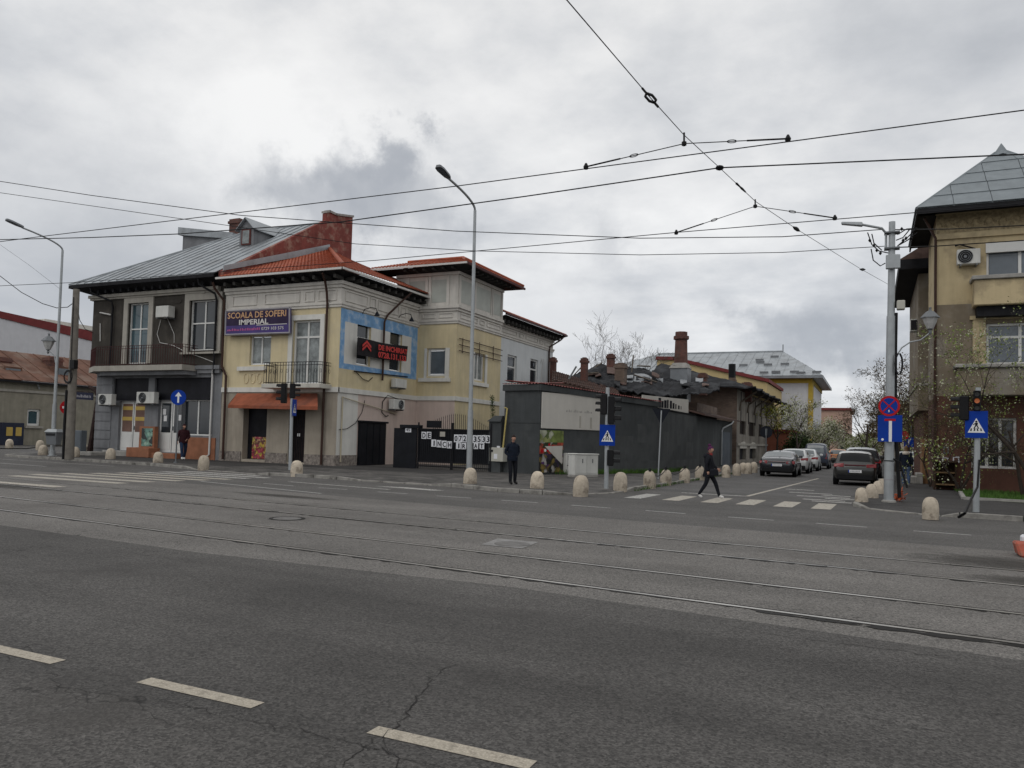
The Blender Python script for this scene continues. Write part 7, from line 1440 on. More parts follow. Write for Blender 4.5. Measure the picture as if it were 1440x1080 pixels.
# red plastic barrier at the right edge
b=gnd(1438,783); t=thing('road_barrier','faded red plastic road barrier block on the tram road','barrier',b+Vector((.5,0,0))); x0=onY(1426.5,770,b.y).x; mb=MB(); yb=b.y
mb.hexa([(x0+.06,yb-.12,.0),(x0+1.4,yb-.12,0),(x0+1.4,yb+.35,0),(x0+.06,yb+.35,0),(x0,yb-.02,.22),(x0+1.4,yb-.02,.22),(x0+1.4,yb+.28,.22),(x0,yb+.28,.22)]); mb.build('base',mat('barrier_red',(.33,.08,.05),.7,.3,scale=5,dirt=(.2,.15,.11),dirtamt=.6,dscale=4),t,bevel=.03); mb=MB(); mb.box(x0+.25,x0+1.3,yb+.06,yb+.2,.221,.42); mb.build('upper_block',MATS['barrier_red'],t,bevel=.03); mb=MB(); mb.box(x0+.15,x0+.7,yb+.3,yb+.55,0.004,.3); mb.build('white_block',MATS['paper'],t,bevel=.03)
# ============================================================ overhead wires
def wire(name,label,pts,r,cat='wire'):
    return tag(MB().tube(pts,r,5).build(name,MATS['wire'],smooth=True),label,cat)
CW=5.02
wire('contact_wire','tram contact wire running level above the near track',[(-90,9.1+4.0,CW+.3),(-40,9.1+.2,CW+.1)]+[onY(x,y,9.1) for x,y in ((30,336),(640,262),(1440,155))]+[(40,9.0,CW)],.007)
wire('contact_wire','tram contact wire running level above the far track',[(-90,12.6,5.9),(-40,12.4,5.4)]+[onY(x,y,12.4) for x,y in ((0,402),(110,397),(530,366),(950,327),(1288,299))]+[(40,12.4,5.0)],.007)
w1=[onY(x,y,Y) for x,y,Y in ((-120,337,10.9),(0,337,10.9),(130,334,10.9),(253,329,10.9),(480,312,10.9),(740,276,10.9),(1012,236,10.9),(1440,217,10.9),(1700,206,10.9))]
wire('feeder_cable','thick dark feeder cable meeting the span wire at a clamp',w1,.010)
w3=[onY(x,y,Y) for x,y,Y in ((-150,234,20.5),(0,255,21),(130,275,21.5),(340,303,22.5),(640,325,24),(900,335,25.2),(1100,333,26.2),(1243,322.5,26.7))]
wire('telecom_cable','thick sagging cable crossing the sky to the top of the big steel pole',w3,.015)
w4=[onY(x,y,Y) for x,y,Y in ((-150,252,20.5),(0,271,21),(160,294,21.8),(320,317,22.5),(500,343,23.4),(670,353,24.2),(900,358.5,25.2),(1100,355,26.2),(1248,346,26.7))]
wire('telecom_cable','second sagging cable reaching the big steel pole below its lamp arm',w4,.012)
wire('telecom_cable','cable from the big steel pole to the eave of the ochre house',[onY(1256,348,26.7),onY(1318,346,33.2),onY(1440,338,33.2)],.02); wire('telecom_cable','upper cable from the big steel pole past the ochre house',[onY(1256,323,26.7),onY(1340,322,31),onY(1460,316,31)],.018)
# span wire with fittings
S0=onY(1253,402,26.6); S1=onY(1062,283,12.45); S2=onY(1012,236,10.9); S3=onY(962,190,9.15); S4=onY(915,138,7.6); S5=onY(797,0,5.2); S6=S5+(S5-S4)*1.5
wire('span_wire','steel span wire crossing over both tracks from the big steel pole',[S0,onY(1210,378,21.5),onY(1120,322,14.6),S1,S2,S3,S4,S5,S6],.005,'wire')
def fitting(label,pts): return tag(MB().tube(*pts).build('insulator',MATS['black_plastic'],smooth=True),label,'insulator')
dv=(S5-S4).normalized(); side=dv.cross(ZV).normalized()
mb=MB(); 
for sg in (-1,1): mb.tube([S4-dv*.16,S4-dv*.08+side*.035*sg,S4+dv*.08+side*.035*sg,S4+dv*.16],.014,6)
mb.tube([S4-dv*.3,S4-dv*.15],.014,6).tube([S4+dv*.15,S4+dv*.32],.012,6); tag(mb.build('turnbuckle',MATS['black_plastic'],smooth=True),'black turnbuckle on the span wire high over the road','insulator')
tag(MB().lathe([(.015,-.035),(.05,-.02),(.06,0),(.05,.02),(.015,.035)],S2,12).build('cable_clamp',MATS['black_plastic'],smooth=True),'black clamp where feeder cable meets the span wire','insulator')
mid=onY(1042,264,11.8); dv2=(S1-S2).normalized(); mb=MB(); mb.tube([mid-dv2*.22,mid-dv2*.2,mid-dv2*.05,mid+dv2*.05,mid+dv2*.2,mid+dv2*.22],[.006,.018,.012,.018,.012,.006],7); tag(mb.build('insulator',MATS['black_plastic'],smooth=True),'twin bead insulator on the span wire between the two tracks','insulator')
q=onY(1120,322,14.6); dv3=(q-S1).normalized(); tag(MB().tube([q-dv3*.2,q-dv3*.05,q+dv3*.05,q+dv3*.2],[.01,.035,.035,.01],7).build('insulator',MATS['black_plastic'],smooth=True),'small bead insulator on the span wire beyond the far track','insulator')
q=onY(1213,379,21.7); tag(MB().tube([q+Vector((-.3,-.9,-.15))*.2,q,q-Vector((-.3,-.9,-.15))*.2],[.012,.04,.012],7).build('insulator',MATS['black_plastic'],smooth=True),'small bead insulator on the span wire near the big steel pole','insulator')
def bridle(S,Y,c0,ends,lab):
    t=thing('bridle_hanger',lab,'wire hanger',S); low=onY(*c0,Y)
    MB().tube([S+ZV*.03,S,low],.012,6).build('stem',MATS['black_plastic'],t); MB().lathe([(.0,-.035),(.03,-.02),(.03,.02),(.0,.035)],low,10).build('bead',MATS['black_plastic'],t,smooth=True)
    for (x,y) in ends:
        e=onY(x,y,Y); MB().tube([low,e],.006,5).build('bridle_wire',MATS['wire'],t); d=(low-e).normalized(); MB().tube([e,e+d*.45],.010,6).build('end_rod',MATS['black_plastic'],t); MB().lathe([(.028,-.03),(.035,0),(.012,.045)],e,8).build('grip',MATS['black_plastic'],t); r_=e+d*.62; MB().tube([r_+d*.055*math.cos(a*PI/5)+ZV*.018*math.sin(a*PI/5) for a in range(11)],.005,4).build('ring',MATS['black_plastic'],t)
bridle(S3,9.12,(962,202),((824,234.5),(1108,195)),'bridle hanger holding the near contact wire from the span wire')
bridle(S1,12.42,(1062,290),((951,327),(1174,306.5)),'bridle hanger holding the far contact wire from the span wire')
wire('service_wire','thin cable looping from the west edge to the lamp and utility pole',[onY(x,y,26.5) for x,y in ((-40,360),(0,388),(30,411),(60,427),(80,433),(95,432),(107,423))],.02); wire('service_wire','faint thin wire descending towards the west lamp post',[onY(-20,330,28),onY(40,372,28.5),onY(84,406,29)],.007); wire('service_wire','thin loop of cable from utility pole to the grey corner house',[onY(108,425,27),onY(112,450,27.5),onY(120,463,28.5),onY(131,468,29.6)],.018)
# cable tangle on the big pole
mb=MB()
for pts in ([(1220,327),(1226,344),(1236,353),(1250,356)],[(1226,329),(1229,342),(1240,352)],[(1262,346),(1275,335),(1288,322)],[(1262,346),(1276,338),(1290,327)],[(1260,338),(1270,334),(1279,323)],[(1225,350),(1228,366),(1238,374),(1245,370)],[(1262,330),(1275,322),(1290,321)]): mb.tube([onY(x,y,26.65) for x,y in pts],.018,5)
for (x,y) in ((1223,338),(1229,345),(1233,352),(1238,356),(1270,338),(1274,335),(1281,335),(1268,322)): mb.lathe([(.01,-.06),(.05,0),(.01,.06)],onY(x,y,26.6),7)
tag(mb.build('cable_tangle',MATS['black_plastic'],smooth=True),'tangle of black loops and beads around the top of the steel pole','cable')
# ============================================================ cars
import bisect
def interp(tab,y):
    ys=[t[0] for t in tab]
    if y<=ys[0]: return tab[0][1]
    if y>=ys[-1]: return tab[-1][1]
    i=bisect.bisect(ys,y)-1; a,b=tab[i],tab[i+1]; f=(y-a[0])/(b[0]-a[0]); return a[1]+(b[1]-a[1])*f
def smoothtab(tab,y,e=.09): return (interp(tab,y-e)+2*interp(tab,y)+interp(tab,y+e))/4
def make_car(name,label,L,W,top,belt,paint,roofp=None,rw=None,wheel=.31,glassy=None,lights='low',loc=(0,0),ang=0,plate=True):
    """rear at y=0, nose at y=L; top/belt are (y,z) tables; rw=(y,z) of the rear window's foot and head"""
    p=Vector((loc[0],loc[1],0)); t=thing(name,label,'car',(0,0,0)); hw=W/2
    plan=[(0,.86),(.12,.95),(.5,.99),(1.0,1.0),(L-1.2,1.0),(L-.6,.96),(L-.2,.85),(L,.70)]
    low=[(0,.42),(.1,.3),(.5,.2),(L-.5,.2),(L-.1,.28),(L,.4)]
    ys=sorted(set([0,.03,.08,.15]+[i*.16 for i in range(2,int(L/.16))]+[L-.12,L-.04,L]))
    roofw=lambda y: .76
    def ring(y):
        T=smoothtab(top,y); B=min(smoothtab(belt,y),T); w_=hw*interp(plan,y); zl=interp(low,y); g=max(0,T-B)
        gi=min(1,g/.45); wb=w_*(.965-.0*gi); wr=w_*(.93-.20*gi)
        pts=[(0,zl),(w_*.86,zl),(w_*.97,zl+.10),(w_*1.0,zl+.28),(w_*.995,(zl+.28+B)/2+.03),(wb,B-.015),(wb-.02,B+.005),((wb+wr)/2+.012*gi,B+g*.5),(wr+.01,B+g*.88),(wr*.86,T-.012-.01*gi),(wr*.45,T+.004),(0,T+.012)]
        return pts
    vs=[];fs=[];mi=[]; n=None; R_=[ring(y) for y in ys]; n=len(R_[0])
    for y,rg in zip(ys,R_): vs+=[(x,y,z) for x,z in rg]+[(-x,y,z) for x,z in rg]
    for i in range(len(ys)-1):
        a,b=i*2*n,(i+1)*2*n
        for j in range(n-1):
            fs.append((a+j,a+j+1,b+j+1,b+j)); fs.append((a+n+j,b+n+j,b+n+j+1,a+n+j+1))
            m_=1 if (j>=8 and roofp is not None and R_[i][-1][1]-smoothtab(belt,ys[i])>.36) else 0
            mi+=[m_,m_]
    for base in (0,(len(ys)-1)*2*n):
        fs.append(tuple(base+j for j in range(n))+tuple(base+n+j for j in range(n-1,-1,-1))); mi.append(0)
    mb=MB(); mb.add(vs,fs); mb.mi=mi; body=mb.build('body',[paint,roofp or paint],t,smooth=True)
    def surf(y,k):
        rg=ring(y); k0=int(k); f=k-k0; a=rg[k0]; b=rg[min(k0+1,n-1)]; return a[0]+(b[0]-a[0])*f,a[1]+(b[1]-a[1])*f
    gl=glassy or MATS['car_glass']
    def patch(nm,yr,kr,mt,off=.008,side=0,ny=8,nk=5,par=None):
        """skin patch slightly proud of the body: y range, ring-parameter range"""
        for s in ((1,-1) if side else (1,)):
            g=MB(); vv=[];ff=[]
            for i in range(ny+1):
                y=yr[0]+(yr[1]-yr[0])*i/ny
                for j in range(nk+1):
                    k=kr(y,0)+(kr(y,1)-kr(y,0))*j/nk if callable(kr) else kr[0]+(kr[1]-kr[0])*j/nk
                    x,z=surf(y,k); vv.append((s*(x+off),y,z+off*.3))
            for i in range(ny):
                for j in range(nk): a=i*(nk+1)+j; ff.append((a,a+1,a+nk+2,a+nk+1))
            g.add(vv,ff); g.build(nm,mt,par or t,smooth=True)
    # side glass between belt and roof, split by pillars
    ygl0=rw[2] if len(rw)>2 else rw[1]+.15; ygl1=None
    for y in [L*.5+.05*i for i in range(60)]:
        if smoothtab(top,y)-smoothtab(belt,y)<.22: ygl1=y-.12; break
    ygl1=ygl1 or L*.75; ym=(ygl0+ygl1)/2
    patch('side_window',(ygl0,ym-.05),(6.25,8.2),gl,side=1); patch('side_window',(ym+.05,ygl1),(6.25,8.2),gl,side=1)
    # rear window and windscreen follow the roof skin
    def strip(nm,y0,y1,fr,mt,off=.010):
        g=MB(); vv=[];ff=[]; ny,nx=6,8
        for i in range(ny+1):
            y=y0+(y1-y0)*i/ny; rg=ring(y); xm=rg[9][0]*1.02
            for j in range(nx+1):
                x=xm*fr*(2*j/nx-1); ax=abs(x); z=None
                pts=[(rg[11]),(rg[10]),(rg[9]),(rg[8])]
                for (xa,za),(xb,zb) in zip(pts,pts[1:]):
                    if xa<=ax<=xb+1e-6 or (xb<=ax<=xa): f=(ax-xa)/((xb-xa) or 1); z=za+(zb-za)*f; break
                if z is None: z=rg[9][1]
                d=-1 if y0<L/2 else 1; vv.append((x,y+d*off*.7,z+off))
        for i in range(ny):
            for j in range(nx): a=i*(nx+1)+j; ff.append((a,a+1,a+nx+2,a+nx+1))
        g.add(vv,ff); g.build(nm,mt,t,smooth=True)
    strip('rear_window',rw[0],rw[1],.97,gl); yw0=None
    for y in [L*.45+.03*i for i in range(80)]:
        if smoothtab(top,y)<max(z for _,z in top)-.09: yw0=y; break
    if yw0 and ygl1>yw0: strip('windscreen',yw0,ygl1+.1,.97,gl)
    # wheels
    xw=hw-.10
    for yw in (L*.2,L*.8):
        for s in (-1,1):
            c_=(s*xw,yw,wheel); a=MB().lathe([(wheel*1.14,-.02),(wheel*1.14,.114)],(s*(xw)-(.0 if s>0 else .094),yw,wheel+.01),20,'x'); a.build('wheel_arch',MATS['black_plastic'],t)
            tw=.105; ty=MB().lathe([(wheel*.6,-tw),(wheel*.93,-tw),(wheel,-tw*.7),(wheel,tw*.7),(wheel*.93,tw),(wheel*.6,tw)],(s*(xw+.02),yw,wheel),20,'x').build('wheel',MATS['tyre'],t,smooth=True)
            MB().lathe([(wheel*.62,-.01),(wheel*.62,.01),(wheel*.2,.02)],(s*(xw+.02+tw),yw,wheel),16,'x').build('rim',MATS['galv'],ty)
    # black lower bumper, plate, lights, mirrors
    zb=.42; mb=MB(); wq=hw*.80
    mb.box(-wq,wq,-.03,.06,.27,.48); mb.build('bumper_insert',MATS['black_plastic'],t,bevel=.012)
    bz=smoothtab(belt,.1)
    lz=smoothtab(belt,.18)-.17
    for s in (-1,1):
        mb=MB(); x0,x1=s*hw*.52,s*hw*.985; xa,xb=min(x0,x1),max(x0,x1)
        if lights=='tall': mb.hexa([(s*hw*.80-.06,-.02,.75),(s*hw*.80+.06,-.02,.75),(s*hw*.80+.06,.12,.75),(s*hw*.80-.06,.12,.75)]+[(s*hw*.80-.06,.05,1.15),(s*hw*.80+.06,.05,1.15),(s*hw*.80+.06,.16,1.15),(s*hw*.80-.06,.16,1.15)])
        else: mb.hexa([(xa,-.025 if s>0 else .03,lz-.01),(xb,.03 if s>0 else -.025,lz-.01),(xb,.3,lz),(xa,.3,lz)]+[(xa,.0 if s>0 else .09,lz+.12),(xb,.09 if s>0 else .0,lz+.16),(xb,.38,lz+.16),(xa,.38,lz+.12)])
        mb.build('tail_light',MATS['tail_red'],t,bevel=.015)
        mb=MB(); ym_=ygl1-.18; xs=hw*interp(plan,ym_)*.95; zm=smoothtab(belt,ym_)+.05; mb.box(min(s*xs,s*(xs+.2)),max(s*xs,s*(xs+.2)),ym_-.06,ym_+.05,zm,zm+.15); mb.build('mirror',paint,t,bevel=.03)
    if lights=='low':
        mb=MB(); mb.box(-hw*.5,hw*.5,.0,.12,lz+.05,lz+.11); mb.build('light_bar',mat('light_bar_red',(.07,.004,.008),.2,.1),t,bevel=.01)
    if plate:
        zp=.56 if lights!='tall' else .62; mb=MB(); mb.box(-.26,.26,-.03,.02,zp,zp+.12); pl_=mb.build('number_plate',MATS['sign_white'],t); mb=MB(); mb.box(-.26,-.22,-.034,-.031,zp,zp+.12); mb.build('plate_band',MATS['sign_blue'],pl_); mb=MB()
        for k in range(7): mb.box(-.17+.055*k,-.14+.055*k,-.034,-.031,zp+.03,zp+.09)
        mb.build('plate_marks',MATS['frame_grey'],pl_)
    MB().tube([(0,L*.36,max(z for _,z in top)),(0,L*.33,max(z for _,z in top)+.1)],[.03,.012],6).build('aerial',MATS['black_plastic'],t)
    t.location=p; t.rotation_euler=(0,0,ang); return t
mat('car_glass',(.008,.009,.010),.1,.2,spec=.2); mat('car_glass_pale',(.14,.16,.17),.08,.25,spec=.6); mat('tail_red',(.20,.008,.012),.2,.15)
mat('paint_black',(.013,.015,.02),.25,.05,coat=.8); mat('paint_whitecar',(.58,.60,.60),.3,.03,coat=.6); mat('paint_grey',(.042,.042,.040),.32,.04,metal=.4,coat=.6); mat('paint_navy',(.04,.05,.075),.3,.05,coat=.6); mat('paint_orange',(.52,.17,.02),.3,.05,coat=.6); mat('paint_silver',(.40,.42,.43),.3,.04,metal=.4,coat=.5); mat('paint_roofwhite',(.55,.55,.54),.35,.04,coat=.4)
coupe=[(0,.72),(.06,.92),(.2,.97),(.7,1.03),(1.35,1.30),(1.9,1.37),(2.5,1.37),(2.9,1.30),(3.55,.98),(4.2,.88),(4.5,.74),(4.62,.55)]; cb_=[(0,.7),(.2,.9),(.8,.93),(2,.92),(3.5,.93),(4.62,.6)]
hat=[(0,.72),(.05,.92),(.14,1.02),(.42,1.34),(.55,1.43),(1.2,1.48),(2.0,1.46),(2.45,1.36),(3.1,1.0),(3.7,.90),(3.95,.74),(4.05,.55)]; hb=[(0,.7),(.12,.98),(.6,1.0),(2,.96),(3.1,.95),(4.05,.6)]
suv=[(0,.8),(.05,1.0),(.12,1.08),(.4,1.5),(.6,1.6),(1.4,1.66),(2.3,1.62),(2.8,1.45),(3.4,1.1),(4.0,1.0),(4.3,.85),(4.4,.6)]; sb_=[(0,.8),(.12,1.06),(.6,1.08),(2,1.05),(3.4,1.04),(4.4,.7)]
van=[(0,.9),(.03,1.1),(.12,1.6),(.25,1.84),(.8,1.9),(2.6,1.88),(3.0,1.7),(3.6,1.15),(4.1,1.0),(4.35,.8),(4.4,.6)]; vb=[(0,.9),(.1,1.08),(2,1.08),(3.6,1.08),(4.4,.7)]
def carat(px,py,lat): p=gnd(px,py); return (p.x+lat,p.y)
make_car('parked_car','black low coupe car parked first along the left kerb',4.5,1.80,coupe,cb_,MATS['paint_black'],None,(.72,1.38,1.3),.33,glassy=MATS['car_glass_pale'],loc=(-4.48,42.9))
make_car('parked_car','white hatchback parked right behind the black coupe',4.1,1.72,hat,hb,MATS['paint_whitecar'],None,(.15,.5,.7),.31,glassy=MATS['car_glass_pale'],loc=(-4.25,49.5))
make_car('parked_car','second white hatchback parked before the dark blue van',4.1,1.72,hat,hb,MATS['paint_whitecar'],None,(.15,.5,.7),.31,glassy=MATS['car_glass_pale'],loc=(-4.05,55.6))
make_car('parked_van','dark blue tall people carrier parked beyond the white cars',4.4,1.85,van,vb,MATS['paint_navy'],None,(.04,.2,.4),.33,lights='tall',glassy=MATS['car_glass_pale'],loc=(-3.75,62.0))
make_car('parked_car','orange car standing far down the side street',4.1,1.75,hat,hb,MATS['paint_orange'],None,(.15,.5,.7),.31,glassy=MATS['car_glass_pale'],loc=(-2.75,76.0))
make_car('parked_car','grey hatchback with white roof and red tail lamps by the right kerb',4.05,1.70,hat,hb,MATS['paint_grey'],MATS['paint_roofwhite'],(.15,.5,.7),.31,loc=(-.62,36.4),ang=.02)
make_car('parked_car','black sport utility car parked ahead of the grey hatchback',4.4,1.85,suv,sb_,MATS['paint_black'],MATS['paint_silver'],(.13,.5,.7),.35,loc=(-.45,43.3),ang=.0)
make_car('parked_car','silver hatchback parked farther on beyond the black utility car',4.1,1.72,hat,hb,MATS['paint_silver'],None,(.15,.5,.7),.31,loc=(-.6,52.0)); make_car('parked_car','white sport utility car parked far along the right kerb',4.4,1.82,suv,sb_,MATS['paint_whitecar'],None,(.13,.5,.7),.34,loc=(-.5,61.5)); make_car('parked_car','small pale silver car parked farthest along the right kerb',4.1,1.72,hat,hb,MATS['paint_silver'],None,(.15,.5,.7),.31,loc=(-1.2,73))
make_car('parked_car','white car parked on the right pavement beyond the thin sign post',4.1,1.72,hat,hb,MATS['paint_whitecar'],None,(.15,.5,.7),.31,glassy=MATS['car_glass_pale'],loc=(2.35,60),ang=.0)
# ============================================================ people
def skin_body(J,E,root):
    me=bpy.data.meshes.new('b'); names=list(J); me.from_pydata([J[k][0] for k in names],[(names.index(a),names.index(b)) for a,b in E],[]); o=bpy.data.objects.new('tmpb',me); COL.objects.link(o)
    o.modifiers.new('s','SKIN'); sv=me.skin_vertices[0].data
    for i,k in enumerate(names):
        r=J[k][1]; sv[i].radius=(r,r) if not isinstance(r,tuple) else r; sv[i].use_root=(k==root)
    sub=o.modifiers.new('u','SUBSURF'); sub.levels=2; sub.render_levels=2
    dg=bpy.context.evaluated_depsgraph_get(); dg.update(); m2=bpy.data.meshes.new_from_object(o.evaluated_get(dg)); bpy.data.objects.remove(o); return m2
def person(label,loc,face,J,cols,hair='short',coat=None,extras=None,scale=1.,head_turn=0.):
    """J: joint name -> (position, radius); local frame x right, y forward, z up"""
    E=[('pel','spine'),('spine','chest'),('chest','neck'),('neck','hb')]
    for s in 'LR': E+=[('chest','sh'+s),('sh'+s,'el'+s),('el'+s,'wr'+s),('pel','hp'+s),('hp'+s,'kn'+s),('kn'+s,'an'+s),('an'+s,'toe'+s)]
    me=skin_body(J,E,'pel'); t=thing('person',label,'person',(0,0,0))
    bm=bmesh.new(); bm.from_mesh(me); P={k:Vector(v[0]) for k,v in J.items()}
    def seg(p,a,b): d=b-a; f=max(0,min(1,(p-a).dot(d)/d.length_squared)); return (p-a-d*f).length
    segs=[(('pel','spine'),1),(('spine','chest'),1),(('chest','neck'),1),(('neck','hb'),0)]
    for s in 'LR': segs+=[(('chest','sh'+s),1),(('sh'+s,'el'+s),1),(('el'+s,'wr'+s),1),(('pel','hp'+s),2),(('hp'+s,'kn'+s),2),(('kn'+s,'an'+s),2),(('an'+s,'toe'+s),3)]
    for f in bm.faces:
        c=f.calc_center_median(); best=min(segs,key=lambda q: seg(c,P[q[0][0]],P[q[0][1]])); f.material_index=best[1]; f.smooth=True
    # head: shaped ellipsoid with nose, brow and chin
    hc=P['hb']+Vector((0,.02,.105)); rot=Matrix.Rotation(head_turn,3,'Z')
    r=bmesh.ops.create_icosphere(bm,subdivisions=3,radius=1.)
    for v in r['verts']:
        q=v.co.copy(); x,y,z=q.x*.074,q.y*.096,q.z*.118
        if z<0: x*=1+z*2.0; y*=1+z*.9
        if y>.05 and abs(x)<.016 and -.045<z<.02: y+=.022*(1-abs(x)/.016)*(1-abs(z+.02)/.04)
        if y>.05 and .01<z<.03: y-=.006 if abs(x)>.012 else 0
        if y>.05 and abs(abs(x)-.03)<.016 and abs(z-.006)<.014: y-=.008
        if y>.05 and abs(x)<.028 and abs(z+.058)<.008: y-=.004
        v.co=hc+rot@Vector((x,y,z))
    for f in bm.faces:
        if any(v in r['verts'] for v in f.verts[:1]) and f.material_index==0: f.smooth=True
    for s in (-1,1): # ears
        e=bmesh.ops.create_icosphere(bm,subdivisions=1,radius=1.)
        for v in e['verts']: v.co=hc+rot@Vector((s*.076+v.co.x*.01,-.005+v.co.y*.02,-.005+v.co.z*.032))
    # hands: palm and five bent fingers
    for s in 'LR':
        w_=P['wr'+s]; d=(w_-P['el'+s]).normalized(); sx=1 if s=='R' else -1; side=d.cross(Vector((1,0,0))).normalized(); nrm=d.cross(side).normalized()
        mb=MB(); pc=w_+d*.045
        mb.hexa([pc-d*.05+side*a*.032+nrm*b*.014 for a,b in ((-1,-1),(1,-1),(1,1),(-1,1))]+[pc+d*.045+side*a*.04+nrm*b*.012 for a,b in ((-1,-1),(1,-1),(1,1),(-1,1))])
        for k,ln in enumerate((.062,.075,.07,.055)):
            b0=pc+d*.04+side*(-.03+.02*k); b1=b0+d*ln*.5+nrm*.008*sx; b2=b1+d*ln*.35+nrm*.022*sx; mb.tube([b0,b1,b2],[.0095,.009,.007],6)
        b0=pc-d*.015-side*.034; mb.tube([b0,b0+d*.03-side*.022,b0+d*.06-side*.022+nrm*.01],[.011,.01,.008],6)
        vv=[bm.verts.new(v) for v in mb.v]
        for f in mb.f:
            try: nf=bm.faces.new([vv[i] for i in f]); nf.material_index=0; nf.smooth=True
            except Exception: pass
    # shoes' soles
    bmesh.ops.recalc_face_normals(bm,faces=bm.faces); MI=[f.material_index for f in bm.faces]; bm.to_mesh(me); bm.free(); me.name='body'; me.materials.clear()
    for c_ in cols: me.materials.append(c_)
    me.polygons.foreach_set('material_index',MI); me.update()
    o=bpy.data.objects.new('body',me); COL.objects.link(o); o.parent=t
    hm=extras['hair']
    # hair cap
    hb_=bmesh.new(); bmesh.ops.create_icosphere(hb_,subdivisions=3,radius=1.)
    for v in hb_.verts:
        q=v.co; x,y,z=q.x*.083,q.y*.104,q.z*.126
        if z<0: x*=1+z*1.8; y*=1+z*.9
        v.co=hc+rot@Vector((x,y-.010,z+.006))
    inv=rot.transposed()
    def kill(v):
        q=inv@(v.co-hc); return (q.y>.04 and q.z<.032) or (q.z<-.05 if hair!='hood' else q.z<-.11)
    bmesh.ops.delete(hb_,geom=[v for v in hb_.verts if kill(v)],context='VERTS')
    if hair=='bun':
        b=bmesh.ops.create_icosphere(hb_,subdivisions=2,radius=.055)
        for v in b['verts']: v.co=hc+rot@(Vector((0,-.045,.145))+v.co)
    if hair=='long':
        b=bmesh.ops.create_icosphere(hb_,subdivisions=2,radius=1)
        for v in b['verts']: v.co=hc+rot@Vector((v.co.x*.085,-.06+v.co.y*.05,-.10+v.co.z*.17))
    hme=bpy.data.meshes.new('hair'); hb_.to_mesh(hme); hb_.free(); hme.materials.append(hm)
    for p_ in hme.polygons: p_.use_smooth=True
    ho=bpy.data.objects.new('hood' if hair=='hood' else 'hair',hme); COL.objects.link(ho); ho.parent=t
    if coat:
        mb=MB(); rings=coat['rings']; n=18; vs=[];fs=[]
        for (z,cx_,cy_,rx,ry) in rings:
            for i in range(n): a=2*PI*i/n; w_=1+.05*math.sin(3*a+z*9)+.03*math.sin(5*a+z*17); vs.append((cx_+rx*w_*math.cos(a),cy_+ry*w_*math.sin(a),z))
        for j in range(len(rings)-1):
            for i in range(n): fs.append((j*n+i,j*n+(i+1)%n,(j+1)*n+(i+1)%n,(j+1)*n+i))
        mb.add(vs,fs); mb.build('jacket',cols[1],t,smooth=True)
    for nm,fn in extras.get('parts',[]): fn(t)
    t.location=loc; t.rotation_euler=(0,0,face); t.scale=(scale,)*3; return t
mat('skin',(.42,.24,.175),.6,.08,scale=20); mat('cloth_black',(.012,.013,.017),.85,.3,scale=8,bump=.3,bscale=30); mat('cloth_navy',(.010,.014,.024),.85,.3,scale=8,bump=.3,bscale=30); mat('denim',(.045,.075,.14),.85,.3,scale=6); mat('denim_dark',(.018,.03,.06),.85,.3,scale=6); mat('shoe_black',(.012,.012,.012),.6,.2); mat('shoe_white',(.60,.59,.57),.6,.1); mat('hair_dark',(.018,.012,.010),.6,.3,scale=30); mat('hair_purple',(.07,.015,.06),.6,.4,scale=30); mat('cloth_maroon',(.03,.010,.013),.85,.3,scale=8); mat('hair_brown',(.14,.085,.045),.6,.3,scale=30); mat('scarf_red',(.25,.03,.03),.8,.2); mat('cloth_cream',(.48,.43,.37),.85,.1)
def base(): return {'pel':((0,0,.96),(.15,.11)),'spine':((0,.0,1.14),(.145,.11)),'chest':((0,-.01,1.34),(.165,.115)),'neck':((0,0,1.49),.06),'hb':((0,.015,1.56),.055)}
# standing man, hands in jacket pockets
J=base(); J.update({'shL':((-.20,-.01,1.42),.075),'elL':((-.27,-.08,1.15),.06),'wrL':((-.14,.04,1.02),.045),'shR':((.19,-.01,1.42),.07),'elR':((.27,-.08,1.15),.06),'wrR':((.14,.04,1.02),.045),'hpL':((-.10,0,.90),.105),'knL':((-.11,.02,.50),.078),'anL':((-.12,-.02,.09),.058),'toeL':((-.13,.15,.045),.042),'hpR':((.10,0,.90),.105),'knR':((.10,.05,.50),.078),'anR':((.10,.05,.09),.058),'toeR':((.12,.22,.045),.042)})
jac={'rings':[(.86,0,.0,.19,.145),(.92,0,.0,.205,.155),(1.05,0,0,.20,.15),(1.2,0,0,.205,.15),(1.34,0,-.01,.20,.145),(1.43,0,-.01,.16,.11),(1.5,0,0,.085,.085),(1.53,0,0,.085,.09)]}
p=gnd(720,681.5,SW); toC=math.atan2(-(p.x),(p.y))  # angle so that local +y points away; turn later
def facing(dx,dy): return math.atan2(-dx,dy)
person('man in dark jacket and trousers standing with hands in pockets by the kerb',p,facing(.80,-.60),J,[MATS['skin'],MATS['cloth_navy'],MATS['cloth_black'],MATS['shoe_black']],'short',jac,{'hair':MATS['hair_dark']},scale=.905,head_turn=-.25)
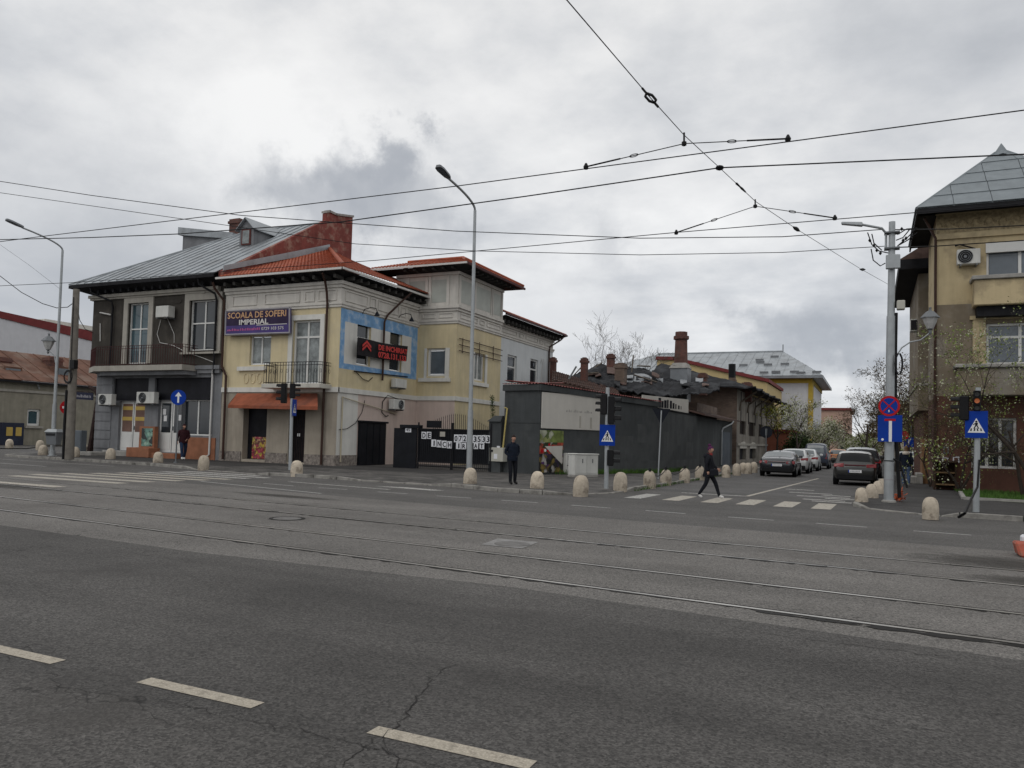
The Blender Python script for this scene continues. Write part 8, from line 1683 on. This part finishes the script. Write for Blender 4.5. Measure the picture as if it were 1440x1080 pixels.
# walking woman with bun, walking to +X (right along the crossing)
J=base(); J.update({'shL':((-.17,-.01,1.40),.068),'elL':((-.20,.08,1.15),.055),'wrL':((-.15,.24,1.02),.042),'shR':((.17,-.01,1.40),.068),'elR':((.22,-.08,1.14),.055),'wrR':((.21,-.02,.92),.042),'hpL':((-.09,0,.90),.10),'knL':((-.09,.20,.53),.072),'anL':((-.08,.33,.10),.05),'toeL':((-.08,.48,.07),.038),'hpR':((.09,0,.90),.10),'knR':((.09,-.10,.50),.072),'anR':((.08,-.34,.13),.05),'toeR':((.08,-.21,.045),.038)})
jac2={'rings':[(.74,0,-.02,.20,.20),(.80,0,-.02,.205,.20),(.95,0,-.01,.195,.175),(1.1,0,0,.18,.15),(1.25,0,-.01,.185,.15),(1.36,0,-.02,.18,.145),(1.43,0,-.03,.15,.13),(1.5,0,-.02,.095,.105),(1.54,0,-.01,.09,.10)]}
def bag(t):
    mb=MB(); mb.hexa([(.18,.02,.78),(.30,.02,.78),(.30,.34,.80),(.18,.34,.80),(.19,.06,1.02),(.29,.06,1.02),(.29,.30,1.03),(.19,.30,1.03)]); mb.build('handbag',MATS['cloth_black'],t,bevel=.03,smooth=True); MB().tube([(.24,.08,1.0),(.22,.06,1.2),(.17,.0,1.43),(.2,.1,1.25),(.24,.28,1.0)],.012,5).build('bag_strap',MATS['cloth_black'],t)
def collar(t): MB().lathe([(.085,1.46),(.10,1.50),(.088,1.545)],(0,.0,0),14).build('scarf',MATS['scarf_red'],t,smooth=True)
def hoodback(t):
    mb=MB(); b_=bmesh.new(); bmesh.ops.create_icosphere(b_,subdivisions=2,radius=1)
    mb.add([(v.co.x*.13,-.12+v.co.y*.09,1.44+v.co.z*.09) for v in b_.verts],[tuple(v.index for v in f.verts) for f in b_.faces]); b_.free(); mb.build('hood',MATS['cloth_black'],t,smooth=True)
p=gnd(997,701.5); person('woman in black hooded coat with purple hair bun walking over the zebra crossing',p,facing(1,.05),J,[MATS['skin'],MATS['cloth_black'],MATS['cloth_black'],MATS['shoe_white']],'bun',jac2,{'hair':MATS['hair_purple'],'parts':[('a',bag),('b',collar),('c',hoodback)]},scale=.87,head_turn=-.2)
# hooded walker by the shops
J=base(); J.update({'shL':((-.20,0,1.42),.08),'elL':((-.26,.02,1.15),.066),'wrL':((-.12,.2,1.02),.045),'shR':((.20,0,1.42),.08),'elR':((.28,-.02,1.15),.066),'wrR':((.29,.06,.92),.045),'hpL':((-.10,0,.90),.11),'knL':((-.11,-.05,.5),.08),'anL':((-.11,-.28,.12),.058),'toeL':((-.11,-.15,.04),.042),'hpR':((.10,0,.90),.11),'knR':((.11,.22,.53),.08),'anR':((.11,.36,.11),.058),'toeR':((.12,.52,.08),.042)})
jac3={'rings':[(.84,0,0,.20,.16),(.95,0,0,.215,.17),(1.15,0,0,.215,.165),(1.34,0,-.01,.21,.16),(1.44,0,-.01,.16,.13),(1.52,0,0,.10,.11)]}
p=gnd(257,647,SW); person('walker in maroon hooded jacket and jeans passing the grey house shops',p,facing(.85,-.52),J,[MATS['skin'],MATS['cloth_maroon'],MATS['denim_dark'],MATS['shoe_white']],'hood',jac3,{'hair':MATS['cloth_maroon']},scale=1.0,head_turn=.1)
# person in jeans walking away on the right pavement
J=base(); J.update({'shL':((-.19,0,1.42),.075),'elL':((-.25,.02,1.15),.06),'wrL':((-.23,.1,.95),.045),'shR':((.19,0,1.42),.075),'elR':((.25,-.04,1.15),.06),'wrR':((.24,.02,.93),.045),'hpL':((-.10,0,.90),.11),'knL':((-.11,.1,.5),.085),'anL':((-.11,.02,.1),.06),'toeL':((-.11,.16,.05),.042),'hpR':((.10,0,.90),.11),'knR':((.11,-.02,.5),.085),'anR':((.11,-.14,.12),.06),'toeR':((.11,-.02,.05),.042)})
def hoodcream(t): MB().lathe([(.15,1.40),(.16,1.46),(.10,1.54)],(0,-.04,0),12).build('hood_collar',MATS['cloth_cream'],t,smooth=True)
p=gnd(1274,683.5,SW); person('person in blue jeans and dark jacket walking away along the right pavement',p,facing(.05,1),J,[MATS['skin'],MATS['cloth_navy'],MATS['denim'],MATS['shoe_white']],'long',jac,{'hair':MATS['hair_brown'],'parts':[('a',hoodcream)]},scale=.92)
# ============================================================ trees
def tree(name,label,base,height,spread,levels,trunk_r,seed,leaf=None,nleaf=0,leafsize=.06,trunkm='bark',lean=(0,0),split=3,up=.55,first=.3,cat='tree',group=None,blossom=None,nb=0,stems=1,clump=.35,rmin=.0022):
    random.seed(seed); base=Vector(base); t=thing(name,label,cat,base,group); trunk=MB(); br=MB(); tips=[]
    def grow(p,d,ln,r,lv):
        n=4 if lv<2 else 3; pts=[p]; rs=[r]; q=p.copy(); dd=d.copy()
        for i in range(n):
            dd=(dd+Vector((random.gauss(0,.13),random.gauss(0,.13),random.gauss(.03,.08)))).normalized(); q=q+dd*ln/n; pts.append(q.copy()); rs.append(max(rmin,r*(1-.55*(i+1)/n)))
            if lv>=levels-2: tips.append((q.copy(),dd.copy()))
        (trunk if lv==0 else br).tube(pts,rs,7 if lv==0 else (5 if lv<3 else 3),cap=lv==0)
        if lv<levels:
            k=split if lv else split+1
            for j in range(k+random.randint(0,1)):
                f=random.uniform(first if lv==0 else .35,1.0); i=min(n,max(1,int(f*n+.5))); b=pts[i]; a=random.uniform(0,6.28)
                ax=dd.cross(ZV if abs(dd.z)<.9 else Vector((1,0,0))).normalized(); ax2=dd.cross(ax)
                nd=(dd*up+(ax*math.cos(a)+ax2*math.sin(a))*spread+ZV*.15).normalized(); grow(b,nd,ln*random.uniform(.5,.75),rs[i]*.62,lv+1)
    for s in range(stems):
        d=Vector((lean[0]+random.gauss(0,.05)+(s-.5*(stems-1))*.5,lean[1]+random.gauss(0,.05),1)).normalized(); grow(base.copy(),d,height*.5,trunk_r,0)
    trunk.build('trunk',MATS[trunkm],t,smooth=True); br.build('branches',MATS[trunkm],t,fix=False)
    def scatter(nm,m_,cnt,size):
        mb=MB()
        pool=random.sample(tips,max(8,int(len(tips)*clump)))
        for i in range(cnt):
            p,d=random.choice(pool); p=p+Vector((random.gauss(0,size*1.5),random.gauss(0,size*1.5),random.gauss(0,size*1.3)))
            a=Vector((random.gauss(0,1),random.gauss(0,1),random.gauss(0,1))).normalized(); b=a.cross(Vector((random.gauss(0,1),random.gauss(0,1),random.gauss(0,1)))).normalized(); s=size*random.uniform(.5,1.2)
            mb.add([p-a*s*.5,p+b*s*.3,p+a*s*.5,p-b*s*.3],[(0,1,2,3)])
        mb.build(nm,m_,t,fix=False)
    if nleaf: scatter('crown',leaf,nleaf,leafsize)
    if nb: scatter('blossom',blossom,nb,leafsize*.9)
    return t
mat('bark',(.045,.036,.030),.9,.3,scale=8); mat('bark_grey',(.10,.09,.08),.9,.3,scale=8); mat('leaf_spring',(.17,.215,.055),.7,.45,scale=3); mat('leaf_dark',(.035,.06,.02),.7,.4,scale=3); mat('petal',(.42,.43,.30),.7,.15,scale=4); mat('petal_far',(.46,.46,.36),.7,.3,scale=1.5); mat('leaf_olive',(.10,.10,.03),.7,.4,scale=2); mat('bud_brown',(.10,.07,.035),.8,.4,scale=2)
g1=gnd(1424,697,SW); tree('blossom_tree','blossoming fruit tree with white flowers before the ochre house window',(4.7,31.4,SW),4.6,.8,5,.07,12,MATS['leaf_spring'],1500,.075,lean=(.15,-.05),split=3,up=.5,blossom=MATS['petal'],nb=700,stems=2,clump=.12)
tree('blossom_tree','blossoming fruit tree at the lawn end beyond the right edge of the house corner',(4.95,30.3,SW),6.6,.8,5,.08,33,MATS['leaf_spring'],3600,.085,split=3,up=.5,blossom=MATS['petal'],nb=2200,stems=2,lean=(-.05,0),clump=.15)
tree('shrub','thin olive shrub with few leaves against the brown base wall',(2.95,32.6,SW),4.2,.75,5,.05,5,MATS['leaf_olive'],1800,.055,split=3,up=.55,cat='shrub',stems=3,blossom=MATS['bud_brown'],nb=1200,clump=.4)
tree('shrub','leafless twiggy shrub at the corner of the ochre house',(2.2,36.2,SW),4.0,.7,5,.04,15,MATS['leaf_olive'],2600,.06,split=3,up=.6,cat='shrub',stems=2)
def ptree(px,Y,lab,htop,**k):
    b=onY(px,640,Y); b.z=.1; h=onY(px,htop,Y).z; return tree(k.pop('name','street_tree'),lab,b,rmin=.008,height=h*k.pop('hs',1.05),spread=k.pop('spread',.6),levels=5,trunk_r=k.pop('r',h*.022),seed=k.pop('seed',1),**k)
ptree(1124,70,'blossoming tree before the white block beside the orange garage',556,seed=3,spread=.55,leaf=MATS['leaf_spring'],nleaf=600,leafsize=.14,blossom=MATS['petal_far'],nb=1700,hs=.95,name='blossom_tree'); ptree(1150,84,'broad blossoming tree before the pink block',585,seed=8,spread=.8,leaf=MATS['leaf_spring'],nleaf=1200,leafsize=.17,blossom=MATS['petal_far'],nb=4500,hs=1.0,name='blossom_tree'); ptree(1166,96,'second broad blossoming tree behind the plank fence',592,seed=18,spread=.85,leaf=MATS['leaf_spring'],nleaf=1000,leafsize=.19,blossom=MATS['petal_far'],nb=4200,hs=1.0,name='blossom_tree')
ptree(1093,72,'young tree with yellow green leaves behind the derelict house eave',560,seed=4,spread=.5,leaf=mat('leaf_yellow',(.26,.27,.02),.7,.3),nleaf=1500,leafsize=.14,hs=.95)
ptree(1117,78,'dark round evergreen bush before the orange garage',612,seed=9,spread=.8,leaf=MATS['leaf_dark'],nleaf=4000,leafsize=.22,hs=.95,name='bush',cat='bush')
ptree(1216,75,'tall bare street tree left of the big steel pole',540,seed=21,spread=.55,leaf=MATS['bud_brown'],nleaf=1400,leafsize=.14,hs=.95); ptree(1236,82,'bare street tree directly behind the no stopping sign',530,seed=22,spread=.55,leaf=MATS['leaf_spring'],nleaf=1300,leafsize=.14,hs=.95); ptree(1205,100,'far pale blossoming tree at the street bend',606,seed=23,spread=.8,leaf=MATS['leaf_spring'],nleaf=2500,leafsize=.22,blossom=MATS['petal_far'],nb=4000,name='blossom_tree'); ptree(1226,112,'far brown budding tree at the end of the side street',588,seed=24,spread=.7,leaf=MATS['bud_brown'],nleaf=6500,leafsize=.24)
for i,(px,Y,ht,lab) in enumerate(((1262,58,500,'tall bare tree just right of the big steel pole'),(1276,66,505,'bare forked tree behind the slim dark post'),(1268,78,530,'dense twiggy tree behind the two bare trees'),(1285,52,560,'brown budding tree beside the rear house'))): ptree(px,Y,lab,ht,seed=40+i,spread=.55,leaf=MATS['bud_brown'],nleaf=2600,leafsize=.12,hs=.95)
ptree(835,62,'small bare tree rising behind the brown outbuilding roof',478,seed=31,spread=.5,trunkm='bark_grey',hs=1.25,r=.2); ptree(878,56,'thin leafless tree between the ruin chimneys',500,seed=32,spread=.5,trunkm='bark_grey',hs=1.1,r=.14); 
b=onX(6,560,-70); b.z=0; tree('bare_tree','bare tree rising behind the rusty roof of the low house',b,onX(6,485,-70).z*1.0,.7,5,.16,51,trunkm='bark_grey',split=3)
# distant town edge along the horizon
hl=MB(); random.seed(77)
for (x,y,w_,h,nm,lab) in ((16,190,30,9,'far_block','distant grey block closing the side street'),(-130,75,20,9,'far_block','distant pale block at the west end of the tram road')):
    t=thing(nm,lab,'building',(x,y,0)); mb=MB(); mb.box(x-w_/2,x+w_/2,y,y+12,0,h); mb.build('wall',MATS['plaster_beige'],t); mb=MB(); mb.prism([(x-w_/2-.6,y-.6,h+.002),(x+w_/2+.6,y-.6,h+.002),(x+w_/2-3,y+6,h+3),(x-w_/2+3,y+6,h+3)],(0,.2,0)); mb.build('roof',MATS['old_tile'],t)
    for k in range(6): mb=MB(); mb.box(x-w_/2+2+k*w_/7,x-w_/2+3.4+k*w_/7,y-.05,y+.02,3,5); mb.build('window',MATS['glass_dark'],t)
